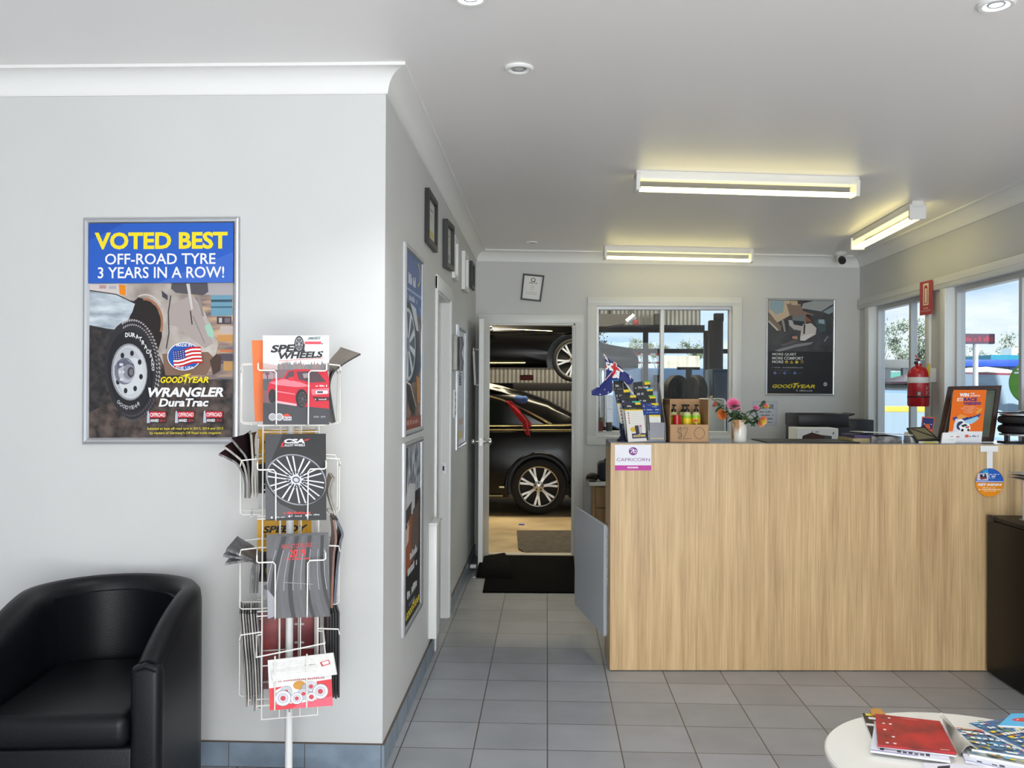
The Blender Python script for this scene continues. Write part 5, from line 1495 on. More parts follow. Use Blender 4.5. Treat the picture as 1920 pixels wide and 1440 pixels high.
q.add(sq + [p + CE2 * .004 for p in sq], [(0, 1, 2, 3), (7, 6, 5, 4), (0, 4, 5, 1), (1, 5, 6, 2), (2, 6, 7, 3), (3, 7, 4, 0)], M_stand)
sh = S(q, sq, (0, 0, 100, 100)); sh.line([(8, 90), (96, 90)], 3, (226, 206, 60))
q.build('front_pocket', bs)
GC = 'leaflets in the tiered stand'
def leaflet(label, pTL, pTR, pBR, pBL, d1, d0, draw, frame=(0, 0, 100, 200), t=.003):
    q = G(); s = S(q, [ac(*pTL, d1), ac(*pTR, d1), ac(*pBR, d0), ac(*pBL, d0)], frame)
    draw(s, t); tag(q.build('leaflet'), label, 'leaflet', GC)
def card(head, stripe, tabs, seed, body=True, band=0):
    def f(s, t):
        s.base(ink(226, 224, 216), t)
        s.rect(0, 0, 100, 66, head)
        if band: s.rect(0, 34, 100, 66, band)
        s.rect(0, 66, 100, 72, (226, 200, 40))
        specks(s, 8, 22, 46, 34, 6, (206, 206, 210), seed); specks(s, 8, 42, 76, 48, 12, (150, 150, 156), seed + 1)
        for (x0, y0, x1, y1, c) in tabs: s.rect(x0, y0, x1, y1, c)
        if body:
            for i in range(5): s.rect(14, 88 + i * 17, 22, 96 + i * 17, [(90, 90, 96), (206, 110, 70), (190, 70, 60), (90, 90, 96), (80, 110, 90)][i]); specks(s, 30, 88 + i * 17, 90, 92 + i * 17, 12, (176, 180, 186), seed + i)
    return f
BKh, NVh, BLh = (30, 31, 35), (38, 40, 84), (36, 66, 140)
LB, GRN, TEAL, YL = (40, 150, 206), (120, 190, 50), (60, 180, 140), (238, 206, 40)
leaflet('black headed card highest in the left column, light blue top edge', (1149, 712), (1175, 711), (1181, 790), (1160, 792), .27, .235, card(BKh, 0, [(0, -1, 46, 6, LB), (52, -1, 92, 6, LB)], 1))
leaflet('black headed card third up in the left column of the stand', (1152, 732), (1181, 730), (1188, 802), (1166, 806), .215, .18, card(BKh, 0, [(58, 0, 100, 14, YL)], 2, band=(40, 42, 70)))
leaflet('black headed card second up in the left column of the stand', (1163, 742), (1193, 741), (1200, 812), (1173, 818), .16, .125, card(BKh, 0, [(60, 0, 98, 12, YL)], 3, band=(42, 44, 86)))
leaflet('black headed card highest in the right column, green and yellow corner', (1187, 717), (1219, 714), (1222, 790), (1192, 792), .27, .235, card(BKh, 0, [(60, 0, 98, 6, GRN), (66, 6, 100, 18, YL)], 4))
leaflet('navy headed card third up in the right column, blue and yellow corner', (1191, 729), (1224, 727), (1227, 800), (1197, 802), .215, .18, card(BKh, 0, [(60, 0, 100, 7, LB), (66, 7, 100, 16, YL)], 5, band=NVh))
leaflet('navy headed card second up in the right column, green and yellow corner', (1196, 742), (1229, 741), (1233, 806), (1202, 810), .16, .125, card(BKh, 0, [(60, 0, 100, 8, GRN), (66, 8, 100, 18, YL)], 6, band=NVh))
def draw_front(s, t):
    s.base(ink(228, 226, 218), t); s.rect(0, 0, 100, 42, BKh); s.rect(0, 0, 100, 16, (48, 44, 74)); s.rect(46, -1, 92, 8, TEAL); s.rect(62, 8, 92, 18, YL); s.rect(0, 42, 100, 48, (236, 206, 40))
    specks(s, 8, 20, 40, 29, 5, (206, 206, 210), 1); specks(s, 8, 34, 80, 38, 14, (120, 120, 124), 2)
    for i in range(5): s.rect(14, 56 + i * 12, 20, 63 + i * 12, [(90, 90, 96), (216, 120, 80), (200, 70, 60), (206, 90, 70), (80, 110, 90)][i]); s.rect(30, 64 + i * 12, 82, 65 + i * 12, (196, 198, 206))
    s.ell(34, 140, 16, 12, (214, 180, 60)); s.poly([(44, 122), (64, 120), (66, 160), (46, 160)], (56, 52, 60)); s.poly([(64, 124), (80, 128), (82, 160), (68, 160)], (190, 190, 196)); s.ell(76, 124, 7, 5, (196, 110, 170))
    s.rect(24, 160, 100, 184, (40, 46, 110)); goodyear(s, 30, 166, 96, 178, YEL)
leaflet('front card of the left column, white with a navy footer strip', (1170, 752), (1203, 752), (1213, 827), (1178, 829), .10, .052, draw_front)
leaflet('front card of the right column under the blue header', (1217, 778), (1238, 778), (1240, 806), (1219, 807), .075, .064, lambda s, t: (s.base(ink(226, 226, 222), t), s.rect(0, 0, 100, 22, (236, 206, 40)), [s.rect(10, 50 + 32 * i, 90, 52 + 32 * i, (196, 198, 206)) for i in range(4)], s.ell(52, 196, 18, 22, (124, 126, 134))), (0, 0, 100, 200), .004)
def draw_hdr(s, t):
    s.base(ink(*BLh), t); s.rect(0, 0, 100, 70, BLh); s.rect(52, -2, 90, 14, YL); s.text('GOODYEAR', 6, 10, 48, 24, (226, 206, 60), .02, .2); specks(s, 54, 18, 86, 24, 8, (206, 214, 230), 4); specks(s, 10, 36, 94, 43, 18, (226, 230, 240), 2); specks(s, 20, 54, 88, 59, 18, (150, 170, 210), 3)
leaflet('blue header card above the front right pocket of the stand', (1203, 756), (1238, 756), (1239, 777), (1206, 778), .11, .09, draw_hdr, (0, 0, 100, 70))

# cardboard box with pump bottles
M_card = mat('brown_cardboard', (190, 150, 108), .7, var=.08, vscale=8)
M_cardd = mat('cardboard_inside', (170, 132, 94), .75)
u0, u1 = U(1256, .05), U(1329, .05)
d0, d1 = .05, .27
bxo = thing('cardboard_box', 'open brown cardboard box marked with a handwritten price', 'box', tuple(cp((u0 + u1) / 2, .15, CZ)))
hf, hb = ac(1290, 796, .05).z - CZ, ac(1290, 748, .26).z - CZ
q = G(); cbox(q, u0, d0, 0, u1, d0 + .004, hf, M_card); cbox(q, u0, d1 - .004, 0, u1, d1, hb, M_card); cbox(q, u0, d0, 0, u1, d1, .004, M_card)
for u in (u0, u1 - .004):
    q.prism([(d0, 0), (d1, 0), (d1, hb), (d0 + .006, hb), (d0, hb - .006)], lambda a, b, k, u=u: cp(u + k * .004, a, CZ + b), M_card)
q.build('carton', bxo)
q = G(); s = S(q, [cp(u0, d0 - .0004, CZ + hf), cp(u1, d0 - .0004, CZ + hf), cp(u1, d0 - .0004, CZ), cp(u0, d0 - .0004, CZ)], (0, 0, 100, 50))
pen = (70, 58, 50)
s.line([(31, 9), (20, 14), (19, 20), (30, 26), (30, 34), (20, 38)], 1.2, pen); s.line([(23, 6), (24, 42)], 1.2, pen); s.line([(28, 6), (29, 42)], 1.2, pen)
s.line([(33, 14), (38, 8), (45, 10), (44, 18), (34, 40), (56, 39)], 1.2, pen); s.arc(76, 24, 13, 16, 1.2, pen)
q.build('lettering', bxo)
q = G(); cbox(q, u0, d0 + .004, hb - .03, u0 + .002, d1, hb + .0, M_cardd); q.build('flap', bxo)
GBt = 'pump bottles in the cardboard box'
M_bot = mat('bottle_lime', (206, 214, 150), .3); M_lab = mat('label_yellow', (240, 206, 30), .4); M_labg = mat('label_green', (150, 206, 50), .4); M_labr = ink(196, 40, 40)
for px, d, lab in ((1263, .16, 'pump bottle at the left side of the cardboard box'), (1281, .21, 'pump bottle behind the red cup in the cardboard box'), (1288, .13, 'pump bottle just right of the red cup in the box'), (1305, .15, 'pump bottle with a red word at the right side of the box')):
    u = U(px, d); o = cp(u, d, CZ + .006); zt_ = ac(px, 772, d).z - o.z
    t = thing('pump_bottle', lab, 'bottle', tuple(o), GBt); mx = Matrix.Translation(o)
    r = .0225
    q = G(); q.lathe([(0, 0), (r, 0), (r + .001, .004), (r + .001, zt_ - .018), (r * .8, zt_ - .006), (.011, zt_), (0, zt_)], M_bot, 22, mx); q.build('bottle', t)
    q = G(); q.lathe([(r + .0016, .03), (r + .0018, .031), (r + .0018, zt_ - .034), (r + .0016, zt_ - .033)], M_lab, 22, mx)
    if px == 1305:
        w = [o + V(((r + .0024) * math.cos(a), (r + .0024) * math.sin(a), 0)) for a in (-PI * .80, -PI * .2)]
        s = S(q, [w[0] + V((0, -.012, zt_ - .036)), w[1] + V((0, -.012, zt_ - .036)), w[1] + V((0, -.012, zt_ - .075)), w[0] + V((0, -.012, zt_ - .075))], (0, 0, 100, 100)); specks(s, 4, 8, 96, 48, 4, (206, 40, 40), 5); specks(s, 8, 60, 92, 90, 5, (60, 50, 30), 6); pass
    q.build('label', t)
    q = G(); q.lathe([(r + .0016, zt_ - .034), (r + .0019, zt_ - .033), (r + .0019, zt_ - .02), (r + .0016, zt_ - .019)], M_labg, 22, mx); q.build('label_band', t)
    q = G(); q.lathe([(.012, zt_ - .004), (.013, zt_ + .012), (.005, zt_ + .016), (.005, zt_ + .032), (.010, zt_ + .034), (.010, zt_ + .040), (0, zt_ + .041)], M_black, 14, mx); q.tube([o + V((0, 0, zt_ + .037)), o + V((.006, -.02, zt_ + .036)), o + V((.007, -.026, zt_ + .032))], .004, M_black, 8); q.build('pump', t)
o = cp(U(1269, .085), .085, CZ + .005); rz = ac(1269, 778, .085).z - o.z
q = G(); q.lathe([(0, 0), (.019, 0), (.022, rz - .004), (.0225, rz), (.020, rz), (.018, .004), (0, .004)], mat('red_cup', (176, 20, 32), .25), 24, Matrix.Translation(o)); tag(q.build('cup'), 'small red cup at the front of the cardboard box', 'cup')

# roses in a vase
vz = ac(1386, 787, .13).z - CZ
vo = cp(U(1386, .13), .13, CZ)
M_vase = mat('glazed_vase', (226, 224, 214), .25, rgb2=(176, 126, 70), vscale=14, stretch=(1, 1, .5), lo=.40, hi=.52)
rv = .041
q = G(); q.lathe([(0, 0), (rv * .9, 0), (rv * .95, .004), (rv * .97, vz * .4), (rv, vz * .8), (rv * 1.05, vz), (rv * .98, vz), (rv * .92, vz * .8), (rv * .88, .01), (0, .01)], M_vase, 28, Matrix.Translation(vo)); tag(q.build('vase'), 'cream ceramic vase with brown stains on the counter', 'vase')
M_leaf = mat('rose_leaf', (60, 92, 52), .5, rgb2=(34, 60, 36), vscale=30); M_stem = mat('rose_stem', (70, 96, 56), .6)
def rose(px, py, d, r, cols, label, open_=1.0, tilt=(0, -1, .5), leaves=3, seed=0):
    rr = random.Random(seed)
    c = ac(px, py, d)
    t = thing('rose', label, 'flower', tuple(vo + V((0, 0, vz))), 'roses in the vase')
    base = vo + V((rr.uniform(-.02, .02), rr.uniform(-.02, .02), vz - .02))
    ax = V(tilt).normalized()
    mid = (base + c) / 2 + V((0, 0, .02))
    q = G(); q.tube([base, mid, c - ax * r * .5], .0022, M_stem, 6); q.build('stem', t)
    rot = ax.to_track_quat('Z', 'Y').to_matrix().to_4x4(); MX = Matrix.Translation(c) @ rot
    q = G()
    for k, (n, R, h0, h1) in enumerate(((3, .28, -.3, .55), (5, .55, -.4, .5), (6, .82, -.45, .38), (7, 1.05, -.5, .15))):
        m = cols[min(k, len(cols) - 1)]
        for i in range(n):
            a = 2 * PI * (i + .5 * (k % 2)) / n + rr.uniform(-.2, .2)
            def fn(u, v, a=a, R=R, h0=h0, h1=h1, n=n):
                w = (u - .5) * 2 * (PI / n) * 1.35
                rad = r * R * (.18 + .82 * v ** .7) * (1 + .12 * math.cos((u - .5) * 4) * open_)
                z = r * (h0 + (h1 - h0) * v - .25 * v * (2 * abs(u - .5)) ** 2 * open_)
                return MX @ V((rad * math.cos(a + w), rad * math.sin(a + w), z))
            q.grid(fn, 5, 4, m, .0006)
    q.build('bloom', t)
    for i in range(leaves):
        f = rr.uniform(.25, .95); p = base.lerp(c, f) + V((0, 0, .012))
        dr = V((rr.uniform(-1, 1), rr.uniform(-1, .4), rr.uniform(-.5, .6))).normalized()
        sd = dr.cross(V((0, 0, 1))).normalized(); L = rr.uniform(.03, .05)
        q = G(); q.grid(lambda u, v: p + dr * (L * u) + sd * ((v - .5) * L * .62 * math.sin(PI * min(1, u * .96 + .04)) ** .8) + V((0, 0, -.012 * u * u - .006 * abs(v - .5))), 6, 4, M_leaf, .0005); q.build('leaf', t)
PK = [mat('petal_pink', (236, 96, 150), .5), mat('petal_pink2', (240, 120, 168), .5), mat('petal_pink3', (244, 150, 186), .5)]
ORG = [mat('petal_orange', (226, 120, 50), .5), mat('petal_orange2', (230, 140, 70), .5)]
CRL = [mat('petal_coral', (206, 110, 104), .5), mat('petal_coral2', (214, 136, 120), .5)]
YPK = [mat('petal_yellow', (238, 200, 50), .5), mat('petal_yellow2', (238, 206, 90), .5), mat('petal_peach', (240, 160, 130), .5)]
rose(1375, 758, .10, .033, PK, 'big open pink rose highest in the vase', 1, (-.1, -1, .5), 11, 1)
rose(1354, 777, .09, .027, ORG, 'orange rose hanging over the side of the vase nearest the box', 1, (-.8, -.8, -.3), 9, 2)
rose(1341, 758, .11, .017, CRL, 'dusty coral rosebud leaning towards the cardboard box', .5, (-.6, -.4, .5), 4, 3)
rose(1333, 745, .13, .013, [mat('petal_faded', (206, 180, 150), .6)], 'faded beige rosebud farthest out above the box', .4, (-.5, -.2, .8), 2, 4)
rose(1417, 765, .10, .017, PK, 'small pink rosebud in front of the notice sheet', .4, (.2, -.6, .7), 5, 5)
rose(1435, 761, .12, .019, [PK[0], PK[1], YPK[0]], 'pink and yellow rosebud farthest towards the printer', .6, (.3, -.6, .7), 8, 6)
rose(1429, 790, .09, .029, YPK, 'yellow rose with peach edges drooping beside the vase', 1.2, (.6, -.8, -.4), 9, 7)
rose(1389, 768, .16, .014, [mat('petal_pale', (226, 206, 196), .5)], 'small pale bud low among the leaves', .4, (0, -.3, 1), 13, 8)

# paper pile, tablet, little card
GP = 'papers piled on the counter'
def flat(label, px0, px1, d0, d1, z0, t, m, name='paper_sheaf', cat='paper', rot=0.0, group=GP):
    q = G(); ua, ub = U(px0, d0), U(px1, d0)
    mx = CM @ Matrix.Translation(((ua + ub) / 2, (d0 + d1) / 2, CZ + z0)) @ Matrix.Rotation(rot, 4, 'Z')
    q.box(-(ub - ua) / 2, -(d1 - d0) / 2, 0, (ub - ua) / 2, (d1 - d0) / 2, t, m, .001, 1, mx)
    return tag(q.build(name), label, cat, group)
flat('cream paper bundle at the bottom of the counter paper pile', 1597, 1640, .14, .34, 0, .022, mat('cream_bundle', (206, 190, 140), .6, rgb2=(150, 130, 90), vscale=40, stretch=(1, 1, 8)), rot=.05)
flat('dark purple folder on the cream paper bundle', 1602, 1640, .13, .33, .0225, .018, mat('purple_folder', (58, 48, 90), .4), 'folder', 'folder')
flat('thick grey printed newspaper bundle in the counter paper pile', 1636, 1692, .11, .33, 0, .034, mat('grey_newsprint', (150, 148, 144), .6, rgb2=(60, 60, 62), vscale=30, detail=6), rot=-.03)
q = G(); ua, ub = U(1608, .2), U(1700, .2)
q.grid(lambda a, b: cp(ua + (ub - ua) * a, .12 + .2 * b, CZ + .058 - .014 * a + .003 * math.sin(a * 6) - .004 * b), 10, 3, mat('loose_sheet', (206, 204, 200), .6), .004)
tag(q.build('paper_sheaf'), 'loose white sheets lying across the top of the paper pile', 'paper', GP)
q = G()
tc4 = [ac(1700, 802, .20), ac(1735, 800, .20), ac(1761, 823, .07), ac(1719, 827, .07)]
for p in tc4[2:]: p.z = max(p.z, CZ + .012)
tt = thing('tilted_display', 'small tilted display with an olive screen lying on the counter', 'display', tuple(cp(U(1730, .12), .12, CZ)))
dn = (tc4[1] - tc4[3]).cross(tc4[0] - tc4[2]).normalized()
q.add(tc4 + [p - dn * .010 for p in tc4], [(0, 1, 2, 3), (7, 6, 5, 4), (0, 4, 5, 1), (1, 5, 6, 2), (2, 6, 7, 3), (3, 7, 4, 0)], M_black); q.build('bezel', tt)
q = G(); s = S(q, tc4, (0, 0, 100, 100)); s.k = 6; s.rect(9, 10, 90, 90, (118, 112, 84)); q.build('screen', tt)
q = G(); w0, w1 = U(1703, .16), U(1722, .16)
q.prism([(.12, 0), (.22, 0), (.21, .055), (.14, .03)], lambda a, b, k: cp(w0 + (w1 - w0) * k, a, CZ + b), M_white); q.build('wedge', tt)
q = G(); cbox(q, U(1722, .07), .065, 0, U(1759, .07), .075, .011, mat('pale_ledge', (206, 204, 196), .5), .002); cbox(q, U(1732, .065), .061, .002, U(1756, .065), .065, .009, ink(206, 186, 60)); q.build('ledge', tt)
q = G(); s = S(q, [ac(1729, 781, .24), ac(1753, 783, .24), ac(1748, 812, .22), ac(1726, 812, .22)], (0, 0, 100, 100)); s.base(ink(214, 90, 50), .002); s.rect(6, 6, 94, 74, (40, 52, 104)); specks(s, 30, 20, 66, 30, 4, (226, 226, 236), 1); specks(s, 20, 40, 86, 48, 7, (226, 226, 236), 2); specks(s, 30, 58, 76, 66, 5, (226, 226, 236), 3)
s.g.prism([(0, 0), (.05, 0), (.0, .05)], lambda a, b, k: ac(1735 + 8 * k, 812, .22) + CE2 * a + V((0, 0, b)), ink(214, 90, 50)); tag(q.build('tent_card'), 'small navy and orange tent card behind the tilted display', 'card')

# brown picture frame, orange flyer, business cards
fr4 = [ac(1777, 726, .30), ac(1876, 724, .30), ac(1861, 829, .20), ac(1756, 829, .20)]
for p in fr4[2:]: p.z = CZ + .002
M_brown = mat('dark_brown_timber', (66, 42, 32), .4, var=.25, vscale=30)
def draw_land(s):
    s.base(ink(96, 104, 88)); s.rect(0, 0, 100, 100, mat('faded_landscape', (120, 128, 100), .3, rgb2=(70, 78, 66), vscale=10)); s.rect(0, 0, 14, 100, (164, 168, 152)); s.rect(80, 5, 95, 9, (90, 90, 90)); s.poly([(70, 10), (84, 8), (82, 40), (70, 60)], (62, 74, 58))
snap_frame('picture_frame', 'dark brown timber picture frame leaning on the counter behind the orange flyer', 'picture', fr4, .026, .014, M_brown, False, None, draw_land, (0, 0, 100, 100))
fy4 = [ac(1788, 731, .215), ac(1850, 731, .215), ac(1840, 830, .13), ac(1776, 830, .13)]
for p in fy4[2:]: p.z = CZ + .001
def draw_flyer(s, t=.002):
    s.base(ink(240, 112, 20), t); s.rect(0, 0, 100, 142, (240, 112, 20)); s.rect(0, 112, 100, 142, (236, 236, 238))
    s.text('WIN', 20, 9, 48, 19, WHT, .05); s.text('THE', 52, 8, 64, 12, WHT, .02); s.text('ULTIMATE', 52, 14, 82, 18, WHT, .02); s.rect(14, 22, 32, 31, (236, 214, 196)); s.text('V8', 17, 24, 30, 30, (240, 112, 20), .03); s.text('RACE', 34, 21, 74, 31, (70, 44, 120), .05); s.text('WEEKEND', 34, 33, 88, 41, (70, 44, 120), .05)
    for i, a in enumerate((36, 24, 34, 38, 42)): specks(s, a, 45 + i * 4, 108 - a, 47 + i * 4, 14, (240, 200, 170), i)
    s.poly([(72, 62), (86, 50), (92, 48), (90, 58), (78, 66)], (240, 160, 60)); s.poly([(10, 78), (30, 66), (50, 72), (30, 84)], (242, 158, 70))
    s.poly([(6, 76), (18, 72), (22, 78), (12, 84)], (64, 60, 130)); s.poly([(22, 88), (40, 76), (62, 74), (92, 64), (84, 74), (60, 86), (36, 92)], (52, 70, 140)); s.poly([(42, 84), (80, 72), (86, 78), (66, 92), (46, 92)], (160, 206, 230))
    s.ell(30, 96, 17, 17, WHT); s.ell(33, 97, 12, 12, (60, 60, 90)); s.poly([(16, 78), (26, 80), (20, 100), (30, 112), (12, 112)], (226, 226, 234)); s.poly([(28, 98), (40, 88), (58, 92), (64, 104), (58, 112), (36, 112)], WHT); s.poly([(34, 96), (48, 92), (54, 97), (40, 101)], (50, 52, 60)); s.poly([(48, 100), (58, 98), (60, 102), (50, 104)], (206, 60, 40)); s.ell(40, 109, 4, 3.5, BLK); s.ell(57, 108, 3, 3.5, BLK); s.poly([(44, 78), (50, 74), (54, 78)], BLK); s.poly([(56, 76), (61, 72), (64, 76)], BLK)
    s.rect(50, 121, 60, 128, (230, 90, 50)); specks(s, 62, 122, 90, 127, 9, (110, 100, 150), 4); specks(s, 16, 124, 34, 128, 6, (230, 90, 50), 6)
q = G(); s = S(q, fy4, (0, 0, 100, 142)); draw_flyer(s); tag(q.build('flyer'), 'orange racing prize flyer propped against the brown picture frame', 'flyer')
q = G(); bc = [ac(1768, 811, .09), ac(1793, 811, .09), ac(1791, 829, .07), ac(1765, 829, .07)]
for p in bc[2:]: p.z = CZ + .001
s = S(q, bc, (0, 0, 100, 70)); s.base(M_paper, .014); specks(s, 55, 20, 88, 30, 6, (170, 160, 176), 1); specks(s, 30, 44, 90, 50, 10, (190, 190, 196), 2); tag(q.build('card_stack'), 'stack of white business cards at the foot of the orange flyer', 'cards')

# air spring display piece
ao = cp(U(1925, .14), .14, CZ)
asp = thing('air_spring', 'black double bellows air spring on show at the counter end', 'air spring', tuple(ao))
mx = Matrix.Translation(ao); k = (ac(1890, 770, .14).z - CZ)
R0 = (ac(1925, 800, .14) - ac(1876, 800, .14)).length
q = G(); q.box(-R0 * .95, -.05, 0, R0 * .95, .05, .010, M_black, .002, 1, mx)
for a in range(6): q.tube([ao + V((R0 * .8 * math.cos(a * PI / 3 + .3), R0 * .6 * math.sin(a * PI / 3 + .3), .008)), ao + V((R0 * .8 * math.cos(a * PI / 3 + .3), R0 * .6 * math.sin(a * PI / 3 + .3), k * .26))], .008, M_black, 8)
q.build('foot_bracket', asp)
q = G(); q.lathe([(0, k * .24), (R0 * .94, k * .24), (R0 * .94, k * .29), (0, k * .29)], M_alu, 32, mx); q.build('lower_plate', asp)
def bell(z0, z1): return [(R0 * .82, z0), (R0 * .96, z0 + (z1 - z0) * .18), (R0, z0 + (z1 - z0) * .5), (R0 * .96, z0 + (z1 - z0) * .82), (R0 * .8, z1)]
q = G(); q.lathe(bell(k * .29, k * .58) + bell(k * .585, k * .86), mat('bellows_rubber', (22, 22, 25), .5), 32, mx); q.build('bellows', asp)
q = G(); q.lathe([(R0 * .9, k * .855), (R0 * .92, k * .86), (R0 * .92, k * .91), (0, k * .92)], M_alu, 32, mx); q.build('upper_plate', asp)
q = G(); q.box(-R0, -.03, k * .92, R0 * .3, .03, k * .96, M_black, .003, 1, mx); q.tube([ao + V((-R0 * .4, 0, k * .95)), ao + V((-R0 * .1, -.01, k)), ao + V((R0 * .4, 0, k * 1.02))], .006, M_chrome, 8); q.build('top_bracket', asp)

# stuck on the counter front: member sign and hanging round tag
q = G(); s = S(q, [ac(1153, 834, -.001), ac(1221, 834, -.001), ac(1221, 882, -.001), ac(1153, 882, -.001)], (290, 44, 505, 195))
s.base(mat('sign_white', (232, 232, 240), .4), .0006); s.rect(290, 165, 505, 195, (196, 52, 160)); PUR = (130, 44, 140)
s.ell(398, 82, 26, 24, PUR, 0, 28); s.arc(392, 80, 12, 12, 4, WHT, -2.6, 1.2, 14); s.line([(384, 92), (398, 74), (402, 92)], 4, WHT); s.arc(410, 84, 7, 9, 4, WHT, -2, 2.4, 12)
s.text('CAPRICORN', 300, 122, 497, 141, PUR, .0, .0); s.text('MEMBER', 364, 173, 430, 183, WHT, .03)
tag(q.build('member_sign'), 'white and magenta member sign stuck on the counter corner', 'sign')
wt = thing('shelf_wobbler', 'round blue and orange tag hanging from a white strip on the counter', 'tag', tuple(ac(1855, 932, -.012)))
q = G()
for pts in ([(1838, 836), (1871, 836), (1871, 847), (1838, 847)], [(1850, 846), (1861, 846), (1861, 880), (1850, 880)]):
    a = [ac(x, y, -.003) for x, y in pts]; q.add(a + [p - CE2 * .002 for p in a], [(0, 1, 2, 3), (7, 6, 5, 4), (0, 4, 5, 1), (1, 5, 6, 2), (2, 6, 7, 3), (3, 7, 4, 0)], M_white)
q.build('strip', wt)
q = G()
cc = ac(1855.5, 904.5, -.008); rr_ = (ac(1882, 904, -.008) - cc).length
mxd = Matrix.Translation(cc) @ Matrix.Rotation(CA, 4, 'Z') @ Matrix.Rotation(PI / 2, 4, 'X')
q.lathe([(0, 0), (rr_, 0), (rr_, .0015), (0, .0015)], ink(240, 146, 20), 40, mxd)
s = S(q, [mxd @ V((-rr_, rr_, .0016)), mxd @ V((rr_, rr_, .0016)), mxd @ V((rr_, -rr_, .0016)), mxd @ V((-rr_, -rr_, .0016))], (800, 1000, 1080, 1296))
s.ell(940, 1148, 138, 146, (34, 96, 190), 0, 30, PI, 2 * PI); s.rect(803, 1136, 1077, 1142, WHT); s.poly([(870, 1030), (920, 1006), (925, 1060), (880, 1070)], (40, 160, 206)); s.poly([(820, 1056), (925, 1048), (925, 1128), (812, 1128)], (206, 206, 214)); s.poly([(840, 1066), (900, 1056), (912, 1110), (850, 1120)], (40, 44, 70)); s.rect(838, 1098, 900, 1108, (206, 60, 60)); s.poly([(862, 1066), (890, 1062), (880, 1090)], (214, 214, 224))
specks(s, 928, 1058, 1036, 1068, 14, WHT, 1); specks(s, 928, 1074, 1000, 1090, 7, WHT, 2); specks(s, 928, 1094, 990, 1104, 8, (196, 214, 240), 3); specks(s, 925, 1110, 1060, 1117, 18, (90, 120, 190), 4)
s.text('GET AGAIN!', 822, 1158, 1060, 1184, WHT, .05, .15); specks(s, 870, 1198, 1005, 1208, 14, (250, 230, 200), 5); specks(s, 830, 1214, 1056, 1228, 22, (250, 236, 210), 6); specks(s, 880, 1234, 1000, 1244, 12, (250, 230, 200), 7)
q.build('disc', wt)

# fridge at the counter and a tray on it
fx0, fy0, fy1, fz = 2.315, 4.42, 4.975, .83
fg = thing('bar_fridge', 'black bar fridge standing in front of the counter', 'fridge', (2.58, 4.7, 0))
M_fr = mat('fridge_black', (8, 8, 9), .42, spec=.14)
q = G(); q.box(fx0, fy0, .015, 2.70, fy1, fz - .022, M_fr, .006); q.build('cabinet', fg)
q = G(); q.box(fx0 - .002, fy0 - .01, fz - .02, 2.70, fy1, fz, M_fr, .005); q.build('worktop', fg)
q = G(); q.box(fx0 + .004, fy0 - .045, .03, 2.70, fy0 - .002, fz - .024, M_fr, .008); q.build('door', fg)
q = G(); q.box(fx0 - .003, fy1 - .07, fz - .03, fx0 + .02, fy1 - .01, fz + .004, M_black, .003); q.build('hinge_cap', fg)
for x in (fx0 + .05, 2.65):
    for y in (fy0 + .05, fy1 - .05):
        q = G(); q.lathe([(0, 0), (.016, 0), (.014, .016), (0, .016)], M_black, 12, Matrix.Translation((x, y, 0))); q.build('foot', fg)
p = A(1907, 893, y=4.7)
q = G()
for i in range(3): q.grid(lambda a, b, i=i: (p.x + .003 * i + a * .25, 4.58 + b * .22, p.z - .012 + i * .013 + a * .004), 3, 2, mat('tray_grey', (176, 172, 166), .5), .003)
for yy in (4.6, 4.78):
    q.box(p.x + .07, yy, fz, p.x + .09, yy + .01, p.z + .016, M_alu)
q.box(p.x + .06, 4.59, fz, p.x + .24, 4.80, fz + .006, M_alu)
tag(q.build('letter_tray'), 'grey tiered letter tray on the black bar fridge', 'tray')

# ------------------------------------------------------------------ workshop behind the back wall
M_conc = mat('workshop_concrete', (196, 172, 130), .6, rgb2=(150, 128, 94), vscale=1.6, detail=8)
M_asph = mat('asphalt', (120, 122, 126), .9, var=.2, vscale=3)
g = G(); g.box(-7, YB + .12, -.12, 5.6, 17.2, 0, M_conc); struct(g, 'floor_outer')
g = G(); g.box(-60, 17.2, -.14, 140, 190, -.02, M_asph); g.box(5.6, YB + .12, -.14, 140, 17.2, -.02, M_asph); g.box(XR + .12, -12, -.14, 140, YB + .12, -.02, M_asph); struct(g, 'ground')
M_corr = mat('corrugated_zinc', (206, 200, 184), .45, .35, var=.1, vscale=3)
def corrugated(name, x0, x1, y, z0, z1, pitch=.076, amp=.009):
    q = G(); n = int((x1 - x0) / pitch * 6)
    q.grid(lambda a, b: (x0 + (x1 - x0) * a, y + amp * math.sin((x0 + (x1 - x0) * a) / pitch * 2 * PI), z0 + (z1 - z0) * b), n, 1, M_corr, .002)
    return struct(q, name)
corrugated('wall_far', -7, .92, 17.0, 0, 4.4)
corrugated('wall_upper', .92, 2.78, 17.0, 2.62, 4.4)
g = G(); g.box(-7.1, YB + .12, 0, -7, 17.2, 4.4, M_corr); struct(g, 'wall_side')
g = G(); g.box(-7.1, YB - .3, 4.4, 5.6, 17.4, 4.5, mat('roof_sheet', (120, 116, 106), .6, .2)); struct(g, 'roof')
M_lining = mat('added_dark_lining', (70, 72, 76), .6)
g = G(); g.box(-7.1, YB + .02, 2.80, 2.84, YB + .10, 4.4, M_lining)
for x0, x1, z0, z1 in ((-7, DX0 - .07, 0, 2.8), (DX0 - .07, DX1 + .07, DZ + .07, 2.8), (DX1 + .07, WX0 - .07, 0, 2.8), (WX0 - .07, WX1 + .07, 0, WZ0 - .07), (WX0 - .07, WX1 + .07, WZ1 + .07, 2.8), (WX1 + .07, 2.84, 0, 2.8)): g.box(x0, YB + .121, z0, x1, YB + .14, z1, M_lining)  # unseen lining, added to darken what the black cars reflect
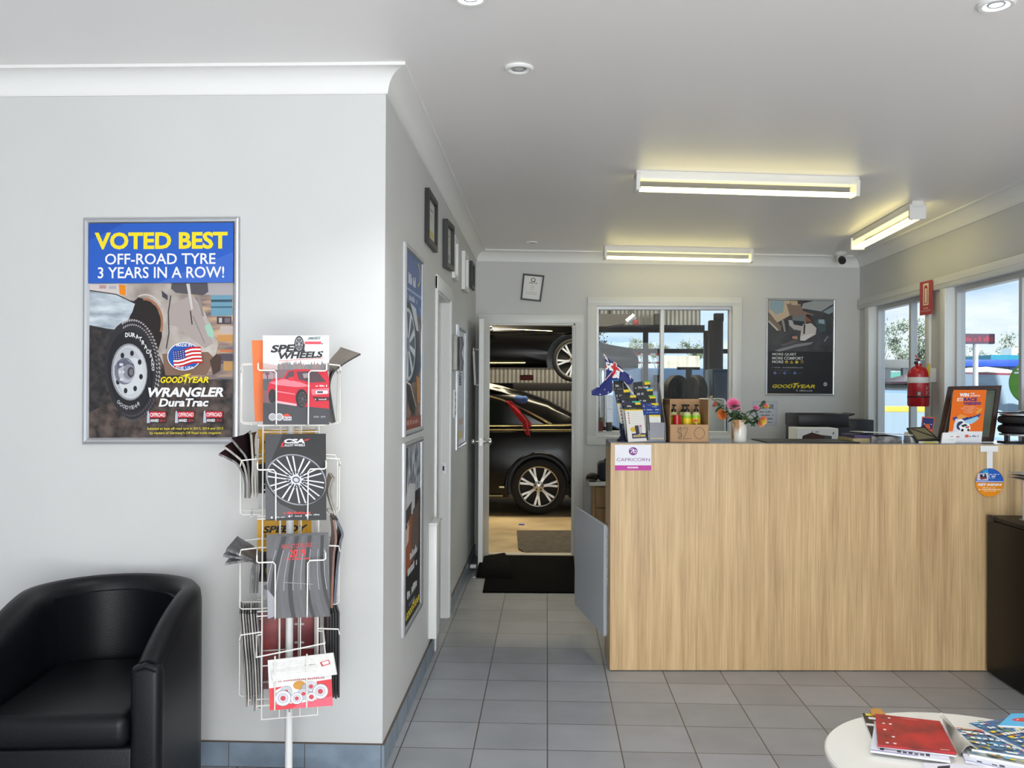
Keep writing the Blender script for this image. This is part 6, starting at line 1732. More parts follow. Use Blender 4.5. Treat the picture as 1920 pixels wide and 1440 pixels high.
struct(g, 'wall_rear_dark_lining')
M_steel = mat('dark_steel', (46, 44, 44), .5, .4)
g = G(); g.box(.92, 16.9, 2.50, 2.84, 17.06, 2.63, M_steel); g.box(.86, 16.9, 2.12, 3.5, 17.02, 2.20, M_steel); g.box(1.74, 16.92, 0, 1.83, 17.02, 2.52, M_steel); g.box(.84, 16.9, 0, .94, 17.05, 4.4, M_steel)
struct(g, 'trim_8')

M_paint = mat('black_car_paint', (5, 5, 6), .22, spec=.3, coat=.06)
M_carglass = mat('dark_car_glass', (26, 32, 28), .1, spec=.2)
M_tyre = mat('tyre_rubber', (24, 23, 22), .7)
M_alloy = mat('bright_alloy', (206, 202, 196), .28, .75)
def wheel(parent, c, R, rim, nsp=7, w=.2, spoke=.035):
    """road wheel whose face looks along -Y"""
    mx = Matrix.Translation(c) @ Matrix.Rotation(PI / 2, 4, 'X')
    q = G(); q.lathe([(rim * .98, -w), (R * .93, -w), (R, -w * .85), (R, -.03), (R * .97, -.006), (R * .9, .004), (rim * 1.06, .004), (rim, -.006), (rim * .98, -.05)], M_tyre, 48, mx)
    wh = q.build('wheel', parent)
    q = G(); q.lathe([(rim * .98, -.10), (rim * .94, -.02), (rim * .965, .0), (rim * 1.01, .003), (rim * 1.02, -.004), (rim * 1.0, -.01)], M_alloy, 48, mx)
    for i in range(nsp):
        a = 2 * PI * i / nsp + .15
        for s_ in (-1, 1):
            b = a + s_ * .13
            def P(r, t, z): return mx @ V((r * math.cos(t), r * math.sin(t), z))
            sec = []
            for r, ww, z in ((rim * .2, .028, -.012), (rim * .5, spoke * .62, -.014), (rim * .96, spoke * .8, -.012)):
                tt = a + (b - a) * ((r / rim - .2) / .76) ** .8 if r > rim * .21 else a
                dt = ww / r / 2
                sec.append([P(r, tt - dt, z), P(r, tt + dt, z), P(r, tt + dt, z - .03), P(r, tt - dt, z - .03)])
            q.loft(sec, M_alloy, True, True, False)
    q.lathe([(0, -.004), (rim * .18, -.006), (rim * .27, -.012), (rim * .27, -.05)], M_alloy, 24, mx)
    rm = q.build('rim', wh)
    q = G(); q.lathe([(0, -.06), (rim * .93, -.06)], mat('brake_dark', (24, 22, 20), .6), 32, mx); q.build('brake_disc', wh)
    for i in range(5):
        a = 2 * PI * i / 5 + .3
        q = G(); p = mx @ V((rim * .18 * math.cos(a), rim * .18 * math.sin(a), -.002)); q.tube([p, p - V((0, .012, 0))], .011, M_black, 8); q.build('wheel_nut', wh)
    return wh

def car_body(parent, Ys, W, prof_low, prof_top, zb):
    """side panel seen from -Y: lower edge zb, shoulder line prof_top; x stations from prof"""
    q = G(); secs = []
    for x, zt_ in prof_top:
        h = zt_ - zb
        secs.append([V((x, Ys + .05, zb)), V((x, Ys + .02, zb + h * .12)), V((x, Ys - .0, zb + h * .42)), V((x, Ys + .005, zb + h * .66)), V((x, Ys + .03, zb + h * .86)), V((x, Ys + .075, zt_ - .01)), V((x, Ys + .14, zt_)),
                     V((x, Ys + W - .14, zt_)), V((x, Ys + W - .03, zb + h * .8)), V((x, Ys + W, zb + h * .4)), V((x, Ys + W - .05, zb))])
    q.loft(secs, M_paint); o = q.build('body', parent)
    return o
def cut_arch(o, c, R):
    """wheel well: take a cylinder out of the body side"""
    bm = bmesh.new(); bm.from_mesh(o.data); bmesh.ops.remove_doubles(bm, verts=bm.verts, dist=.0005); bmesh.ops.recalc_face_normals(bm, faces=bm.faces); bm.to_mesh(o.data); bm.free()
    q = G(); mx = Matrix.Translation(c) @ Matrix.Rotation(PI / 2, 4, 'X'); q.lathe([(0, -.32), (R, -.32), (R, .3), (0, .3)], M_paint, 40, mx)
    k = q.build('cutter')
    bm = bmesh.new(); bm.from_mesh(k.data); bmesh.ops.remove_doubles(bm, verts=bm.verts, dist=.0005); bmesh.ops.recalc_face_normals(bm, faces=bm.faces); bm.to_mesh(k.data); bm.free()
    md = o.modifiers.new('well', 'BOOLEAN'); md.object = k; md.operation = 'DIFFERENCE'; md.solver = 'EXACT'
    bpy.context.view_layer.update()
    me = bpy.data.meshes.new_from_object(o.evaluated_get(bpy.context.evaluated_depsgraph_get()))
    o.modifiers.clear(); o.data = me
    bpy.data.objects.remove(k)
    bm = bmesh.new(); bm.from_mesh(o.data)
    for e in bm.edges:
        e.smooth = not (len(e.link_faces) != 2 or e.calc_face_angle(0) > math.radians(22))
    bm.to_mesh(o.data); bm.free()

# black sedan on the workshop floor
CYs = 10.82
sd = thing('car', 'black sedan parked on the workshop floor behind the back door', 'car', (-1.2, 11.7, 0))
wc = A(1010, 916, y=CYs); wc.z = .335
prof = [(-3.9, .55), (-3.75, .72), (-3.0, .86), (-2.4, .95), (-1.5, 1.0), (-.5, 1.03), (.35, 1.05), (.8, 1.03), (1.02, .92), (1.10, .70)]
bd = car_body(sd, CYs, 1.80, None, prof, .20)
cut_arch(bd, wc, .375); cut_arch(bd, V((wc.x - 2.9, CYs, .335)), .375)
# cabin
q = G(); secs = []
for x, z in ((-2.6, 1.0), (-2.0, 1.30), (-1.5, 1.46), (-.95, 1.52), (-.62, 1.50), (-.35, 1.45), (0, 1.33), (.25, 1.20), (.48, 1.06)):
    h = max(.02, z - .98)
    secs.append([V((x, CYs + .09, .98)), V((x, CYs + .10 + .16 * h / .5, .98 + h * .75)), V((x, CYs + .16 + .2 * h / .5, z - .012)), V((x, CYs + .30 + .2 * h / .5, z)), V((x, CYs + 1.5 - .2 * h / .5, z)), V((x, CYs + 1.70 - .16 * h / .5, .98 + h * .75)), V((x, CYs + 1.71, .98))])
q.loft(secs, M_paint); q.build('cabin', sd)
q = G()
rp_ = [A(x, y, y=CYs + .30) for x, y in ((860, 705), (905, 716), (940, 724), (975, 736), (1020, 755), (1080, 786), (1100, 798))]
q.grid(lambda a, b: rp_[min(int(a * 6), 5)].lerp(rp_[min(int(a * 6), 5) + 1], a * 6 - min(int(a * 6), 5)) + V((0, .34 * b, -.062 * (1 - b) ** 2)), 30, 5, mat('roof_reflection_tone', (214, 204, 190), .45), .01)  # pale strip paints the overhead light reflected along the black roof edge
q.build('roof_reflection_band', sd)
# windows, chrome, door lines, handle light
def onside(px, py, off=.0): return A(px, py, y=CYs + off)
q = G(); s = [onside(x, y, .115) for x, y in ((860, 742), (905, 745), (930, 752), (962, 766), (995, 782), (1020, 795), (860, 796))]
q.add(s + [p + V((0, .01, 0)) for p in s], [tuple(range(7)), tuple(range(13, 6, -1))], M_carglass); q.build('side_window', sd)
q = G(); q.tube([onside(x, y, .10) for x, y in ((860, 737), (915, 742), (940, 749), (968, 761), (1000, 777), (1022, 789), (1034, 796))], [.010] * 5 + [.013, .016], M_brass, 8); q.build('window_trim', sd)
q = G(); q.tube([onside(x, y, .055) for x, y in ((830, 798.5), (960, 798), (1040, 797), (1100, 796))], .010, M_brass, 8); q.build('belt_trim', sd)
q = G(); q.tube([onside(x, y, .012) for x, y in ((830, 806), (960, 806), (1100, 806))], .007, M_brass, 8); q.build('shoulder_trim', sd)
q = G(); q.box(wc.x - .46, CYs - .012, wc.z - .02, wc.x - .40, CYs + .02, wc.z, M_brass); q.tube([V((-3.2, CYs + .03, .215)), V((wc.x - .42, CYs + .03, .22))], .012, M_brass, 8); q.build('sill_trim', sd)
q = G(); q.lathe([(.365, -.04), (.37, .006), (.39, .008), (.415, -.02)], M_paint, 40, Matrix.Translation(wc) @ Matrix.Rotation(PI / 2, 4, 'X'), -.02 * PI, 1.02 * PI); q.build('wheel_arch', sd)
wheel(sd, wc - V((0, .014, 0)), .325, .232)
wheel(sd, V((wc.x - 2.9, CYs - .014, .335)), .325, .232)
q = G(); q.tube([V((wc.x + .35, CYs + .03, .35)), V((wc.x + .62, CYs + .06, .33)), V((1.05, CYs + .1, .40))], .03, M_black, 8); q.build('bumper_edge', sd)
q = G(); gp = [onside(x, y, .0) for x, y in ((1008, 838), (1018, 836), (1040, 842), (1036, 846), (1016, 844))]
# cloths on the car
q = G(); rag = [(948, 751), (958, 752), (968, 762), (974, 768), (985, 782), (996, 796), (993, 806), (994, 820), (990, 819), (980, 806), (981, 796), (972, 786), (960, 770)]
a_ = [A(x, y, y=CYs + .02 + .02 * math.sin(x * .3)) for x, y in rag]
q.add(a_ + [p + V((.002, .014, 0)) for p in a_], [tuple(range(len(a_))), tuple(range(2 * len(a_) - 1, len(a_) - 1, -1))] + [(i, (i + 1) % len(a_), len(a_) + (i + 1) % len(a_), len(a_) + i) for i in range(len(a_))], mat('red_cloth', (196, 22, 34), .7, rgb2=(140, 14, 24), vscale=16))
q.tube([A(950, 753, y=CYs + .02), A(968, 770, y=CYs + .0), A(985, 790, y=CYs + .0), A(991, 816, y=CYs + .0)], [.012, .022, .022, .008], mat('red_cloth', (196, 22, 34)), 8)
tag(q.build('cloth'), 'red cloth hanging over the window of the black sedan', 'cloth')
q = G(); c = A(976, 749, y=CYs + .1)
q.ball(c, (.085, .05, .045), mat('blue_cloth', (70, 100, 160), .8, bump=.6, bscale=18), 16, 10, Matrix.Rotation(.25, 4, 'Y')); q.ball(c + V((.05, -.02, .004)), (.04, .04, .04), mat('blue_cloth', (70, 100, 160)), 12, 8)
tag(q.build('cloth'), 'crumpled blue cloth on the rear pillar of the black sedan', 'cloth')

# second black car on the hoist
HYs = 13.0
up = thing('car', 'black car raised high on the workshop hoist', 'car', (-.6, 13.9, 1.57))
wc2 = A(1077, 675, y=HYs)
zbt = A(960, 689, y=HYs).z; zsh = A(960, 622, y=HYs).z
prof2 = [(-4.0, zsh - .25), (-3.4, zsh - .06), (-2, zsh), (-.5, zsh + .02), (.4, zsh + .02), (.62, zsh - .05), (.78, zsh - .15), (1.0, zsh - .19), (1.2, zsh - .22), (1.27, zsh - .34)]
bd = car_body(up, HYs, 1.8, None, prof2, zbt)
cut_arch(bd, wc2, .39); cut_arch(bd, V((wc2.x - 2.75, wc2.y, wc2.z)), .39)
q = G(); secs = []
for x, z in ((-2.8, zsh), (-2.0, zsh + .36), (-.9, zsh + .45), (-.2, zsh + .36), (.5, zsh + .02)):
    secs.append([V((x, HYs + .10, zsh - .03)), V((x, HYs + .24, zsh + (z - zsh) * .8)), V((x, HYs + .42, z)), V((x, HYs + 1.38, z)), V((x, HYs + 1.56, zsh + (z - zsh) * .8)), V((x, HYs + 1.7, zsh - .03))])
q.loft(secs, M_paint); q.build('cabin', up)
q = G(); q.tube([A(880, 612, y=HYs + .04), A(1000, 609, y=HYs + .04), A(1030, 610, y=HYs + .05)], .012, M_brass, 8); q.tube([A(1040, 611, y=HYs + .05), A(1090, 611, y=HYs + .05)], .012, M_brass, 8); q.build('window_trim', up)
q = G(); q.tube([A(880, 616, y=HYs), A(970, 618, y=HYs), A(1035, 621, y=HYs)], .006, M_brass, 8); q.build('shoulder_trim', up)
q = G(); q.tube([A(860, 681, y=HYs - .02), A(985, 681, y=HYs - .02)], .016, M_brass, 8); q.build('sill_trim', up)
q = G(); q.box(A(914, 615, y=HYs).x, HYs - .08, A(914, 622, y=HYs).z, A(925, 615, y=HYs).x, HYs + .02, A(914, 611, y=HYs).z, M_chrome, .02, 3); q.build('side_mirror', up)
wheel(up, wc2 - V((0, .014, 0)), wc2.z - A(1070, 716, y=HYs).z, .25, 6)
wheel(up, V((wc2.x - 2.75, wc2.y - .014, wc2.z)), wc2.z - A(1070, 716, y=HYs).z, .25, 6)
zr1, zr0 = A(1020, 717, y=HYs).z, A(1020, 733, y=HYs).z
ho = thing('car_hoist', 'dark four post car hoist holding up the second black car', 'hoist', (-.4, 13.9, 0))
for yy in (HYs - .02, HYs + 1.35):
    q = G(); q.box(A(962, 725, y=HYs).x if yy < 13.2 else -3.4, yy, zr0, 2.2, yy + .48, zr1 - .005, M_steel, .008); q.build('runway', ho)
q = G(); q.box(-3.5, HYs + .0, zr0 - .0, -3.3, HYs + 1.9, zr1 - .01, M_steel); q.box(2.0, HYs - .15, zr0, 2.2, HYs + 2.1, zr1 - .02, M_steel); q.build('crossbeam', ho)
for x, yy in ((2.30, HYs - .2), (2.62, HYs + 2.1), (-3.7, HYs - .2), (-3.7, HYs + 2.1)):
    q = G(); q.box(x - .09, yy - .08, 0, x + .09, yy + .08, A(1332, 603, y=HYs).z, M_steel, .006); q.box(x - .02, yy - .06, A(1332, 605, y=HYs).z, x + .1, yy + .06, A(1332, 590, y=HYs).z, M_steel, .004); q.build('post', ho)
q = G(); q.box(A(975, 700, y=13.6).x, 13.55, A(975, 713, y=13.6).z, A(1000, 700, y=13.6).x, 13.8, A(975, 703, y=13.6).z, mat('jack_red', (150, 60, 54), .5), .01)
tag(q.build('jack_beam'), 'reddish jacking beam lying on the hoist runway', 'jack')
# fittings seen through the back window
wl_ = thing('workshop_light', 'angled white strip light under a dark duct, top of the back window', 'light', tuple(A(1186, 600, y=12.0)))
q = G(); a, b = A(1176, 604, y=12.0), A(1190, 592, y=12.0)
q.tube([a, b], .04, M_white, 4); q.build('housing', wl_)
q = G(); q.tube([(a + b) / 2, (a + b) / 2 + V((0, 0, 4.4 - a.z))], .006, M_steel, 6); q.build('hanger', wl_)
q = G(); q.box(A(1188, 600, y=12).x, 11.97, A(1188, 610, y=12).z, A(1197, 600, y=12).x, 12.03, A(1188, 600, y=12).z, mat('lamp_end_red', (170, 80, 74), .5), .005); q.build('end_box', wl_)
q = G(); dk_ = [A(1100, 588, y=12.2), A(1186, 589, y=12.2), A(1172, 606, y=12.2), A(1140, 612, y=12.2), A(1100, 613, y=12.2)]
q.box(dk_[2].x - .2, 12.4, dk_[0].z - .02, dk_[2].x - .17, 12.43, 4.4, M_steel); q.box(dk_[0].x + .1, 12.4, dk_[0].z - .02, dk_[0].x + .13, 12.43, 4.4, M_steel); q.add(dk_ + [p + V((0, .5, 0)) for p in dk_], [tuple(range(5)), tuple(range(9, 4, -1))] + [(i, (i + 1) % 5, 5 + (i + 1) % 5, 5 + i) for i in range(5)], mat('duct_grey', (92, 88, 84), .5)); tag(q.build('air_duct'), 'dark grey duct crossing the top corner of the back window', 'duct')
q = G(); q.box(A(1228, 600, y=16.7).x, 16.7, A(1228, 608, y=16.7).z, A(1241, 600, y=16.7).x, 16.9, A(1228, 588, y=16.7).z, mat('box_grey', (110, 106, 100), .5), .01); tag(q.build('switch_box'), 'grey electrical box high on the corrugated workshop wall', 'box')
# tyres on the wheel stand
ts = thing('tyre_stand', 'dark steel stand holding two tyres in the workshop', 'stand', tuple(A(1292, 1000, y=10.4)))
xs_ = A(1292, 720, y=10.4).x
q = G(); q.box(xs_ - .03, 10.4, 0, xs_ + .03, 10.46, A(1292, 690, y=10.4).z, M_steel); q.box(xs_ - .18, 10.2, 0, xs_ + .18, 10.66, .03, M_steel); q.box(xs_ - .13, 10.40, A(1292, 690, y=10.4).z - .02, xs_ + .12, 10.44, A(1292, 690, y=10.4).z + .01, M_steel); q.box(xs_ - .2, 10.3, A(1290, 764, y=10.4).z - .02, xs_ + .2, 10.6, A(1290, 764, y=10.4).z, M_steel); ts.location = (xs_, 10.43, 0); WM[ts.name] = Matrix.Translation((xs_, 10.43, 0)); q.build('frame', ts)
for px, lab, rx in ((1268, 'larger black tyre on the stand, nearer the window mullion', .135), (1304, 'narrower black tyre on the stand beside the larger one', .07)):
    c = A(px, 733, y=10.36); R_t = .175
    mx = Matrix.Translation(c) @ Matrix.Scale(1, 4) @ Matrix.Rotation(math.acos(min(1, rx / R_t)) * (1 if px < 1280 else -1), 4, 'Z') @ Matrix.Rotation(PI / 2, 4, 'X')
    q = G(); q.lathe([(R_t * .55, -.05), (R_t * .9, -.055), (R_t, -.04), (R_t, .04), (R_t * .9, .055), (R_t * .55, .05), (R_t * .55, -.05)], M_tyre, 36, mx); q.lathe([(0, .02), (R_t * .56, .03)], mat('tyre_hub_dark', (40, 40, 42), .5), 30, mx)
    tag(q.build('tyre'), lab, 'tyre', 'tyres on the stand')
# tins and bottles on the sill of the back window, workshop side
for px, w, h, m, lab in ((1123, .075, .12, mat('tin_rust', (120, 50, 46), .4), 'rust red tin on the back window sill behind the flag'), (1142, .055, .075, mat('tin_slate', (74, 78, 84), .4), 'short slate grey tin on the back window sill')):
    p = A(px, 800, y=YB + .14); z0 = A(px, 808, y=YB + .14).z
    t = thing('tin', lab, 'tin', (p.x, p.y, z0)); mx = Matrix.Translation((p.x, p.y, z0))
    q = G(); q.lathe([(0, 0), (w / 2, 0), (w / 2, h), (0, h)], m, 20, mx); q.build('can', t)
    q = G(); q.lathe([(w / 2 + .001, h * .7), (w / 2 + .002, h * .72), (w / 2 + .002, h + .003), (0, h + .003)], mat('tin_lid', (110, 98, 84), .4), 20, mx); q.build('lid', t)
g = G(); g.box(WX0 - .02, YB + .12, A(1130, 808, y=YB + .14).z - .02, WX1 + .02, YB + .24, A(1130, 808, y=YB + .14).z, M_trimw); struct(g, 'trim_9')
# hanging tools (rods) at the left of the window
for k, (px, m, lab) in enumerate(((1126, M_alu, 'left steel rod hanging outside the back window'), (1135, M_alu, 'right steel rod hanging outside the back window'))):
    q = G(); q.tube([A(px, 800, y=9.4), A(px, 748, y=9.4), A(px, 700, y=9.4), A(px, 690, y=9.4)], [.022, .022, .012, .02], m, 10); q.box(A(px, 700, y=9.4).x - .03, 9.38, 0, A(px, 700, y=9.4).x + .03, 9.42, A(px, 799, y=9.4).z, M_steel)
    tag(q.build('strut_rod'), lab, 'rod', 'steel rods by the window')

# mats at the back door
mt = G(); mt.box(-.53, 7.15, .001, .245, 8.16, .009, mat('black_rib_mat', (20, 20, 21), .85, bump=.5, bscale=70), .003, 1)
m0 = A(905, 1109, z=.01); m1 = A(1081, 1110, z=.01)
mt = G(); mt.add([V((m0.x, m0.y, 0.001)), V((m1.x, m1.y, .001)), V((.24, 8.17, .001)), V((-.50, 8.17, .001)), V((m0.x, m0.y, .010)), V((m1.x, m1.y, .010)), V((.24, 8.17, .010)), V((-.50, 8.17, .010))], [(3, 2, 1, 0), (4, 5, 6, 7), (0, 1, 5, 4), (1, 2, 6, 5), (2, 3, 7, 6), (3, 0, 4, 7)], mat('black_mat', (6, 6, 7), .95, spec=.05, bump=.5, bscale=70))
tag(mt.build('door_mat'), 'black rubber door mat inside the back door', 'mat')
q = G()
fm = [A(893, 1075, y=7.25), A(962, 1072, y=7.2), A(946, 1036, y=7.62), A(905, 1043, y=7.55)]
f0 = [V((-.545, 7.22, .012)), V((-.26, 7.16, .012))]
q.grid(lambda a, b: (f0[0].lerp(f0[1], a)) * (1 - b) ** 2 + 2 * b * (1 - b) * (fm[0].lerp(fm[1], a) + V((0, .06, .05))) + b * b * (fm[3].lerp(fm[2], a)), 14, 8, mat('grey_rib_mat', (12, 12, 13), .9, spec=.08, bump=.5, bscale=40), .008)
tag(q.build('door_mat'), 'small dark mat rucked up against the open door', 'mat')
c = [A(969, 996, z=.004), A(1085, 996, z=.004), A(1085, 1038, z=.004), A(985, 1038, z=.004), A(972, 1030, z=.004)]
q = G(); q.add([p for p in c] + [p + V((0, 0, .01)) for p in c], [tuple(range(5)), tuple(range(9, 4, -1))] + [(i, (i + 1) % 5, 5 + (i + 1) % 5, 5 + i) for i in range(5)], mat('brown_mat', (84, 74, 62), .9, var=.25, vscale=14)); tag(q.build('door_mat'), 'worn brown mat on the workshop concrete outside the back door', 'mat')
q = G(); p = A(978, 984, z=.0); q.box(p.x - .03, p.y - .03, 0, p.x + .03, p.y + .03, .006, ink(50, 60, 190), .002); tag(q.build('bottle_cap'), 'tiny blue cap on the concrete near the sedan', 'cap')
q = G(); q.box(-.62, 7.50, .02, -.565, 7.56, .05, M_white, .008); tag(q.build('door_stop'), 'small white door stop at the foot of the open door', 'door stop')
q = G(); p = A(889, 1084, z=0); q.ball((p.x, p.y, .006), (.012, .01, .006), M_white, 10, 6); tag(q.build('paper_scrap'), 'tiny white scrap on the tiles near the rucked mat', 'scrap')

# ------------------------------------------------------------------ outside
M_bark = mat('bark', (96, 84, 74), .9); 
def tree(px, py_top, py_bot, y, spread, label, col, col2, seed, n=1100):
    rr = random.Random(seed)
    top, bot = A(px, py_top, y=y), A(px, py_bot, y=y)
    t = thing('tree', label, 'tree', (bot.x, y, 0), 'trees outside')
    H_ = top.z
    q = G(); q.tube([V((bot.x, y, 0)), V((bot.x + .1, y, H_ * .4)), V((bot.x, y, H_ * .8))], [.09 * spread, .06 * spread, .02 * spread], M_bark, 8)
    for i in range(5):
        a = rr.uniform(0, 6.28); q.tube([V((bot.x + .05, y, H_ * .45)), V((bot.x + math.cos(a) * spread * .6, y + math.sin(a) * spread * .6, H_ * rr.uniform(.65, .9)))], [.03 * spread, .01 * spread], M_bark, 6)
    q.build('trunk', t)
    q = G(); m = mat('foliage_%d' % seed, col, .7, rgb2=col2, vscale=1.2)
    z0 = max(.6, bot.z)
    cl = [(V((bot.x + rr.uniform(-1, 1) * spread, y + rr.uniform(-1, 1) * spread, z0 + (H_ - z0) * rr.uniform(.15, .95))), rr.uniform(.25, .5) * spread) for _ in range(9)]
    vs, fs = [], []
    for i in range(n):
        c, r = rr.choice(cl)
        p = c + V((rr.gauss(0, 1), rr.gauss(0, 1), rr.gauss(0, .8))) * r * .6
        a = V((rr.uniform(-1, 1), rr.uniform(-1, 1), rr.uniform(-1, 1))).normalized(); b = a.orthogonal().normalized()
        L = spread * rr.uniform(.045, .09)
        k = len(vs); vs += [p - a * L - b * L * .4, p + a * L * .2 - b * L * .7, p + a * L + b * L * .3, p - a * L * .2 + b * L * .7]; fs.append((k, k + 1, k + 2, k + 3))
    q.add(vs, fs, m); o = q.build('foliage', t, fix=False)
OL, OL2 = (132, 146, 124), (84, 100, 84)
tree(1653, 614, 720, 120, 2.4, 'grey green tree nearest the back corner through the first window', OL, OL2, 1)
tree(1722, 600, 715, 110, 2.6, 'tall grey green tree behind the fire extinguisher pillar', OL, OL2, 2)
tree(1692, 640, 725, 125, 2.2, 'low bushy tree between the two taller ones in the first window', OL, OL2, 3)
tree(1796, 612, 705, 110, 1.1, 'thin pale tree left of the road sign outside', (150, 150, 138), OL2, 4, 500)
tree(1822, 648, 690, 120, 1.4, 'small dark tree just under the road sign', (96, 112, 108), OL2, 5, 400)
tree(1916, 618, 690, 100, 2.0, 'bushy tree at the right edge of the window wall view', OL, OL2, 6)
tree(1862, 706, 745, 60, 1.2, 'low yellow green bush behind the brown picture frame', (150, 170, 70), (80, 110, 50), 7, 260)
tree(1202, 640, 672, 120, 1.5, 'olive tree behind the steel post in the back window', (120, 128, 84), (70, 80, 54), 8)
tree(1232, 642, 672, 118, 1.2, 'second olive tree beside the back window mullion', (120, 128, 84), (70, 80, 54), 9)
tree(1302, 646, 672, 125, 1.6, 'round olive tree low in the back window, right pane', (110, 120, 80), (66, 76, 54), 10)
tree(1112, 618, 665, 60, 1.0, 'dark tree at the edge of the back window', (44, 54, 44), (24, 30, 26), 11)
# road sign
SY = 12.47
sg = A(1832, 633, y=SY); zs0, zs1 = A(1832, 645, y=SY).z, A(1832, 626, y=SY).z
t = thing('road_sign', 'red lettered sign on a white pole outside the window', 'sign', (sg.x, SY, 0))
q = G(); q.tube([V((sg.x - .02, SY, 0)), V((sg.x - .02, SY, zs0 + .02))], .034, M_white, 10); q.build('pole', t)
xa_, xb_ = A(1804, 633, y=SY - .05).x, A(1866, 633, y=SY - .05).x
q = G(); q.box(xa_, SY - .05, zs0, xb_, SY + .04, zs1, mat('sign_slate', (80, 84, 104), .5), .01); s = S(q, [V((xa_, SY - .051, zs1)), V((xb_, SY - .051, zs1)), V((xb_, SY - .051, zs0)), V((xa_, SY - .051, zs0))], (0, 0, 100, 32)); s.rect(2, 3, 98, 29, (120, 74, 92)); specks(s, 6, 8, 44, 24, 5, (190, 70, 84), 3, .85); specks(s, 50, 8, 94, 24, 6, (190, 70, 84), 8, .85); q.build('panel', t)
# carport canopy near the corner window and shade structure
t = thing('carport', 'grey flat carport with slim posts outside the first window', 'carport', (6.5, 15.5, 0))
z0, z1 = A(1640, 690, y=15).z, A(1640, 674, y=15).z
xl, xr_ = A(1600, 680, y=15).x, A(1752, 680, y=15).x
q = G(); q.box(xl, 15, z0, xr_, 18, z1, mat('canopy_grey', (150, 150, 148), .6), .02); q.build('roof', t)
for px in (1642, 1662, 1697, 1740):
    x = A(px, 700, y=15.1).x; q = G(); q.box(x - .05, 15.05, 0, x + .05, 15.15, z0, mat('post_grey', (110, 118, 126), .5)); q.build('post', t)
t = thing('shade_sail', 'blue roofed forecourt shelter with curved white edge beyond the road sign', 'shelter', (10.2, 17, 0))
z0 = A(1840, 700, y=17).z; z1 = A(1840, 674, y=17).z; xl, xr_ = A(1790, 690, y=17).x, A(1990, 690, y=17).x
q = G(); q.box(xl, 17, z0 + .12, xr_, 21, z1, mat('forecourt_blue', (40, 80, 190), .5), .02); q.build('fascia', t)
q = G(); q.tube([A(1785, 703, y=16.6), A(1815, 695, y=16.6), A(1850, 693, y=16.6), A(1890, 698, y=16.6), A(1915, 706, y=16.6)], .05, M_white, 8); q.build('curved_edge', t)
for px in (1815, 1872, 1885): 
    x = A(px, 700, y=17.2).x; q = G(); q.box(x - .06, 17.15, 0, x + .06, 17.25, z0 + .12, mat('post_grey', (110, 118, 126))); q.build('post', t)
q = G(); za = A(1890, 683, y=24).z; zb_ = A(1890, 666, y=24).z; q.box(A(1853, 680, y=24).x, 24, 0, A(2000, 680, y=24).x, 26, za, mat('teal_wall', (120, 150, 160), .6)); q.box(A(1851, 680, y=24).x, 23.8, za, A(2005, 680, y=24).x, 26.2, zb_, mat('teal_roof', (40, 130, 160), .5)); q.box(A(1897, 660, y=25).x, 25, zb_, A(1908, 660, y=25).x, 25.6, A(1900, 652, y=25).z, M_white); tag(q.build('building'), 'low building with a teal roof beyond the blue shelter', 'building')
p = A(1912, 697, y=12.0); rr_ = A(1935, 700, y=12.0).x - p.x + .03
q = G(); q.lathe([(0, 0), (rr_ * 1.5, 0), (rr_ * 1.5, .05), (0, .05)], mat('sign_green', (90, 150, 40), .5), 40, Matrix.Translation((p.x + .16, 12.05, p.z - .14)) @ Matrix.Rotation(PI / 2, 4, 'X')); q.tube([V((p.x + .16, 12.06, 0)), V((p.x + .16, 12.06, p.z - .1))], .04, M_steel)
s = S(q, [V((p.x - .12, 11.998, p.z + .10)), V((p.x + .30, 11.998, p.z + .10)), V((p.x + .30, 11.998, p.z - .12)), V((p.x - .12, 11.998, p.z - .12))], (0, 0, 100, 50)); s.line([(20, 16), (44, 12), (30, 38)], 5, WHT); s.line([(12, 26), (50, 24)], 5, WHT); s.line([(62, 10), (60, 40)], 5, WHT)
tag(q.build('green_sign'), 'round green sign with white lettering outside, at the edge of view', 'sign')
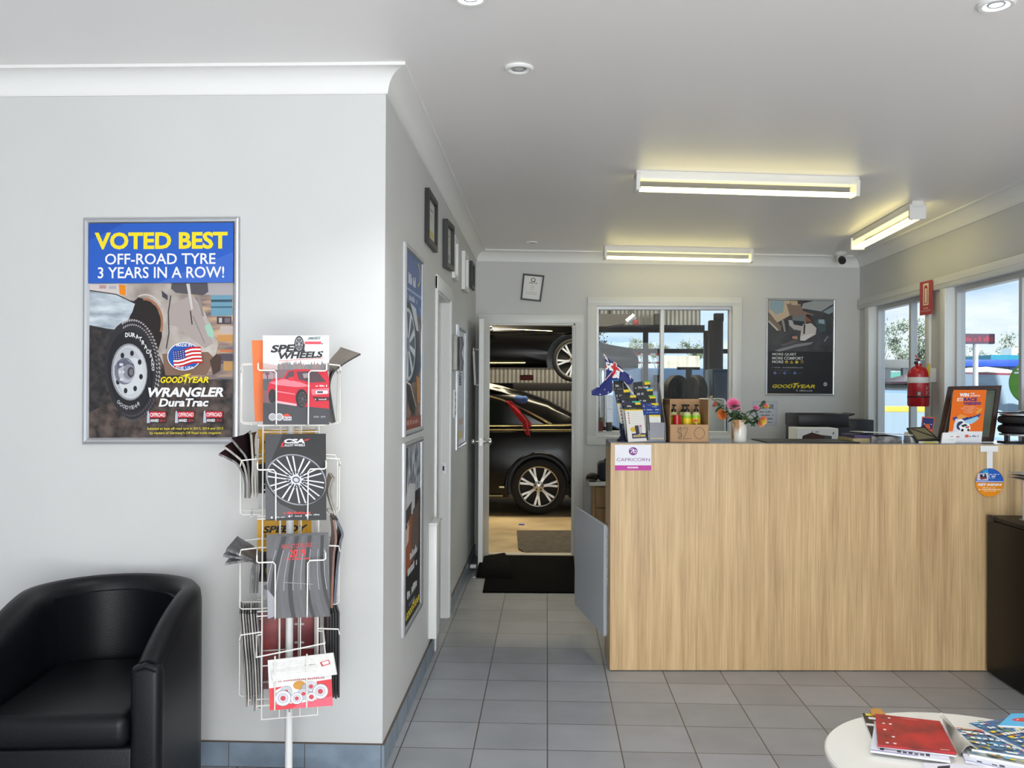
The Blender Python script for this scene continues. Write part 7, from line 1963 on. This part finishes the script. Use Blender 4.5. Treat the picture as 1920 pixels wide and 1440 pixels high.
# parked vehicles outside, simple but whole
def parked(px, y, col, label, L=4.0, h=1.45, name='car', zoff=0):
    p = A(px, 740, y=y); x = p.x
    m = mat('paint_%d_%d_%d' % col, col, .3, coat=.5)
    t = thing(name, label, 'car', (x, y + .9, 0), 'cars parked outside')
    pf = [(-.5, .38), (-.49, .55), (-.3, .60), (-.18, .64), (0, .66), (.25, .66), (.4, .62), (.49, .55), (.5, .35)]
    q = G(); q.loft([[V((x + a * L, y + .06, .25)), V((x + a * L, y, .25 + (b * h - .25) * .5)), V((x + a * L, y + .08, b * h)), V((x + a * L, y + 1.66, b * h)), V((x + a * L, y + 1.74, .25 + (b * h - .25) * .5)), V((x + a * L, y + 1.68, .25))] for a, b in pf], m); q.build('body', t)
    q = G(); q.loft([[V((x + a * L, y + .12, .62 * h)), V((x + a * L, y + .12 + .25 * (b - .6), b * h)), V((x + a * L, y + 1.62 - .25 * (b - .6), b * h)), V((x + a * L, y + 1.62, .62 * h))] for a, b in ((-.34, .63), (-.2, .92), (-.08, 1), (.16, .99), (.3, .86), (.4, .64))], mat('car_glass_reflection_tint', (136, 156, 176), .15)); q.build('windows', t)  # windscreen reflections put into the glass as an even pale blue
    q = G(); q.loft([[V((x + a * L, y + .22, b * h)), V((x + a * L, y + .24, b * h + .03)), V((x + a * L, y + 1.5, b * h + .03)), V((x + a * L, y + 1.52, b * h))] for a, b in ((-.21, .92), (-.08, 1), (.16, .99), (.29, .87))], m); q.build('roof', t)
    for a in (-.32, .32):
        wq = G(); wq.lathe([(0, .01), (.2, .01), (.22, .0), (.31, .0), (.32, -.02), (.32, -.2), (0, -.2)], M_tyre, 28, Matrix.Translation((x + a * L, y - .01, .32)) @ Matrix.Rotation(PI / 2, 4, 'X')); wh = wq.build('wheel', t)
        wq = G(); wq.lathe([(0, .022), (.19, .016)], M_alloy, 24, Matrix.Translation((x + a * L, y - .01, .32)) @ Matrix.Rotation(PI / 2, 4, 'X')); wq.build('hubcap', wh)
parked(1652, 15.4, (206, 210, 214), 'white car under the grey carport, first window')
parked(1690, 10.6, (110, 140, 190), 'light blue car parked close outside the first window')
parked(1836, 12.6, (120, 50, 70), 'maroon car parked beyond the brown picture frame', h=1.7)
# light truck and rear yard seen through the back window
t = thing('truck', 'pale blue box truck standing behind the workshop', 'truck', (2.4, 21, 0))
zt_ = A(1240, 690, y=20).z; xl, xr_ = A(1163, 700, y=20).x, A(1322, 700, y=20).x
M_pb = mat('pale_blue_paint', (150, 180, 214), .4)
q = G(); q.box(xl, 20, .5, xr_, 22.2, zt_, M_pb, .04); q.build('box_body', t)
q = G(); q.box(A(1203, 700, y=19.97).x, 19.95, .5, A(1211, 700, y=19.97).x, 20.0, zt_, mat('truck_seal', (60, 70, 84), .5)); q.build('door_seal', t)
for px in (1233, 1305):
    q = G(); q.box(A(px, 700, y=19.9).x - .09, 19.85, A(px, 718, y=19.9).z, A(px, 700, y=19.9).x + .09, 19.95, A(px, 703, y=19.9).z, M_black, .02); q.build('mirror', t)
for x in (xl + .5, xr_ - .5):
    q = G(); q.lathe([(0, .01), (.45, .0), (.46, -.25), (0, -.25)], M_tyre, 28, Matrix.Translation((x, 20, .46)) @ Matrix.Rotation(PI / 2, 4, 'X')); q.build('wheel', t)
q = G(); q.box(A(1165, 685, y=19.0).x, 19, A(1200, 681, y=19).z, A(1245, 685, y=19).x, 19.05, A(1200, 679, y=19).z, WHT and M_white)
x0_, x1_ = A(1165, 670, y=19).x, A(1238, 670, y=19).x
q = G()
for zz in (664, 680):
    z = A(1200, zz, y=19).z
    for i in range(8): q.box(x0_ + (x1_ - x0_) * i / 8, 19, z - .018, x0_ + (x1_ - x0_) * (i + 1) / 8, 19.03, z + .018, ink(196, 50, 44) if i % 2 else M_white)
for x in (x0_, x1_): q.box(x - .03, 19, 0, x + .03, 19.04, A(1200, 662, y=19).z, M_steel)
tag(q.build('barrier'), 'red and white striped barrier behind the workshop', 'barrier')
fo = corrugated('corrugated_fence', A(1240, 680, y=30).x, A(1312, 680, y=30).x, 30, 0, A(1270, 667, y=30).z, .3, .03)
del fo['kind']; tag(fo, 'pale corrugated fence far behind the workshop, seen above the tyres', 'fence')
q = G(); q.box(A(1336, 720, y=10.2).x, 10.2, 0, A(1372, 720, y=10.2).x, 10.7, A(1350, 692, y=10.2).z, mat('slate_cabinet', (74, 90, 110), .4), .01); 
t = thing('tool_cabinet', 'slate blue tool cabinet at the right of the back window', 'cabinet', (A(1354, 720, y=10.2).x, 10.45, 0)); q.build('carcass', t)
for k in range(4):
    z = .25 + k * .36; q = G(); q.box(A(1338, 720, y=10.2).x, 10.185, z, A(1371, 720, y=10.2).x, 10.2, z + .33, mat('slate_drawer', (84, 100, 120), .4), .004); q.build('drawer', t)
q = G(); p = A(1340, 780, y=8.9); q.box(p.x - .14, 8.85, 1.0, p.x + .1, 9.1, A(1340, 747, y=8.9).z, M_white, .03, 3); q.box(p.x - .16, 8.84, 0, p.x + .12, 9.12, 1.0, M_steel, .01)
tag(q.build('drum'), 'white container standing outside the back window behind the roses', 'container')

q = G(); q.box(A(1625, 715, y=19.5).x, 19.5, 0, A(1770, 715, y=19.5).x, 19.56, A(1700, 698, y=19.5).z, mat('teal_fence', (86, 156, 148), .6))
tag(q.build('fence_panel'), 'teal screen fence standing behind the grey carport', 'fence')
gr = thing('guard_rail', 'low yellow guard rail outside the first window', 'rail', (3.75, 9.8, 0))
zg = A(1700, 767, y=9.8).z
q = G(); q.box(3.1, 9.78, zg - .03, 4.5, 9.82, zg + .03, mat('rail_yellow', (232, 190, 80), .5), .008); q.build('rail', gr)
for x in (3.2, 3.8, 4.4):
    q = G(); q.box(x - .03, 9.77, -.02, x + .03, 9.83, zg - .02, mat('post_grey', (110, 118, 126), .5)); q.build('post', gr)
